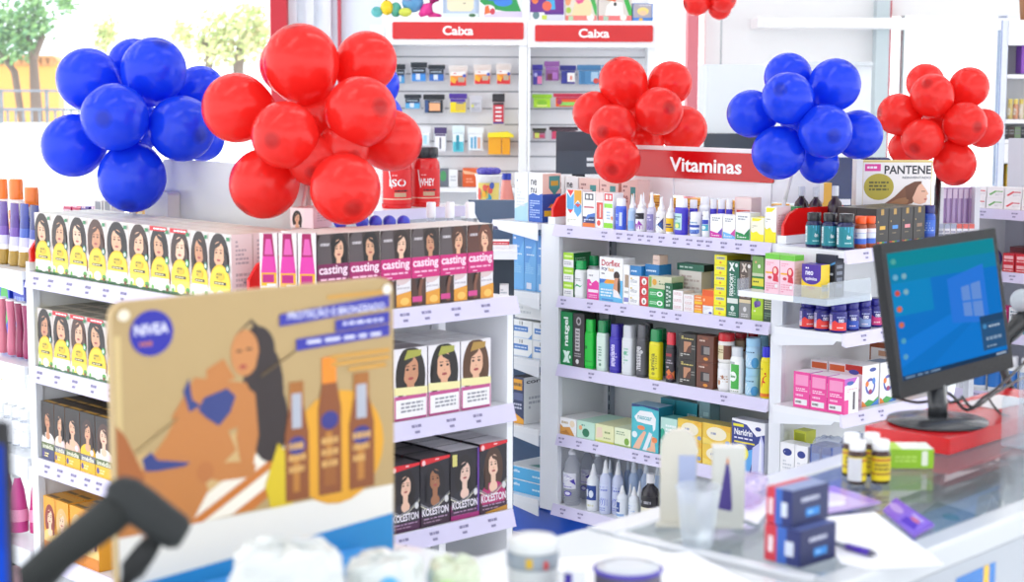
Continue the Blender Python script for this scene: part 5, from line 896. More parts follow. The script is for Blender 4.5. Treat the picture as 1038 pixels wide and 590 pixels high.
# ================================================================== BALLOONS
_bm = {}
def balloon_mesh(col):
    if col in _bm: return _bm[col]
    mb = MB(); pr_ = []; n = 22
    for i in range(n+1):
        a = math.pi*i/n; r = math.sin(a); z = -math.cos(a)
        if z < 0: z *= 1.0+.16*(z*z); r *= 1-.06*z*z
        pr_.append((max(r, .004), z))
    mb.lathe(pr_, col, 'balloon', 28, cap=False); k = MB(); k.lathe([(.02, -1.15), (.05, -1.17), (.03, -1.19), (.09, -1.25), (.1, -1.26)], col, 'balloon', 12)
    _bm[col] = (mb.data('balloon'), k.data('knot')); return _bm[col]
def cluster(label, base_d, items, base, group=None, hang=False, stick='f2f2f2', sr=.006):
    cx_ = sum(b[0] for b in items)/len(items); cy_ = sum(b[1] for b in items)/len(items); ctr = fr(cx_, cy_, base_d+.04)
    root = thing('balloon_cluster', label, 'balloons', base if base else (ctr.x, ctr.y, 3.2), 0, group); O = Vector(root.location)
    for px, py, r, dz, col, st in items:
        d = base_d+dz; c = fr(px, py, d); R_ = r/F*d; me, kn = balloon_mesh(col)
        o = obj('balloon', me, root); o.location = c-O; o.scale = (R_, R_, R_*st)
        v = (c-ctr).normalized(); o.rotation_mode = 'QUATERNION'; o.rotation_quaternion = v.to_track_quat('Z', 'Y')
        obj('knot', kn, o)
    mb = MB(); 
    mb.tube([Vector((0, 0, 0)) if not hang else Vector((0, 0, -.0005)), ctr-O], sr, stick, 'plastic', 8); obj('string' if hang else 'stick', mb, root)
    return root
BL, RD = '1e4ef2', 'fa3630'
cluster('blue balloon cluster above the yellow hair dye boxes at left', 4.30, [(89.6, 80.9, 32, .02, BL, 1.02), (155.6, 71.9, 33.2, -.03, BL, 1.04), (136, 66, 27, .14, BL, 1), (116.3, 118.8, 34.5, -.15, BL, 1), (184, 130.3, 33.5, -.08, BL, 1.02), (74.5, 147.5, 32, -.02, BL, 1.02), (133.7, 180, 34.6, -.07, BL, 1.03), (203, 92, 25.5, .15, BL, 1), (205, 141, 22.5, .16, BL, 1), (133, 128, 30, .1, BL, 1)], (-3.87, 2.29, 1.1305))
cluster('large red balloon cluster above the left gondola shelving', 3.9, [(305.5, 64, 38.5, -.02, RD, 1.05), (294, 66, 31, .14, RD, 1), (371, 63, 31, .06, RD, 1.03), (240, 109.5, 35.5, -.0, RD, 1), (289, 137, 34.5, -.14, RD, 1.02), (365.5, 113.5, 36.5, -.1, RD, 1.02), (395, 142, 31.5, .03, RD, 1.06), (268, 186, 35.5, -.02, RD, 1.02), (350, 191.5, 36, -.18, RD, 1.06), (325, 120, 30, .04, RD, 1), (318, 162, 27, -.1, RD, 1), (348, 150, 27, -.08, RD, 1)], (-3.19, 2.30, 1.134))
cluster('pair of blue balloons peeking out behind the large red cluster', 4.3, [(380, 86, 25, 0, BL, 1), (384, 118, 24.5, .02, BL, 1)], (-3.25, 2.58, 1.134))
cluster('red balloon cluster at the left end of the red header sign', 6.0, [(631.8, 83.4, 24.8, -.0, RD, 1.06), (679, 84.7, 22.5, .03, RD, 1.02), (668, 112.8, 24.6, -.12, RD, 1), (621.5, 129.6, 24.2, -.12, RD, 1), (602.5, 114.5, 22, .03, RD, 1.02), (625.5, 162, 24, -.26, RD, 1.02), (692, 131, 24, .12, RD, 1.06), (655, 146, 18, .05, RD, 1), (645, 118, 22, .06, RD, 1)], (-4.11, 4.452, 1.133))
cluster('blue balloon cluster at the right end of the red header sign', 5.2, [(799, 78, 24.5, .06, BL, 1), (846, 86, 26.5, -.02, BL, 1.02), (798.5, 99.8, 26.8, -.12, BL, 1), (761.5, 115.3, 24.2, .0, BL, 1.03), (836.5, 133, 27.6, -.14, BL, 1), (789, 155, 27.2, -.06, BL, 1), (870, 136.5, 25, .05, BL, 1), (830, 165.5, 20.5, .06, BL, 1), (815, 122, 24, .09, BL, 1)], (-3.352, 4.30, 1.134))
cluster('red balloon cluster on a black post behind the shampoo display', 6.5, [(938, 84, 19.5, .06, RD, 1), (982.3, 88.5, 20.5, .02, RD, 1), (945, 97.2, 22.4, -.08, RD, 1.02), (910.5, 116, 21.2, .0, RD, 1), (935, 141.8, 21.6, -.1, RD, 1), (978, 125.6, 22.4, -.1, RD, 1), (997, 130, 20, .02, RD, 1), (967.8, 166, 21.8, -.04, RD, 1.03), (918, 150, 17.5, .06, RD, 1), (972, 98, 17, .1, RD, 1), (955, 124, 20, .08, RD, 1)], tuple(Vector((fr(947, 130, 6.48).x, fr(947, 130, 6.48).y, 0))), stick='26262a', sr=.012)
cluster('small red balloon cluster hanging from the ceiling at top edge', 10.6, [(706, 2, 14, 0, RD, 1), (733, -1, 13.5, -.03, RD, 1), (729.5, 8, 12, .06, RD, 1), (716, -14, 14, .03, RD, 1)], None, hang=True, stick='c8ccd0', sr=.004)
mb = MB(); c = fr(731, 40, 10.9); mb.tube([(c.x, c.y, 3.199), (c.x, c.y, pz(66, 10.9))], .006, 'c0c4c8', 'plastic', 6); tag(obj('cord', mb), 'thin cord hanging above the white cabinet', 'cord')
# ================================================================== BACKGROUND: checkout display units
def unit(label, pl_, pr2, d, ptop, pred0, pred1):
    a0, a1 = pa(pl_, d), pa(pr2, d); zt = pz(ptop, d); zr0, zr1 = pz(pred1, d), pz(pred0, d)
    t = thing('display_unit', label, 'shelf unit', frame_pt((a0+a1)/2, d, 0), YAW); W2 = (a1-a0)/2
    mb = MB(); mb.box((-W2, .02, 0), (-W2+.016, .5, zt), 'f2f3f5', 'plastic'); mb.box((W2-.045, .02, 0), (W2, .5, zt), 'f2f3f5', 'plastic'); obj('side_panel', mb, t)
    mb = MB(); mb.box((-W2, 0, zr0-.03), (W2, .5, zt), 'f4f5f7', 'plastic'); hd_ = obj('header_box', mb, t)
    mb = MB(); mb.rbox((-W2+.04, -.012, zr0), (W2-.02, -.001, zr1), 'd2060e', 'plastic', .01, 1)
    cw_ = .084; mb.art([T('Caixa', 0, 0, 1, 1, 'ffffff')], lambda u, v, l: (-cw_+2*cw_*u+.01, -.0125-l*8, zr0+(zr1-zr0)*(.24+.54*v))); obj('header_sign', mb, hd_)
    mb = MB(); mb.box((-W2+.0165, .22, 0), (W2-.045, .24, zr0-.03), 'f4f4f6', 'matte'); bp_ = obj('slat_wall', mb, t)
    mb = MB()
    for py in (58.5, 75.5, 93, 110, 126, 143, 158, 173):
        z = pz(py, d+.22); mb.box((-W2+.018, .216, z-.004), (W2-.046, .2199, z+.004), 'a4a6ac', 'matte')
    obj('groove', mb, bp_)
    for py in (189, 215):
        z = pz(py, d+.1); mb = MB(); mb.box((-W2+.018, .02, z-.025), (W2-.046, .2155, z), 'f0f1f4', 'plastic'); obj('shelf', mb, t)
    mb = MB(); mb.box((-W2+.018, .03, 0), (W2-.046, .21, pz(232, d)), 'e4e6ea', 'matte'); obj('lower_panel', mb, t)
    return t
DU = 9.5
unit('white display unit with red sign, left of two, behind red balloons', 391, 533.4, DU, 19, 24, 41)
unit('white display unit with red sign, right of two, behind red balloons', 533.8, 663, DU, 22, 26.5, 43)
mb = MB(); a0, a1 = pa(376, DU+.3), pa(390, DU+.3); mb.box((a0, DU+.3, 0), (a1, DU+.7, pz(27, DU+.3)), 'fafafa', 'plastic'); tag(obj('white_pillar', mb, None, **FR), 'white boxed pillar left of the display units', 'pillar')
def pack(px0, px1, py0, py1, label, col, art, name='blister_pack', thick=.03, d=DU+.155, group=None, tilt=0):
    w = (px1-px0)/F*d; h = (py1-py0)/F*d; c = frame_pt(pa((px0+px1)/2, d), d, pz(py1, d))
    mb = MB(); mb.box((-w/2, 0, 0), (w/2, .004, h), 'e8e8ec'); mb.box((-w*.42, -thick, h*.06), (w*.42, 0, h*.72), col, 'plastic'); mb.box((-.004, .004, h*.86), (.004, .055, h*.9), 'b0b4b8', 'metal')
    mb.box((-w/2, -.002, h*.74), (w/2, -.0001, h), art[0][5] if art and art[0][0] == 'R' else col)
    mb.art(art, lambda u, v, l: (-w*.42+w*.84*u, -thick-l*3, h*(.06+.66*v)))
    return tag(obj(name, mb, None, (c.x, c.y, c.z), YAW+tilt), label, 'pack', group)
BK = lambda c1: [R(0, .6, 1, 1, '1e2a34'), R(0, 0, 1, .5, c1), R(.3, .1, .6, .55, 'd8e0f0'), LN(.1, .7, .9, .9, 1, 'b0c0d0')]
BT = [R(0, .7, 1, 1, 'f0ece8'), P([(0, 0), (1, 0), (1, .35), (.4, .4), (0, .7)], 'd82a30'), P([(0, .7), (.4, .4), (.3, .15), (0, .3)], 'f0b030'), R(.5, .25, .9, .6, 'b8a890'), E_(.9, .7, .12, .12, '3a50b0'), LN(.2, .8, .9, .92, 1, 'c84a4a')]
for i, (a, b, p0, p1, cc) in enumerate(((402, 411, 66, 86, '4aa0d8'), (416.5, 433, 64, 84, '3a90e0'), (434, 451, 66.5, 83.5, '2a6ac0'))): pack(a, b, p0, p1, 'black and blue blister pack, top hooks of left unit, ' + nth(i, 3), '2a6ab0', BK(cc), group='black and blue packs')
for i, (a, b, p0, p1) in enumerate(((455, 473.5, 67, 88.5), (479.5, 497.5, 66, 86.5), (502, 517.5, 65, 86.5))): pack(a, b, p0, p1, 'red and orange battery pack, top hooks of left unit, ' + nth(i, 3), 'e88a30', BT, group='battery packs', thick=.04)
pack(410, 427, 96, 111, 'small black and blue pack on the second hook row', '2a6ab0', BK('5ab0e0'))
pack(429, 450.5, 96, 115.5, 'black pack with orange razors on the second hook row', '28303a', [R(0, .75, 1, 1, '20262c'), R(.25, .15, .85, .75, 'f0b080'), R(0, 0, .2, 1, '2a4a80'), LN(.3, .8, .9, .92, 1, 'd0d0d8')])
pack(455, 473, 95, 115, 'yellow and purple pack on the second hook row', 'f0d820', [R(0, .78, 1, 1, '4a2aa0'), R(.35, .15, .95, .6, 'd8b850'), R(.4, .65, .9, .75, '3a50a0')])
pack(475.5, 488.5, 97, 114, 'pale grey patterned pack on the second hook row', 'c8c8d0', [R(0, .85, 1, 1, 'd0d0d8'), LN(.1, .1, .9, .8, 5, '8a8a98'), E_(.2, .5, .12, .14, 'd0d050')])
pack(498.5, 511, 95, 127, 'tall red and white striped pack on the second hook row', 'c83040', [R(0, .9, 1, 1, '2a2a30')] + [R(.2, .12+.2*k, .8, .2+.2*k, 'f0e8ec') for k in range(4)] + [R(0, 0, 1, .08, '3a3a90')])
pack(426, 436, 129, 148, 'white pack with pale blue brush, third hook row', 'e4eef2', [R(0, .8, 1, 1, 'f4f4f6'), R(.3, .1, .7, .8, 'a8d8e8')])
pack(440, 452.5, 129, 153.5, 'white pack with purple top and pen, third hook row', 'f0f0f4', [R(0, .9, 1, 1, '4a3a70'), R(.42, .1, .58, .8, '5a5a70')])
pack(458, 470.5, 127, 155, 'white and teal pack on the third hook row', '58c0d0', [R(0, .55, 1, 1, 'e8f4f6'), R(.3, .1, .6, .9, '2a90a8')])
pack(473.5, 490, 129, 153, 'white pack with blue brushes on the third hook row', 'e4ecf2', [R(0, .85, 1, 1, 'f0f4f6'), R(.15, .1, .3, .8, '5aa8d0'), R(.4, .1, .55, .85, '5aa8d0'), R(.65, .1, .85, .8, 'e0a890')])
d = DU+.085; c = frame_pt(pa(505.5, d), d, pz(156, d)); w, h = 22/F*d, 24/F*d; mb = MB(); mb.box((-w/2, 0, 0), (w*.1, .1, h*.72), 'f0a818'); mb.box((w*.13, -.01, 0), (w/2, .1, h*.7), 'eca010')
mb.prism([(-w/2-.005, h*.72), (w/2+.02, h*.72), (w/2+.02, h*.8), (w*.4, h*.95), (-w/2, h*.9)], lambda p, k: (p[0], -.02+.12*k, p[1]), 'f4e020'); tag(obj('hanging_box', mb, None, c, YAW), 'yellow and orange double box hanging in left display unit', 'box')
d = DU+.1; zs_ = pz(189, d)
for px, w_, top, col, lab, art in ((449, 10, 171, '6a707c', 'dark grey box on the lower shelf of left unit', [E_(.5, .6, .3, .3, '4a9a60')]), (459, 9, 172, 'f0f2f4', 'white box on the lower shelf of left unit', [LN(.2, .3, .8, .7, 2, 'c0c4cc')]), (477, 17, 170.5, 'e0602c', 'orange red pouch box on the lower shelf of left unit', [P([(0, .9), (.9, .75), (1, .65), (.1, .7)], 'f4b890'), LN(.2, .2, .8, .5, 2, 'f0a080')])):
    c = frame_pt(pa(px, d), d, zs_+.0008); tag(obj('small_box', carton(w_/F*d, .1, pz(top, d)-zs_, col, art), None, c, YAW), lab, 'box')
# right unit packs
for a, b, p0, p1, col, art, lab in ((538.5, 549, 66, 87, '3a30a0', [R(0, .8, 1, 1, '4438b0'), R(.5, .05, 1, .6, 'e880b0'), E_(.3, .7, .2, .15, 'c0c0f0')], 'purple pack with pink brush, first on right unit'), (550.5, 566, 62.5, 83, '8a4a90', [R(0, .8, 1, 1, 'a060b0'), R(.1, .05, .5, .5, '6a2a40'), R(.5, .1, .9, .6, 'b070c0')], 'tilted violet pack beside the pink brush pack'),
    (566.5, 582.5, 66.5, 86, '26308a', [R(0, .85, 1, 1, '2a3490'), R(.45, .15, 1, .85, 'f0ece8'), R(.65, .3, .8, .6, 'e07060')], 'navy pack with white card on the right unit'), (583.5, 607.5, 66, 86.5, '4a88b8', [R(0, .9, 1, 1, '4a88b8'), R(.1, 0, .3, 1, '3a78a8'), R(.6, .2, .95, .9, 'a8c8e0'), E_(.85, .25, .14, .2, 'd84a40')], 'blue grey folders pack on the right unit'), (608.5, 616, 66, 84, '5a90c0', [R(0, .9, 1, 1, '6aa0cc')], 'slim blue pack half behind a red balloon'),
    (538.5, 558.5, 95.5, 109.5, 'b0e030', [R(0, .8, 1, 1, 'a0d828'), E_(.5, .5, .3, .3, '88c828'), R(.2, .1, .8, .3, 'e0f080')], 'lime green pouch on the second row of right unit'), (560, 590, 94.5, 108.5, 'e85a28', [R(0, .8, 1, 1, 'c82a50'), R(.15, .1, .8, .5, '8ad060'), E_(.15, .5, .1, .3, 'a83060')], 'orange pouch with green label on the right unit'), (539, 553, 129.5, 140.5, 'b87a90', [R(0, .8, 1, 1, '3a4030'), R(.1, .1, .5, .8, 'd8e060'), R(.5, .2, .9, .5, 'd03a60')], 'multicoloured pouch on the third row of right unit'), (556, 585, 128, 141, 'c85a8a', [R(0, .8, 1, 1, '40303a'), R(.05, .1, .3, .9, 'd04060'), R(.4, .2, .95, .6, 'e0d8e0')], 'long pink and white pouch above the dark monitor')):
    pack(a, b, p0, p1, lab, col, art, tilt=.1 if 'tilted' in lab else 0)
# toys on the units
dT = DU+.08; ZT1 = pz(19, DU)+.0006; ZT2 = pz(22, DU)+.0006
def tp(px): return frame_pt(pa(px, dT), dT, ZT1 if px < 534 else ZT2)
t = thing('toy_bird', 'small yellow round toy at left end above the display units', 'toy', tp(392), YAW)
mb = MB(); mb.ball((0, .05, .055), .036, 'f0cc18', sc=(1, .8, 1.15)); obj('body', mb, t); mb = MB(); mb.ball((-.055, .05, .032), .03, '58b0b0', sc=(1.1, .8, 1)); obj('wing', mb, t); mb = MB(); mb.tube([(0, .05, .09), (-.012, .05, .125)], [.006, .002], '3a3a3a'); obj('beak', mb, t); mb = MB(); mb.ball((.05, .06, .045), .032, '50a890', sc=(1, .7, 1.3)); obj('wing', mb, t)
t = thing('toy_fish', 'blue plush fish with dark fin on the left display unit', 'toy', tp(418), YAW)
mb = MB(); mb.ball((0, .06, .085), .055, '5a9ac8', sc=(1.1, .7, 1.0)); obj('body', mb, t); mb = MB(); mb.ball((-.02, .04, .12), .035, '8aa8dc'); obj('head', mb, t); mb = MB(); mb.tube([(-.02, .04, .12), (0, .03, .2)], [.014, .003], '7090c0'); obj('fin', mb, t); mb = MB(); mb.tube([(.04, .05, .1), (.06, .05, .115), (.075, .05, .14)], [.006, .006, .003], '4a5060'); obj('tail', mb, t); mb = MB(); mb.ball((-.04, .03, .03), .028, 'd0d850', sc=(1.3, .8, .9)); obj('belly', mb, t)
t = thing('toy_giraffe', 'bright pink long necked toy on the left display unit', 'toy', tp(434), YAW)
mb = MB(); mb.tube([(-.05, .05, .012), (0, .05, .05), (.03, .05, .1), (.04, .05, .19)], [.012, .04, .03, .015], 'f03a9a', n=12); obj('body', mb, t); mb = MB(); mb.ball((.05, .05, .19), .024, 'f03a9a', sc=(1.3, 1, 1)); obj('head', mb, t); mb = MB(); mb.tube([(.0, .06, .02), (.07, .06, .008)], [.02, .012], 'f03a9a'); obj('foot', mb, t)
def toybox(px0, px1, top, label, col, art, roof=None, sh=0):
    z0 = ZT1 if px0 < 534 else ZT2; w = (px1-px0)/F*dT; h = pz(top, dT)-z0; c = tp((px0+px1)/2)
    mb = carton(w, .12, h, col, art); o = tag(obj('toy_box', mb, None, c, YAW), label, 'toy box')
    return o
toybox(449, 484.5, -9, 'cream bib in a pale blue frame box on left unit', 'a8b8d0', [R(.08, .12, .92, 1, 'b8c8dc'), P([(.12, .3), (.2, .22), (.78, .22), (.86, .32), (.88, .95), (.1, .95)], 'ece0c0'), R(0, 0, 1, .15, 'e0ece8'), E_(.82, .08, .1, .06, '3a6a40'), E_(.45, .8, .06, .03, '5a5a50'), E_(.6, .5, .04, .02, '8a8070')])
toybox(486, 528, -12, 'colourful toy box with blue rings and green flap on left unit', 'e8f0ec', [P([(0, 1), (0, .5), (.2, .3), (.6, .2), (.98, .2), (.75, 1)], '289a50'), E_(.35, .75, .32, .22, '2a70d8'), E_(.5, .9, .2, .14, 'f0d020'), E_(.55, .5, .22, .14, '3a80d8'), R(.1, 0, 1, .2, 'dcd0ec'), E_(.2, .25, .16, .16, 'f4ecec'), P([(.1, .1), (.25, .15), (.2, .4), (.12, .35)], 'e8703a'), E_(.3, .2, .06, .1, 'd04050')])
toybox(536, 570, -6, 'purple toy box with blue and orange toy on right unit', '5a2a8a', [R(0, 0, 1, .22, 'd8d8e8'), E_(.2, .18, .24, .3, 'f4f4f8'), E_(.18, .2, .1, .14, '6a8a90'), R(.0, .3, 1, 1, '6a2a8c'), P([(.5, .4), (.75, .4), (.7, 1), (.45, 1)], '40a8d8'), E_(.5, .52, .14, .17, 'e86a50'), E_(.15, .75, .1, .16, 'e87840'), R(.35, .05, .5, .2, 'c8d850')])
toybox(571.5, 603, -8, 'toy box with cream puppy toy and green corner on right unit', 'e0d8c8', [R(0, 0, 1, .18, 'e88078'), R(.1, .02, .25, .16, 'b8d8b0'), E_(.8, .12, .12, .12, 'f0f0e8'), P([(.2, .18), (.8, .18), (.85, .6), (.6, .75), (.3, .6)], 'ecd8a8'), E_(.45, .85, .2, .14, 'd8c8b0'), P([(.3, .68), (.6, .7), (.55, .6), (.4, .55)], 'e0508a'), P([(.7, 1), (.85, 1), (1, .45), (1, .18), (.95, .2)], '40b050'), E_(.08, .7, .1, .2, 'f0a070'), E_(.1, .35, .08, .1, 'a8c850')])
toybox(604.5, 638, -8, 'toy box with white puppy toy and green corner on right unit', 'd8d0c8', [R(0, 0, 1, .18, 'e87878'), R(.15, .02, .3, .16, 'b0d0b8'), E_(.75, .12, .1, .1, 'f0ece0'), P([(.2, .18), (.75, .18), (.72, .6), (.4, .65), (.25, .5)], 'f4f0ea'), E_(.5, .55, .05, .06, '303030'), E_(.35, .8, .2, .15, 'b88a60'), P([(.3, .7), (.55, .75), (.5, .62)], 'e06030'), P([(.65, 1), (.8, 1), (1, .4), (1, .18), (.92, .18)], '38b048')])
toybox(639, 659.5, 4.5, 'small blue window box with yellow doll on right unit', '8a9cc8', [R(.05, .2, .9, .95, 'b0a8b0'), E_(.5, .55, .28, .22, 'f4d880'), E_(.5, .45, .18, .14, 'f0c8a0'), R(0, 0, 1, .2, '4a88d8'), E_(.4, .1, .1, .08, 'f0c030'), LN(.3, .85, .9, .92, 1, 'e0e0f0')])
# checkout desk between the units and the gondolas, with its monitor, bucket and bags
d = 7.6
mb = MB(); a0, a1 = pa(440, d), pa(640, d); mb.box((a0, d, 0), (a1, d+.45, .92), '5a6a80', 'plastic'); mb.box((a0-.02, d-.02, .92), (a1+.02, d+.47, .95), 'f0f1f4', 'plastic')
desk = tag(obj('checkout_desk', mb, None, **FR), 'slate blue checkout desk behind the gondola shelves', 'desk')
t = thing('monitor', 'dark monitor seen from behind on the checkout desk', 'monitor', frame_pt(pa(586, d+.2), d+.2, .9505), YAW)
mb = MB(); w = 47/F*d/2; z0, z1 = pz(178, d)-.95, pz(134, d)-.95; mb.rbox((-w, 0, z0), (w, .03, z1), '3c434e', 'plastic', .006, 1); mb.rbox((-w*.97, -.012, z0), (w*.97, -.0005, z0+(z1-z0)*.55), '444c58', 'plastic', .004, 1); mb.box((w*.35, -.0135, z0+.06), (w*.75, -.0122, z0+.075), 'd8dce0'); mb.box((w*.35, -.0135, z0+.035), (w*.75, -.0122, z0+.05), 'd8dce0'); obj('screen_back', mb, t)
mb = MB(); mb.rbox((-.03, .005, .012), (.03, .025, z0-.0005), '2e343c', 'plastic', .005); obj('stem', mb, t); mb = MB(); mb.rbox((-.1, -.07, 0), (.1, .09, .0115), '2e343c', 'plastic', .02); obj('foot', mb, t)
d2 = 7.7; cb = frame_pt(pa(495, d2), d2, .9505)
t = thing('bucket', 'white bucket of colourful stickers with purple ribbon on top', 'bucket', cb); hB = pz(176, d2)-.9505
mb = MB(); rb = 13/F*d2; A_ = -math.pi/2+YAW
mb.lathe([(rb*.8, 0), (rb*.82, .006), (rb, hB*.96), (rb*1.07, hB*.97), (rb*1.07, hB)], 'f2f2f2', 'plastic', 24); mp = lambda u, v, e: ((rb*(.83+.17*v)+.001+e)*math.cos(A_+(u-.5)*1.9), (rb*(.83+.17*v)+.001+e)*math.sin(A_+(u-.5)*1.9), hB*(.06+.8*v))
mb.art([R(0, 0, 1, 1, 'e4d070')] + [E_(random.random()*.9+.05, random.random()*.9+.05, .09, .07, random.choice(['40a0c8', '50b060', 'e06050', '4a60b0', 'f0f0e8', 'f0b030'])) for _ in range(34)] + [P([(.45, .1), (.6, .1), (.62, .7), (.5, .8)], '3a9ac0')], mp, 'paper', .0002, True); obj('pail', mb, t)
mb = MB()
for k in range(9): a = k*.7; mb.ball((rb*.55*math.cos(a), rb*.55*math.sin(a), hB+.014), .024, '4a40a8', sc=(1.2, .9, .7))
obj('ribbon', mb, t)
cb = frame_pt(pa(513, 7.85), 7.85, .9505); t = thing('sanitizer_bottle', 'salmon pink bottle with blue cap right of the sticker bucket', 'bottle', cb); mb = MB(); hh = pz(184, 7.85)-.95
mb.lathe([(.045, 0), (.047, .01), (.04, hh*.55), (.02, hh), (.02, hh+.01)], 'f0988c', 'plastic', 20); obj('body', mb, t); mb = MB(); mb.lathe([(.022, hh+.0105), (.022, hh+.04)], '2a40b0', 'plastic', 16); obj('cap', mb, t)
for px, col in ((528, 'e8e4dc'), (535.5, '4a3aa0'), (542, '3a3090')):
    cb = frame_pt(pa(px, 7.8), 7.8, .9505); mb = carton(.026, .06, pz(176, 7.8)-.95, col, [LN(.1, .8, .9, .95, 1, 'c0c0e0')]); tag(obj('small_box', mb, None, cb, YAW), {528: 'cream', 535.5: 'violet', 542: 'indigo'}[px] + ' carton on the checkout desk beside the salmon bottle', 'box')
# whey jars on the gondola behind
c = at(425, 209, 2, 1.13); q = at(380, 214, 2, 1.13); q2 = at(470, 206, 2, 1.13)
t = thing('white_shelf', 'white shelf end carrying two red supplement tubs', 'shelf', (q.x, (q.y+q2.y)/2, 0))
mb = MB(); mb.box((-.42, -.62, 1.10), (0, .20, 1.13), 'f4f5f8', 'plastic'); mb.box((-.40, -.60, 0), (-.02, .18, 1.10), 'eef0f4', 'matte'); obj('body', mb, t)
mb = MB(); strip_mesh(mb, -.62, .20, 0, 1.13, (), lambda x, y, z: (-y, x, z), .04); obj('price_rail', mb, t)
for i, (pc, pw, txt) in enumerate(((402, 31, 'ISO'), (431, 30, 'WHEY'))):
    r = pw/2/F*6.9; x = q.x-r-.02; y = sy(pc, x, 1.25); h = sz(149+i*.3, x, y)-1.13; r = pw/2/F*dist(x, y, 1.2)
    t = thing('supplement_tub', 'red supplement tub with black lid, ' + ('left, partly behind balloon', 'right one')[i], 'tub', (x, y, 1.1305), 0, 'red supplement tubs')
    mb = MB(); mb.lathe([(r*.95, 0), (r, .008), (r, h*.66), (r*.96, h*.74), (r*.84, h*.8), (r*.8, h*.82)], 'd81c20', 'gloss', 28); obj('body', mb, t)
    mb = MB(); mb.lathe([(r*.86, h*.825), (r*.88, h*.83), (r*.88, h*.98), (r*.83, h)], '26262c', 'plastic', 28); obj('lid', mb, t)
    mb = MB(); A_ = math.radians(-40); mp = lambda u, v, e: ((r+.0006+e)*math.cos(A_+(u-.5)*2.6), (r+.0006+e)*math.sin(A_+(u-.5)*2.6), h*(.08+.56*v))
    mb.art([R(0, 0, 1, 1, 'e01e22'), T(txt, .32, .5, .75, .72, 'f0f0f0'), R(0, .12, 1, .15, 'e8c8b0'), R(.05, .0, .1, 1, 'c8c8cc'), P([(.3, .98), (.33, .98), (.4, .45), (.37, .45)], 'e8e0e0'), R(.45, .2, .75, .32, 'c8a888'), LN(.46, .34, .8, .42, 1, '2a2024'), LN(.4, .8, .8, .86, 1, 'f0b0b0')], mp, 'paper', .0003, True); obj('label_sticker', mb, t)
# grey slanted panel of the checkout desk seen past the left gondola
mb = MB(); p = [fr(472, 202, 6.2), fr(530, 203, 6.6), fr(545, 330, 6.6), fr(505, 262, 6.2)]; n = Vector((0, 0, 0))
t = MB(); off = f0*.03
t.mesh_add([v for v in p]+[v+off for v in p], [(0, 1, 2, 3)[::-1], (4, 5, 6, 7), (0, 1, 5, 4), (1, 2, 6, 5), (2, 3, 7, 6), (3, 0, 4, 7)], '8a94a4', 'plastic')
cx_ = frame_pt(pa(500, 6.4), 6.4, 0)
a0, a1 = pa(474, 6.45), pa(560, 6.45)
t = MB(); z1 = pz(202.5, 6.45); z2 = pz(262, 6.45)
t.prism([(a0, z1), (a1, z1), (a1, 0), (pa(505, 6.45), 0), (pa(505, 6.45), z2)], lambda p, k: (p[0], 6.45+.04*k, p[1]), '5c6e86', 'plastic')
tag(obj('slanted_counter', t, None, **FR), 'slate grey slanted side panel of a counter between the two gondolas', 'counter')
t = thing('small_shelf', 'low white shelf between the gondolas with a red box', 'shelf', frame_pt(pa(512, 5.7), 5.7, 0), YAW)
mb = MB(); mb.box((-.11, .1, 0), (.03, .2, pz(320, 5.7)), '46586e', 'plastic'); obj('body', mb, t)
for py in (262, 318):
    mb = MB(); mb.box((-.14, -.03, pz(py, 5.7)), (.04, .2, pz(py, 5.7)+.03), 'f2f3f6', 'plastic'); obj('shelf', mb, t)
mb = MB(); mb.box((-.13, .17, pz(320, 5.7)+.03), (.03, .2, pz(262, 5.7)), '3a4450', 'matte'); obj('back_panel', mb, t)
c = frame_pt(pa(507, 5.74), 5.74, pz(262, 5.7)+.0305); tag(obj('flat_box', carton(.06, .08, .024, 'f0ecec', [R(0, .5, 1, 1, 'd02838'), LN(.1, .6, .9, .85, 1, 'f4d8d8')]), None, c, YAW), 'red and white flat box on the low white shelf', 'box')
c = frame_pt(pa(511, 5.74), 5.74, pz(318, 5.7)+.0305); tag(obj('small_box', carton(.03, .05, .06, 'eeeaea', [R(.6, .1, 1, .4, 'f0c828'), LN(.1, .5, .8, .8, 2, 'b0b4bc')]), None, c, YAW), 'white carton with yellow corner on the low white shelf', 'box')
# right background: cabinet, gondola, tall shelf
d = 8.6; mb = MB(); a0, a1 = pa(712, d), pa(775, d); mb.rbox((a0, d, .9), (a1, d+.3, pz(65, d)), 'dfe5e8', 'plastic', .02, 2); mb.box((a0, d-.02, pz(150, d)), (a1-.02, d-.001, pz(134, d)), '3a4450', 'plastic')
mb.box((a0-.1, d-.1, 0), (a1+.3, d+.5, .899), 'f0f1f3', 'plastic'); tag(obj('white_cabinet', mb, None, **FR), 'pale grey cabinet behind the red header sign', 'cabinet')
d = 9.4; mb = MB(); mb.box((pa(776, d), d, 0), (pa(880, d), d+.4, pz(64, d)), 'eef2f4', 'plastic'); mb.box((pa(776, d), d-.03, pz(66, d)), (pa(880, d), d-.001, pz(62, d)), 'd8dee2', 'plastic'); tag(obj('white_cabinet', mb, None, **FR), 'tall white cabinet behind the blue balloon cluster', 'cabinet')
d = 7.2; mb = MB(); mb.rbox((pa(818, d), d, .8), (pa(902, d), d+.06, pz(158, d)), '2c3a68', 'plastic', .01, 1); mb.box((pa(818, d), d+.061, 0), (pa(902, d), d+.3, 1.0), 'e0e2e8', 'plastic'); mb.box((pa(840, d), d-.004, pz(206, d)), (pa(862, d), d-.0005, pz(200, d)), 'e8ecf4')
tag(obj('dark_panel', mb, None, **FR), 'navy panel behind the shampoo display and syrup bottles', 'panel')
q = at(975, 210, 2, 1.13); X0 = q.x; Y0 = q.y
t = thing('gondola_shelving', 'white gondola at right background with red and white boxes, behind the monitor', 'store shelf', (X0, Y0, 0))
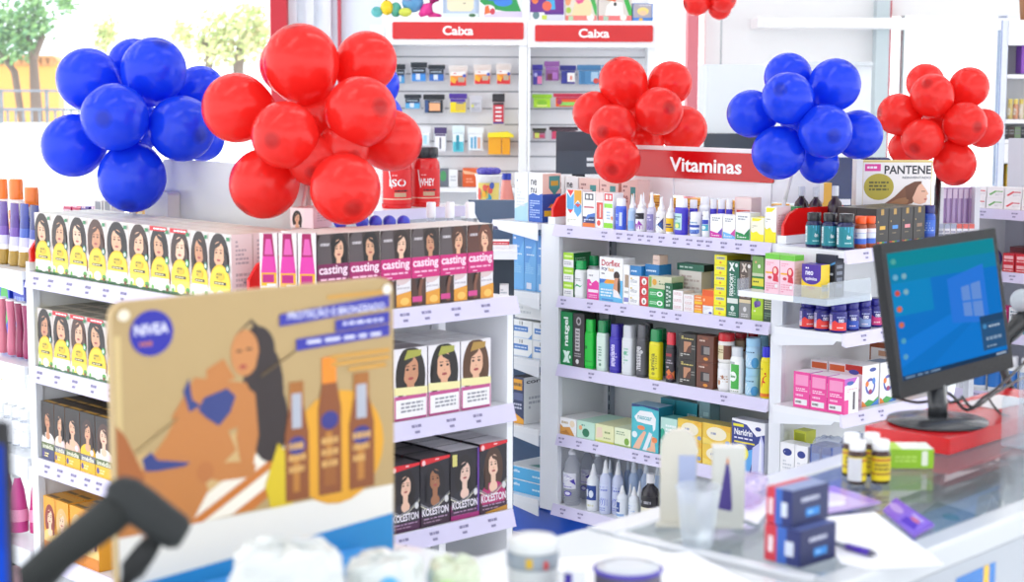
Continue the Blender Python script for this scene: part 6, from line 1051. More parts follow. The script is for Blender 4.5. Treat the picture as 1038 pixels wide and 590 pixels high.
mb = MB(); mb.box((.02, .30, 0), (1.4, .33, 1.4), 'c8cad4', 'matte'); obj('back_panel', mb, t)
mb = MB(); mb.box((0, 0, 0), (.02, .33, 1.13), 'e8e9ee', 'plastic'); obj('side_panel', mb, t)
for z in (1.13, .885, .645, .40):
    mb = MB(); mb.box((.021, 0, z-.03), (1.4, .299, z), 'f0f0f4', 'plastic'); sh = obj('shelf', mb, t); mb = MB(); strip_mesh(mb, .0, 1.4, 0, z, [.1+.14*k for k in range(8)]); obj('price_rail', mb, sh)
for i in range(9):
    f = [P([(.1, .3), (.5, .7), (.6, .6), (.2, .2)], ['d84850', '6ab060', 'd84850', '5a70c0'][i % 4]), R(.55, .55, .95, .65, ['d84850', '7ab870', 'c84a60', '6a80d0'][i % 4]), LN(.5, .2, .95, .4, 2, 'c8c8d0')]
    for k in range(2): tag(obj('medicine_box', carton(.072, .06, .042, 'f2f2f4', f), None, (X0+.05+.078*i, Y0+.03+.004*k, 1.1303+.0425*k)), 'white box with coloured stripes on right background gondola, %s, %s' % (('lower', 'upper')[k], nth(i, 9)), 'box', 'white striped boxes')
for i in range(5):
    c1 = 'd02a38' if i < 2 else 'f0eeee'
    f = [R(.1, .4, .9, .75, 'f0b8bc' if i < 2 else 'e04a50'), LN(.1, .1, .9, .3, 1, 'f4d8d8' if i < 2 else 'a0b0a0')] if i < 2 else [R(0, .78, 1, 1, 'e04850'), E_(.3, .4, .08, .12, '303030'), LN(.5, .3, .9, .5, 1, '90b890')]
    n = 2 if i < 2 else 4
    for k in range(n): tag(obj('medicine_box', carton(.05, .06, .036, c1, f), None, (X0+.245+.056*i-.04, Y0+.02, .8853+.0365*k)), '%s box on right background gondola, %s, %s' % ('red' if i < 2 else 'white and red topped', nth(k, n, 'bottom') if n > 2 else ('lower', 'upper')[k], nth(i, 5)), 'box', 'stacked boxes on background gondola')
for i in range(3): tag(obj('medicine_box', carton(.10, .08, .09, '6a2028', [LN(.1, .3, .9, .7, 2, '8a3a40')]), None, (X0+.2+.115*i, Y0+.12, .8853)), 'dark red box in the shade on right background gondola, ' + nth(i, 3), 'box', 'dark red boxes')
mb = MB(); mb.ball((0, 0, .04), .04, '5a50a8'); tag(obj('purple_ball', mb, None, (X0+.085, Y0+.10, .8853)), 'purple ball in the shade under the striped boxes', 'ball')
for i in range(6):
    c1 = ('48b0c8', 'd02878', 'f0f0f2', '48b0c8', 'd02878', '40a0b8')[i]
    for k in range(2): tag(obj('medicine_box', carton(.055, .06, .05, c1, [LN(.1, .3, .9, .8, 2, 'f0e8f0' if i != 2 else '8090a0')]), None, (X0+.12+.062*i, Y0+.02, .6453+.0505*k)), '%s box on third shelf of right background gondola, %s, %s' % (('teal', 'magenta', 'white')[('48b0c8', 'd02878', 'f0f0f2').index(c1) if c1 != '40a0b8' else 0], ('lower', 'upper')[k], nth(i, 6)), 'box', 'boxes on background third shelf')
for i in range(6):
    bottle('detergent_bottle', 'white bottle with blue label on low background shelf, ' + nth(i, 6), 'bottle', (X0+.08+.07*i, Y0+.05, .4003), 'flat', .03, .15, 'f0f2f4', 'f4f4f6', [R(0, .1, 1, .9, '2a78c8')], 'blue labelled bottles')
# hanging sachets left of that gondola
d = 6.7; rail = MB(); a0, a1 = pa(948, d), pa(990, d); z = pz(187, d)
t = thing('sachet_rack', 'wire rack at right background holding rows of purple sachets', 'rack', frame_pt((a0+a1)/2, d, 0), YAW)
mb = MB(); mb.box((-(a1-a0)/2, .02, z), ((a1-a0)/2, .03, z+.01), 'e0e4ea', 'metal'); mb.box((-(a1-a0)/2, -.05, 0), (-(a1-a0)/2+.02, .03, z), 'd8dce4', 'plastic'); mb.box(((a1-a0)/2-.02, -.05, 0), ((a1-a0)/2, .03, z), 'd8dce4', 'plastic'); mb.box((-(a1-a0)/2+.021, -.06, .9), ((a1-a0)/2-.021, .03, pz(240, d)), 'e4e4ea', 'plastic'); obj('frame', mb, t)
for i in range(6):
    mb = MB(); w = 5.2/F*d; h = 38/F*d; mb.rbox((-w/2, 0, 0), (w/2, .012, h), 'b8a0cc', 'plastic', .003, 1); mb.art([R(.55, .05, .95, .9, '8a6aa0'), R(.1, .7, .9, .95, 'd8c8e0')], lambda u, v, l: (-w/2+w*u, -l, h*v))
    c = frame_pt(pa(957+5.6*i, d), d, z-h-.002); tag(obj('sachet', mb, None, c, YAW+.1), 'purple sachet hanging behind the monitor, ' + nth(i, 6), 'sachet', 'hanging purple sachets')
for i in range(6):
    w = 5.4/F*d; c = frame_pt(pa(955+6.2*i, d-.05), d-.05, pz(240, d)+.001); tag(obj('small_box', carton(w, .04, 16/F*d, 'eceaf0', [R(0, .7, 1, 1, 'e06860' if i > 2 else 'a8b0c8'), LN(.1, .2, .9, .6, 2, '7a80a0')]), None, c, YAW), 'small carton under the purple sachets, ' + nth(i, 6), 'box', 'cartons under sachets')
# tall white shelf at the right edge
d = 9.0; a0 = pa(1010, d); 
t = thing('shelf_unit', 'tall white shelf unit at the right edge with purple box', 'shelf unit', frame_pt(a0, d, 0), YAW-.27)
mb = MB(); mb.box((0, 0, 0), (.03, .35, pz(20, d)), 'dfe4f0', 'plastic'); mb.box((-.006, 0, 0), (-.0005, .35, pz(20, d)), '8090c0', 'plastic'); obj('side_panel', mb, t)
mb = MB(); mb.box((.031, .33, 0), (.9, .35, pz(20, d)), 'e4e4e4', 'matte'); obj('back_panel', mb, t)
mb = MB(); mb.box((.031, -.01, pz(45, d)), (.9, .329, pz(20, d)), 'f2f2f0', 'plastic'); obj('header_box', mb, t)
for py in (74, 119, 139):
    mb = MB(); mb.box((.031, 0, pz(py+4, d)), (.9, .329, pz(py, d)), 'f0f0f4', 'plastic'); obj('shelf', mb, t)
mb = MB(); mb.box((.031, -.02, 0), (.9, .3, pz(190, d)), 'f2f2f2', 'plastic'); mb.box((.031, 0, pz(163, d)), (.9, .3, pz(143.5, d)), 'f2f2f2', 'plastic'); obj('lower_panel', mb, t)
def onsh(px0, px1, top, base, label, col, art, name='box', cat='box', group=None):
    w = (px1-px0)/F*(d+.1); c = frame_pt(pa((px0+px1)/2, d+.1), d+.1, pz(base, d)+.0006); return tag(obj(name, carton(w, .1, (base-top)/F*(d+.1), col, art), None, c, YAW), label, cat, group)
onsh(1030, 1052, 45.5, 73, 'purple box with lilac frame at the right edge', '9a58c8', [R(.1, .1, .9, .9, 'a868d4'), R(.15, .15, .2, .85, 'e0c8f0'), R(.15, .15, .9, .2, 'e0c8f0')], 'purple_box')
for i in range(5):
    c = frame_pt(pa(1020.5+5.6*i, d+.1), d+.1, pz(119, d)+.0006); bottle('baby_food_jar', 'small jar with yellow cap on the right edge shelf, ' + nth(i, 5), 'jar', c, 'flat', .0135, .105, ['e0c880', 'd89a78', 'e8d8c0', 'a8c860', 'e0b070'][i], 'f0d870', [E_(.5, .5, .3, .3, 'f4ece0')], 'yellow capped jars')
for i, cc in enumerate(('4a4a50', '5a4a40', '98b088', '4a5058')): onsh(1013.5+6.3*i, 1019.4+6.3*i, 127, 138.5, 'small dark carton on the middle shelf at right edge, ' + nth(i, 4), cc, [LN(.1, .3, .9, .8, 2, 'a0a0a0')], group='dark cartons at right edge')
for i, cc in enumerate(('e8b820', '48a868', 'e8c020', '3a9a60')): onsh(1019+6.4*i, 1025+6.4*i, 166, 189, '%s carton low on the right edge shelf, ' % ('yellow' if i % 2 == 0 else 'green') + nth(i, 4), cc, [R(.1, .6, .9, .9, '58b878' if i % 2 == 0 else 'e8c020')], group='yellow and green cartons')
c = frame_pt(pa(1036, d+.15), d+.15, pz(20, d)+.0006); t = thing('basket', 'brown woven basket on top of the right edge shelf', 'basket', c, YAW)
mb = MB(); mb.lathe([(.035, 0), (.045, .01), (.055, .12), (.05, .13)], '9a6a48', 'matte', 20); obj('body', mb, t); mb = MB(); mb.tube([(.05*math.cos(a), 0, .12+.09*math.sin(a)) for a in [math.pi*k/10 for k in range(11)]], .006, 'e8e4e0', 'matte'); obj('handle', mb, t)
# ================================================================== FOREGROUND: counters
XF, XN = -1.600, -1.195
t = thing('display_counter', 'glass topped display counter with white aluminium frame at lower right', 'counter', ((XF+XN)/2, 1.66, 0), .075); O = Vector(t.location)
def cpart(n, mb, par=None):
    mb.v = [(a-O.x, b-O.y, c-O.z) for a, b, c in mb.v]; return obj(n, mb, par or t)
YA, YB = 1.662, 3.42
mb = MB(); mb.rbox((XF, YA, .965), (XF+.05, YB, 1.002), 'd8dbe0', 'plastic', .006, 1); cpart('frame_rail', mb)
mb = MB(); mb.rbox((XN-.042, YA, .965), (XN, YB, 1.002), 'ccd0d4', 'plastic', .006, 1); cpart('frame_rail', mb)
mb = MB(); mb.rbox((XF+.0505, YA, .968), (XN-.0425, YA+.022, 1.001), 'd8dbe0', 'plastic', .004, 0); cpart('frame_rail', mb)
mb = MB(); mb.rbox((XF+.0505, YB-.03, .968), (XN-.0425, YB, 1.001), 'd8dbe0', 'plastic', .004, 0); cpart('frame_rail', mb)
mb = MB(); mb.box((XF+.0505, YA+.0225, .990), (XN-.0425, YB-.0305, 1.0), 'fafdfd', 'glass'); cpart('glass_top', mb)
mb = MB(); mb.box((XF+.012, YA+.01, .90), (XN-.012, YB-.01, .915), 'e6ecf0', 'plastic'); cpart('inner_shelf', mb)
mb = MB(); mb.box((XF+.005, YA+.005, 0), (XF+.012, YB-.005, .964), 'e4e8ee', 'plastic'); mb.box((XF+.012, YA+.005, 0), (XN-.012, YA+.012, .964), 'e4e8ee', 'plastic'); mb.box((XF+.012, YB-.012, 0), (XN-.012, YB-.005, .964), 'e4e8ee', 'plastic'); cpart('body_panel', mb)
mb = MB(); mb.box((XN-.012, YA+.005, 0), (XN-.005, YB-.005, .964), 'b4bac2', 'plastic')  # white panel coloured grey to stand in for the shade on this side
y0, y1 = sy(978, XN-.005, .93), sy(1024, XN-.005, .93); ys = sy(1010, XN-.005, .93)
mb.face([(XN-.0045, y0, .62), (XN-.0045, y1, .62), (XN-.0045, y1, .945), (XN-.0045, y0, .945)], '1f78c8', 'plastic'); mb.face([(XN-.0042, ys, .62), (XN-.0042, ys+.016, .62), (XN-.0042, ys+.016, .945), (XN-.0042, ys, .945)], 'f0c020', 'plastic')
cpart('front_panel', mb)
t = thing('counter', 'white laminate counter at bottom centre holding the sun care display', 'counter', (-1.2, .6, 0)); O = Vector(t.location)
mb = MB(); mb.prism([(-1.72, -.6), (-.55, -.6), (-.55, 1.64), (-1.597, 1.64), (-1.59, 1.44), (-1.72, 1.40)], lambda p, k: (p[0], p[1], .965+.035*k), 'd6dadd', 'gloss'); cpart('worktop', mb)
mb = MB(); mb.box((-1.58, -.58, 0), (-.6, 1.62, .9645), 'e4e6ea', 'plastic'); cpart('body', mb)
# inside the glass counter
def flat(name, label, cat, pts, z, th, col, art=(), kind='paper', group=None):
    w = [at(px, py, 2, z) for px, py in pts]; c = sum(w, Vector())/len(w); mb = MB()
    N = len(w); vs = [(p.x-c.x, p.y-c.y, 0) for p in w] + [(p.x-c.x, p.y-c.y, th) for p in w]
    mb.mesh_add(vs, [(k, (k+1) % N, N+(k+1) % N, N+k) for k in range(N)] + [tuple(range(N))[::-1], tuple(range(N, 2*N))], col, kind)
    if N == 4:
        A, B, C_, D_ = [Vector((p.x-c.x, p.y-c.y, th)) for p in w]
        mb.art(art, lambda u, v, l: ((A*(1-u)+B*u)*(1-v)+(D_*(1-u)+C_*u)*v)+Vector((0, 0, l)), kind)
    return tag(obj(name, mb, None, (c.x, c.y, z)), label, cat, group)
zi = .9155; ZC = 1.0022
flat('packet', 'flat purple packet on the glass right of the paper sheet', 'packet', [(895, 519), (926, 546), (947, 534), (908, 507)], ZC, .004, '8a60d0', [R(.05, .05, .95, .95, '9a70dc'), P([(.5, .1), (.9, .2), (.8, .6), (.5, .5)], '6a38c0'), E_(.7, .6, .12, .1, 'e07890'), LN(.55, .7, .9, .85, 1, 'f0e0f8'), E_(.2, .5, .2, .2, 'c8a8e8')], 'gloss')
flat('packet', 'pale lilac packet on the glass behind the paper sheet', 'packet', [(790, 512), (835, 522), (893, 511), (845, 495)], ZC, .004, 'c8b0e4', [E_(.4, .5, .3, .3, 'e4d8f0'), E_(.7, .4, .14, .2, 'f0ecf8'), R(0, .8, 1, 1, 'a888d8')], 'gloss')
flat('tray_mat', 'grey patterned plastic bag under the glass at right', 'bag', [(905, 545), (990, 575), (1036, 540), (950, 512)], zi, .006, 'b4c0c0', [E_(.4, .5, .25, .2, 'c4ccc8'), E_(.7, .65, .14, .14, 'a8b4b0'), E_(.3, .75, .1, .08, '8ab0a0'), E_(.6, .3, .2, .12, 'c0c8c4')], 'gloss')
flat('blue_packet', 'bright blue packet edge under the glass beside grey bag', 'packet', [(898, 548), (975, 578), (985, 571), (908, 541)], zi+.016, .004, '3a8ad8', [R(.3, .2, .5, .8, '60b0e8')], 'gloss')
flat('blue_packet', 'blue film packet under the glass near the far rail', 'packet', [(790, 512), (820, 522), (852, 501), (822, 489)], zi+.008, .008, '6a88d0', [E_(.4, .5, .3, .25, '90a8e0'), R(.6, .1, .9, .9, '4a68b8')], 'gloss')
flat('blue_packet', 'second blue film packet under the glass beside medicine bottles', 'packet', [(836, 510), (862, 520), (894, 498), (868, 488)], zi+.017, .008, '7a94d8', [E_(.5, .5, .3, .25, 'a0b4e8')], 'gloss')
c = at(1012, 545, 2, zi+.0062); mb = MB(); mb.prism([(-.03, 0), (.03, 0), (-.012, .068)], lambda p, k: (p[0], .002*k, p[1]), 'f4f4f6'); tag(obj('tent_card', mb, None, (c.x, c.y, zi+.0063), YAW), 'small white triangular card standing under the glass', 'card')
flat('packet', 'pink and blue packet under the glass at the right edge', 'packet', [(985, 568), (1004, 576), (1026, 560), (1008, 552)], zi, .008, 'd88ab0', [E_(.4, .5, .2, .3, '5a80d0'), E_(.75, .5, .15, .25, 'e06868')], 'gloss')
# sheets, pen, boxes, bottles on the glass
ZC = 1.0022
w = [at(px, py, 2, ZC) for px, py in ((836, 525), (845, 560), (852, 572), (876, 577), (905, 576), (956, 572), (887, 520))]; c = sum(w, Vector())/len(w); mb = MB(); mb.prism([(p.x-c.x, p.y-c.y) for p in w], lambda p, k: (p[0], p[1], .0012*k), 'f6f6fa')
tag(obj('paper_sheet', mb, None, (c.x, c.y, ZC)), 'white paper sheet lying on the glass counter under the pen', 'paper')
pA, pB = at(847, 551, 2, ZC+.006), at(888, 562, 2, ZC+.006); c = (pA+pB)/2; t = thing('pen', 'purple ballpoint pen lying on the white paper sheet', 'pen', (c.x, c.y, ZC+.0014)); dv = (pB-pA); 
def along(k): v = pA+dv*k-c; return Vector((v.x, v.y, .0048))
mb = MB(); mb.tube([along(.28), along(.86)], .0046, '4a2aa8', 'plastic', 12); obj('barrel', mb, t); mb = MB(); mb.tube([along(.865), along(.98), along(1.02)], [.0045, .002, .0008], '6a6a78', 'plastic', 12); obj('tip', mb, t); mb = MB(); mb.tube([along(0), along(.275)], .0034, '8a90a0', 'plastic', 12); obj('clip', mb, t)
y0 = 1.697; x0 = sx(775, y0, 1.02); x1 = sx(811, y0, 1.02); dd = sy(847, x1, 1.02)-y0
navy = [R(0, 0, 1, 1, '1c2658'), LN(.25, .58, .75, .8, 1, 'c0c4d8'), R(.38, .2, .75, .42, '2a88d8'), LN(.44, .26, .7, .36, 1, 'a8d8f8')]
lf = [R(0, 0, .34, 1, 'd03848'), R(.1, .25, .24, .7, 'f0e0e4'), R(.34, 0, .62, 1, '3a68c0'), R(.62, 0, 1, 1, '2a3470'), R(.58, .25, .82, .65, 'd8e0f0')]
h1 = .047
tag(obj('medicine_box', carton(x1-x0, dd, h1, '26306a', lf, navy, (), [R(0, 0, .3, 1, 'c83848'), R(.3, 0, 1, 1, '5a68a0')]), None, ((x0+x1)/2, y0, ZC)), 'navy medicine box with red end, lower of two on the glass', 'box')
xa, xb = sx(777, y0+.004, 1.07), sx(799, y0+.004, 1.07)
tag(obj('medicine_box', carton(xb-xa+.006, dd*1.02, h1, '26306a', lf, navy, (), [R(0, 0, .3, 1, 'c83848'), R(.3, 0, 1, 1, '8090b8')]), None, ((xa+xb)/2+.003, y0+.004, ZC+h1+.0006)), 'navy medicine box with red end, upper of two on the glass', 'box')  # top painted light grey-blue in place of a reflection on it
for i, (pc, pb, r_) in enumerate(((862.5, 484, 9.2), (868.3, 492, 9.4), (882.5, 484, 9.2), (892, 491.5, 9.8))):
    c = at(pc, pb-2.5, 2, ZC); d_ = dist(*c); r = r_/F*d_
    bottle('medicine_bottle', 'amber medicine bottle, white cap, yellow label, ' + ('back left', 'front left', 'back right', 'front right')[i] + ' of four', 'bottle', (c.x, c.y, ZC), 'pill', r, .0665, '3a1c14', 'f2f2f2', ([R(0, 0, 1, 1, 'e8d020'), R(0, .25, 1, .32, '8a3020'), R(0, .82, 1, .9, 'b03028'), R(.0, .0, .62, .95, 'd8d8dc') if i == 1 else LN(.2, .4, .8, .75, 2, '6a4a20')]), 'amber medicine bottles', turn=.78)
c = at(924.5, 475, 2, ZC); tag(obj('medicine_box', carton(.068, .055, .031, 'a0c828', [R(0, 0, 1, 1, '90c020'), R(.72, .15, .86, .9, 'e8ecd8'), LN(.1, .3, .6, .7, 2, 'b8d860')], (), (), [R(0, 0, 1, 1, 'eef2e4'), R(0, 0, .25, 1, 'b0d838')]), None, (c.x, c.y, ZC), YAW), 'white and lime green box on the glass beside medicine bottles', 'box')
# cup holder pieces on the glass near the left end
c = at(687, 533, 2, ZC); t = thing('arched_stand', 'cream arched stand with blue grey label behind the plastic cup', 'stand', (c.x, c.y, ZC), YAW-.1); hw = 19/F*2.3; hh = 101/F*2.3
mb = MB(); pts = [(-hw, 0), (hw, 0), (hw, hh-hw)] + [(hw*math.cos(a), hh-hw+hw*math.sin(a)) for a in [math.pi*k/14 for k in range(1, 14)]] + [(-hw, hh-hw)]
mb.prism(pts, lambda p, k: (p[0], .014*(k), p[1]), 'd6d2c4', 'plastic'); obj('arch_panel', mb, t)
mb = MB(); mb.rbox((.0, -.003, hh*.24), (hw*.95, -.0005, hh*.74), 'aab4d4', 'paper', .002, 1); obj('label_card', mb, t)
mb = MB(); mb.rbox((-hw-.005, -.012, 0), (hw+.004, -.0032, .006), 'd6d2c4', 'plastic', .003); obj('foot', mb, t)
c = at(723, 540, 2, ZC); t = thing('card_holder', 'white box holder with purple flame shape beside the cream arch', 'holder', (c.x, c.y+.03, ZC), YAW-.1); hw = 17/F*2.3; hh = .112
mb = MB(); mb.rbox((-hw, 0, 0), (hw, .03, hh), 'd4d4cc', 'plastic', .004); mb.art([P([(.2, .25), (.32, .55), (.42, .8), (.48, .84), (.55, .7), (.62, .3), (.6, .22)], '4a3a88'), P([(.42, .8), (.46, .9), (.52, .82)], 'e08850')], lambda u, v, l: (-hw+2*hw*u, -.0006-l, hh*v)); obj('box_body', mb, t)
c = at(707, 552, 2, ZC); r1 = 23/F*2.2; h_ = .077; t = thing('plastic_cup', 'translucent plastic cup in front of the cream arched stand', 'cup', (c.x, c.y, ZC))
mb = MB(); mb.lathe([(r1*.68, 0), (r1*.7, .001), (r1*.97, h_*.97)], 'e8eef2', 'frost', 32, cap=False); mb.face([(r1*.68*math.cos(2*math.pi*k/32), r1*.68*math.sin(2*math.pi*k/32), .001) for k in range(32)], 'e8eef2', 'frost'); obj('wall', mb, t)
mb = MB(); mb.tube([(r1*1.0*math.cos(2*math.pi*k/32), r1*1.0*math.sin(2*math.pi*k/32), h_) for k in range(33)], .0016, 'f0f4f6', 'frost', 8); obj('rim', mb, t)
c = at(748, 508, 2, ZC); crumple('plastic_bag', 'crumpled lilac plastic bag on glass behind the cup', 'bag', (c.x, c.y, ZC), .038, .062, .034, 'eee4f8', 'clear', 11, None, .5)
flat('paper_sheet', 'white papers lying on the glass left of the navy boxes', 'paper', [(742, 522), (768, 532), (786, 508), (758, 498)], ZC, .0008, 'f4f2f8')
# on the white counter
flat('paper_sheet', 'white paper sheets on the white counter at bottom centre', 'paper', [(548, 568), (640, 620), (800, 612), (700, 560)], 1.0004, .001, 'f8f8fa')
c = fr(540, 606, 2.0); t = thing('round_container', 'round white container with grey band and yellow mark at bottom centre', 'container', (c.x, c.y, 1.0006)); r = 25.5/F*2
mb = MB(); mb.lathe([(r*.94, 0), (r, .004), (r, .046)], 'd4d8da', 'plastic', 32); obj('body', mb, t)
mb = MB(); mb.lathe([(r*1.03, .047), (r*1.04, .049), (r*1.04, .063), (r*1.03, .065)], '9aa4ae', 'plastic', 32); a0 = math.radians(-52); mb.art([R(.4, .1, .6, .9, 'd8b030'), E_(1.0, .3, .08, .4, 'd04848')], lambda u, v, l: ((r*1.045+l)*math.cos(a0+(u-.5)*1.3), (r*1.045+l)*math.sin(a0+(u-.5)*1.3), .049+.014*v), 'paper', .0002, True); obj('band', mb, t)
mb = MB(); mb.lathe([(r*1.0, .0655), (r*1.0, .076), (r*.9, .081), (r*.3, .083)], 'dcdfe0', 'plastic', 32); obj('lid', mb, t)
c = fr(636, 620, 1.95); t = thing('tape_roll', 'grey roll with purple rim at the bottom edge of the picture', 'roll', (c.x, c.y, 1.0012)); r = 34/F*1.95
mb = MB(); mb.lathe([(r*.97, 0), (r, .004), (r, .05), (r*.96, .056)], '5a5468', 'plastic', 32); obj('roll_body', mb, t); mb = MB(); mb.lathe([(r*.96, .0565), (r*.94, .060), (r*.5, .062)], 'c8ccd2', 'plastic', 32); obj('lid', mb, t); mb = MB(); mb.tube([(r*.98*math.cos(2*math.pi*k/32), r*.98*math.sin(2*math.pi*k/32), .056) for k in range(33)], .003, '4a3aa8', 'plastic', 8); obj('rim', mb, t)
c = fr(583, 622, 1.93); mb = MB(); mb.rbox((-.012, 0, 0), (.012, .02, .058), 'e4e6f0', 'plastic', .004); mb.rbox((-.0125, -.002, 0), (-.004, -.0003, .056), '3a2a98', 'plastic', .002); tag(obj('marker_box', mb, None, (c.x, c.y, 1.0012), YAW), 'small white and purple box left of the grey roll', 'box')
def softpack(label, px, d, hwp, top, col, dots, rot=0):
    base = CAMH-1.0005; c = fr(px, 88.4+base/d*F, d); hw = hwp/F*d; hh = CAMH-(top-88.4)/F*d-1.0
    t = crumple('tissue_pack', label, 'pack', (c.x, c.y, 1.0005), hw, .05, hh*.98, col, 'gloss', int(px), None, YAW+rot)
    mb = MB()
    for u, v, r, cc in dots: mb.ball((hw*u, -.051, hh*v), r, cc, 'paper', 12, 8, (1, .12, 1.1))
    obj('print', mb, t)
softpack('white wrapped pack with purple and blue marks in front of the display', 292, 1.74, 56, 544, 'd6dad8', ((-.2, .72, .008, '5a4aa0'), (-.6, .55, .01, '3a9ad0'), (.4, .6, .008, '4a4aa8')), .12)
softpack('white wrapped pack right of the purple marked pack, bottom edge', 390, 1.82, 38, 557, 'd4dad8', ((-.3, .7, .008, '5a58b0'), (.3, .8, .012, '58b0e0')), -.05)
softpack('pale green and white wrapped pack at bottom edge', 461, 1.88, 27, 564, 'ccd8bc', ((-.4, .8, .01, 'b8d890'), (.3, .75, .009, 'c8e0a0')), .1)
# sun-care display board
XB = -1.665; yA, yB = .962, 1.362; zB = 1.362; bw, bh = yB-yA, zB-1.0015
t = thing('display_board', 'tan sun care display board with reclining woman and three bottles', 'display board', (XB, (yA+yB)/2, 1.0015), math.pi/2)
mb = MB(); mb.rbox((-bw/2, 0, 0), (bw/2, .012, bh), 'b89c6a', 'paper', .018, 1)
SKN, SK2 = 'c07a3c', 'a8602c'
bd = [R(.0, .0, 1, .26, 'ece8e0'), P([(0, .0), (1, .0), (1, .155), (0, .095)], '1f86c4'), R(.0, .27, .02, .9, 'd2b880'),
      P([(0, .26), (.32, .27), (.5, .42), (.62, .45), (.55, .6), (.3, .5), (.1, .52), (0, .5)], 'cdaa72'),
      P([(.14, .26), (.55, .5), (.58, .46), (.22, .26)], 'f0e8d8'), P([(.22, .26), (.58, .46), (.58, .43), (.28, .26)], 'c8742a'), P([(.28, .26), (.57, .42), (.55, .36), (.38, .265)], 'f4ecdc'), P([(.38, .265), (.55, .36), (.54, .32), (.46, .268)], 'c8742a'),
      E_(.50, .66, .075, .17, '2a1c1c'), E_(.52, .56, .07, .14, '2a1c1c'), E_(.48, .80, .065, .085, '2a1c1c'),
      P([(0, .26), (.02, .55), (.06, .46), (.12, .38), (.24, .26), (.24, .265)], SK2), P([(0, .26), (0, .46), (.06, .40), (.14, .48), (.26, .52), (.30, .36), (.24, .262), (.14, .26)], SKN), P([(.06, .44), (.16, .56), (.22, .66), (.36, .58), (.40, .48), (.30, .40), (.24, .34)], SKN), P([(.0, .62), (.03, .58), (.09, .44), (.04, .36), (0, .36)], SK2),
      P([(.18, .62), (.26, .74), (.34, .72), (.44, .70), (.47, .62), (.42, .56), (.34, .54), (.24, .56)], SKN), P([(.42, .70), (.47, .66), (.48, .52), (.46, .42), (.42, .40), (.40, .52), (.41, .6)], SKN), P([(.47, .42), (.46, .38), (.34, .385), (.28, .41), (.30, .45), (.40, .44)], SKN), E_(.29, .425, .03, .035, 'b87038'), P([(.30, .70), (.30, .76), (.36, .79), (.40, .72)], SKN),
      E_(.435, .80, .05, .078, 'c8844a'), P([(.40, .86), (.46, .90), (.49, .82), (.47, .74), (.50, .72), (.52, .85), (.46, .91)], '2a1c1c'), R(.405, .805, .425, .812, '3a2418'), R(.44, .808, .46, .815, '3a2418'), E_(.428, .755, .014, .008, 'a8483a'),
      P([(.22, .70), (.24, .74), (.25, .67), (.28, .645), (.24, .63)], '2c3a7c'), P([(.27, .63), (.29, .67), (.37, .69), (.40, .66), (.38, .61), (.34, .57), (.30, .60)], '2c3a7c'), P([(.08, .50), (.11, .52), (.13, .49), (.24, .465), (.22, .455), (.13, .455), (.09, .46)], '2c3a7c'),
      E_(.12, .90, .071, .073, '1c1ca0'), T('NIVEA', .065, .895, .175, .93, 'e8e8f4'), LN(.08, .855, .16, .88, 1, 'c06a50'),
      E_(.78, .43, .18, .20, 'e0a020'), P([(.52, .26), (.50, .34), (.55, .48), (.60, .42), (.60, .26)], 'd8bc18')]
for x, w_, top, capc in ((.62, .045, .62, 'a86828'), (.745, .045, .69, 'f08a18'), (.87, .05, .62, 'a86828')):
    bd += [R(x-w_, .27, x+w_, top-.12, '8a4a1c'), P([(x-w_, top-.12), (x+w_, top-.12), (x+w_*.6, top-.02), (x-w_*.6, top-.02)], '8a4a1c'), R(x-w_*.6, top-.03, x+w_*.6, top+.06, capc), R(x-w_*.35, .3, x+w_*.2, top-.2, 'b8782c'), E_(x, top-.16, w_*.75, .032, '2c2c80'), R(x-w_*.4, top-.1, x+w_*.4, top+.02, 'b0b4c0') if capc != 'f08a18' else R(x-w_*.5, .3, x+w_*.5, .4, '9a5a20'), LN(x-w_*.7, .36, x+w_*.7, .48, 3, 'd8a860')]
bd += [P([(.56, .875), (.985, .90), (.985, .945), (.56, .915)], '2c2ca0'), P([(.77, .835), (.985, .845), (.985, .885), (.77, .875)], '2c2ca0'), P([(.62, .785), (.985, .80), (.985, .84), (.62, .825)], '2c2ca0'), T('PROTEÇÃO E BRONZEADO', .59, .888, .965, .925, 'd8d8f0'), LN(.80, .85, .96, .87, 1, 'd8d8f0'), LN(.66, .80, .95, .822, 1, 'd8d8f0'),
       R(.75, .74, .985, .755, 'd09a40'), R(.75, .715, .985, .73, 'd09a40'), R(.82, .69, .97, .705, 'd09a40'), R(.74, .95, .985, .963, 'd09a40'), P([(.49, .72), (.62, .79), (.62, .785), (.49, .712)], '6a5430'), P([(.06, .53), (.2, .62), (.2, .615), (.06, .525)], '8a7448'), E_(.975, .965, .018, .018, 'f4ecdc'), E_(.03, .965, .02, .018, 'f0e4cc')]
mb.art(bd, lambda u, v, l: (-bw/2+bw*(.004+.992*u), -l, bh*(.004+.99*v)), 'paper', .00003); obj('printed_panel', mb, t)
mb = MB(); mb.prism([(.013, 0), (.11, 0), (.013, .22)], lambda p, k: (-.01+.004*k, p[0], p[1]), 'e8e4dc'); obj('back_strut', mb, t)
mb = MB(); mb.rbox((-bw/2-.075, -.035, 0), (bw/2-.06, -.0025, .024), '4a9ade', 'plastic', .004); obj('base_tray', mb, t)
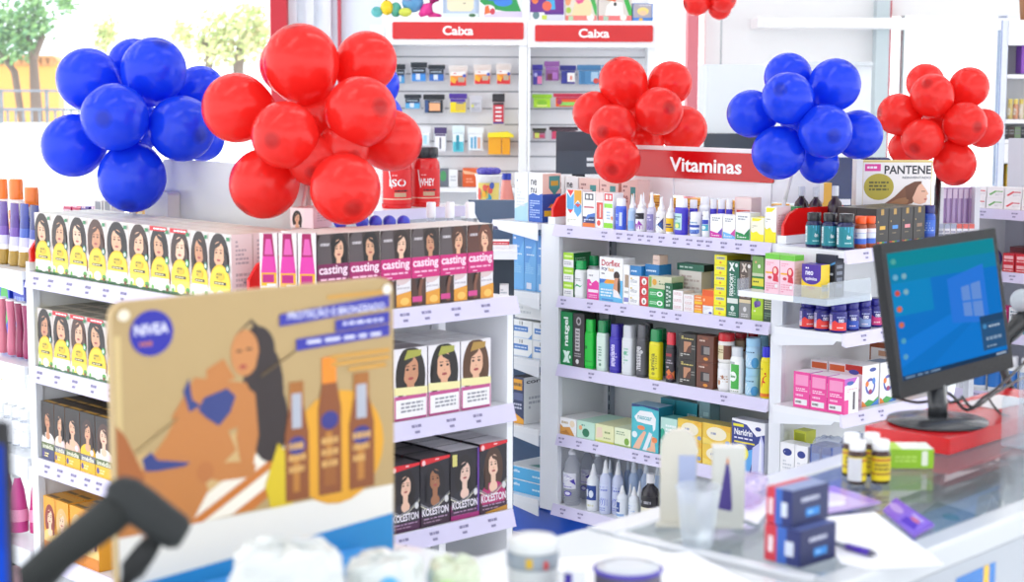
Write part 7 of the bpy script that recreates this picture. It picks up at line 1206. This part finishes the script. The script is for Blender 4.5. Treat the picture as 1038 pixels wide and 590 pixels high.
# barcode scanner in the left foreground
dS = 1.5; c0 = fr(108, 88.4+.6/dS*F, dS); t = thing('barcode_scanner', 'black handheld barcode scanner resting on its stand, left foreground', 'scanner', (c0.x, c0.y, 1.0005)); O = Vector(t.location)
def q_(px, py, d=dS): return fr(px, py, d)-O
mb = MB(); u1 = 1/F*dS
mb.tube([q_(112, 489), q_(116, 494), q_(128, 502), q_(145, 515), q_(165, 530), q_(180, 540), q_(187, 544)], [6*u1, 15*u1, 20*u1, 21*u1, 20*u1, 19*u1, 13*u1], '1f2324', 'matte', 20); obj('scan_head', mb, t)
mb = MB(); mb.tube([q_(126, 511), q_(110, 524, 1.5), q_(85, 543, 1.5), q_(60, 562, 1.5), q_(36, 586, 1.5), q_(18, 625, 1.5)], [19*u1, 20*u1, 19*u1, 18*u1, 20*u1, 16*u1], '1c201f', 'matte', 18); obj('handle', mb, t)
mb = MB(); mb.tube([q_(158, 545), q_(147, 560), q_(134, 578), q_(120, 605), q_(112, 660), q_(108, 88.4+.585/dS*F)], [9*u1, 12*u1, 13*u1, 11*u1, 10*u1, 12*u1], '17191a', 'matte', 14); obj('stand_arm', mb, t)
mb = MB(); mb.lathe([(.05, 0), (.05, .006), (.02, .014)], '26282a', 'plastic', 28); obj('stand_foot', mb, t)
mb = MB(); mb.tube([q_(146, 540), q_(150, 546), q_(149, 554)], [5*u1, 5*u1, 3*u1], 'c8a090', 'plastic', 10); obj('trigger', mb, t)
# monitors
def monitor(label, TL, TR, BL, BR, foot, art, fz, stem=True):
    X = ((TR-TL)+(BR-BL))/2; Zv = ((TL-BL)+(TR-BR))/2; w, h = X.length, Zv.length; X.normalize(); Zv = (Zv-X*Zv.dot(X)).normalized(); Yv = Zv.cross(X)
    C_ = (TL+TR+BL+BR)/4; t = thing('monitor', label, 'monitor', foot); O = Vector(foot)
    M = Matrix((X, Yv, Zv)).transposed().to_4x4(); M.translation = C_-O
    mb = MB(); mb.rbox((-w/2, 0, -h/2), (w/2, .010, h/2), '17181b', 'matte', .006, 1); mb.rbox((-w/2+.06, .0102, -h/2+.04), (w/2-.06, .045, h/2-.06), '282a2e', 'plastic', .02, 1); o = obj('housing', mb, t); o.matrix_local = M
    mb = MB(); mb.rbox((-w/2, -.006, -h/2), (w/2, -.0002, h/2), '141518', 'matte', .006, 1); b_ = obj('bezel', mb, t); b_.matrix_local = M
    m = .021; mb = MB(); mb.art(art, lambda u, v, l: (-w/2+m*.75+(w-1.5*m)*u, -.0062-l*.3, -h/2+m*1.35+(h-2.2*m)*v), 'emit'); s_ = obj('screen', mb, t); s_.matrix_local = M
    mb = MB(); mb.tube([Vector((0, 0, .01)), Vector((0, 0, .03)), C_-O+Yv*.035-Zv*h*.2], .017, '2e3034', 'plastic', 16); obj('stem', mb, t)
    return t
wall_ = [R(0, 0, 1, 1, '0a78d0'), R(0, .88, 1, 1, '0a8ea0'), R(0, .76, 1, .88, '0c88b8'), R(0, .5, .35, .76, '0c8ccc'), P([(.0, .1), (.7, .38), (.7, .5), (.0, .28)], '1480e0'), P([(.25, .04), (.7, .34), (.95, .04)], '0c7cd8'), P([(.5, .36), (.86, .3), (.86, .8), (.5, .72)], '2a7ce4'),
         P([(.62, .52), (.70, .515), (.70, .645), (.62, .635)], '6a96e0'), P([(.715, .514), (.81, .508), (.81, .66), (.715, .647)], '6a96e0'), P([(.62, .395), (.70, .38), (.70, .5), (.62, .505)], '6a96e0'), P([(.715, .377), (.81, .36), (.81, .493), (.715, .499)], '6a96e0'),
         R(.76, .07, 1, .36, '2c5884'), R(.76, .30, 1, .36, '244a70'), E_(.80, .27, .02, .02, '4a90c8'), LN(.84, .25, .98, .28, 1, 'b8cce0'), LN(.8, .14, .96, .19, 1, '8aa4c0'), LN(.8, .09, .95, .11, 1, '9ab4cc'), R(0, 0, 1, .035, '1c3a5c'), LN(.02, .008, .4, .028, 1, '8aa8c8'), R(.88, .008, .98, .026, 'a8b8cc')]
for k, cc in enumerate(('58b0a8', '78b8d8', 'd85040', 'e8703a', 'd87050', '58a8c8', '60a8d0')): wall_ += [E_(.045, .93-.125*k, .022, .022, cc)] + ([E_(.12, .93-.125*k, .022, .022, '88b8c8')] if k in (1, 2) else [])
# red riser box with the right monitor
y0, y1 = 2.405, 2.86; mb = MB(); mb.rbox((-.08, -.225, 0), (.08, .29, .0275), 'd01018', 'plastic', .004, 2); tag(obj('red_box', mb, None, (-1.612, 2.632, 1.0025), .075), 'flat glossy red box under the desktop monitor', 'box')
mb = MB(); mb.box((-1.675, 2.70, 1.0305), (-1.60, 2.83, 1.0315), 'f2eef0'); tag(obj('paper_sheet', mb), 'white paper on the red box behind the monitor foot', 'paper')
c = at(950, 427, 2, 1.0325)
mt = monitor('desktop monitor showing a blue desktop, standing on the red box', fr(894, 246.5, 2.85), fr(1012.5, 232.5, 3.17), fr(905, 407, 2.82), fr(1018, 372, 3.14), (c.x, c.y, 1.0305), wall_, 1.03)
mb = MB(); mb.lathe([(.083, 0), (.086, .002), (.085, .006), (.03, .012)], '3a3c40', 'plastic', 40); obj('foot', mb, mt)
TLm = fr(-230, 300, 1.12); 
monitor('edge of a second monitor at far left foreground', fr(-175, 420, 1.02), fr(3, 428, 1.25), fr(-168, 760, 1.0), fr(14, 700, 1.23), tuple(fr(-75, 88.4+.5995/1.16*F, 1.16)), [R(0, 0, 1, 1, '1a50e0'), R(.6, 0, 1, .5, '1e5af0')], 1.0)
# cables and the device behind the monitor
def cable(label, pts, r=.0028):
    w = [fr(a, b, c-.07) for a, b, c in pts]; mb = MB(); P_ = []
    for i in range(len(w)-1):
        a = w[max(i-1, 0)]; b = w[i]; c = w[i+1]; d = w[min(i+2, len(w)-1)]
        for k in range(8):
            s = k/8; P_.append(.5*((2*b)+(c-a)*s+(2*a-5*b+4*c-d)*s*s+(3*b-a-3*c+d)*s**3))
    P_.append(w[-1]); mb.tube(P_, r, '1e1e22', 'plastic', 8); return tag(obj('cable', mb), label, 'cable')
cable('black cable curling from the monitor to the right edge', [(955, 396, 3.1), (966, 402, 3.08), (978, 415, 3.04), (992, 411, 3.04), (1010, 398, 3.1), (1040, 381, 3.2)])
cable('black cable rising from the red box to the scanner arm', [(975, 402, 3.12), (985, 413, 3.08), (996, 404, 3.1), (1015, 390, 3.15), (1040, 366, 3.25)])
cable('short black cable behind the monitor stem', [(905, 402, 3.1), (930, 408, 3.14), (955, 404, 3.13), (964, 408, 3.06), (975, 404, 3.08)])
cable('dark red cable looping on the red box', [(1002, 404, 3.08), (1010, 415, 3.06), (1018, 421, 3.07), (1040, 424, 3.1)], .002)
dK = 3.3; c0 = fr(1030, 88.4+.5975/dK*F, dK); t = thing('scanner_arm', 'black curved scanner arm with grey ball end behind the monitor', 'scanner', (c0.x, c0.y, 1.0025)); O = Vector(t.location); u1 = dK/F
mb = MB(); mb.tube([fr(1044, 318, dK)-O, fr(1034, 327, dK)-O, fr(1024, 340, dK)-O, fr(1018, 356, dK)-O, fr(1016, 372, dK)-O, fr(1024, 392, dK)-O, Vector((0, 0, .012))], [9*u1, 10*u1, 8*u1, 7*u1, 5*u1, 3.5*u1, 4*u1], '26282a', 'plastic', 14); obj('arm', mb, t)
mb = MB(); mb.ball(fr(1036, 305, dK)-O, 12*u1, 'a8b0b8', 'plastic'); obj('ball_head', mb, t); mb = MB(); mb.tube([fr(1026, 322, dK)-O, fr(1050, 326, dK)-O], 4*u1, '34363a', 'plastic', 10); obj('bracket', mb, t)
mb = MB(); mb.lathe([(.045, 0), (.045, .006), (.02, .012)], '26282a', 'plastic', 24); obj('foot', mb, t)
c = at(1034, 455, 2, ZC); t = thing('acrylic_holder', 'clear acrylic holder at the right edge beside the red box', 'holder', (c.x, c.y, ZC))
mb = MB(); mb.box((-.035, -.002, 0), (.06, .002, .085), 'eef2f6', 'clear'); obj('front_plate', mb, t); mb = MB(); mb.box((-.035, .0021, 0), (.06, .05, .003), 'eef2f6', 'clear'); mb.box((-.035, .05, 0), (.06, .053, .12), 'eef2f6', 'clear'); obj('base_plate', mb, t)
bpy.context.view_layer.update()
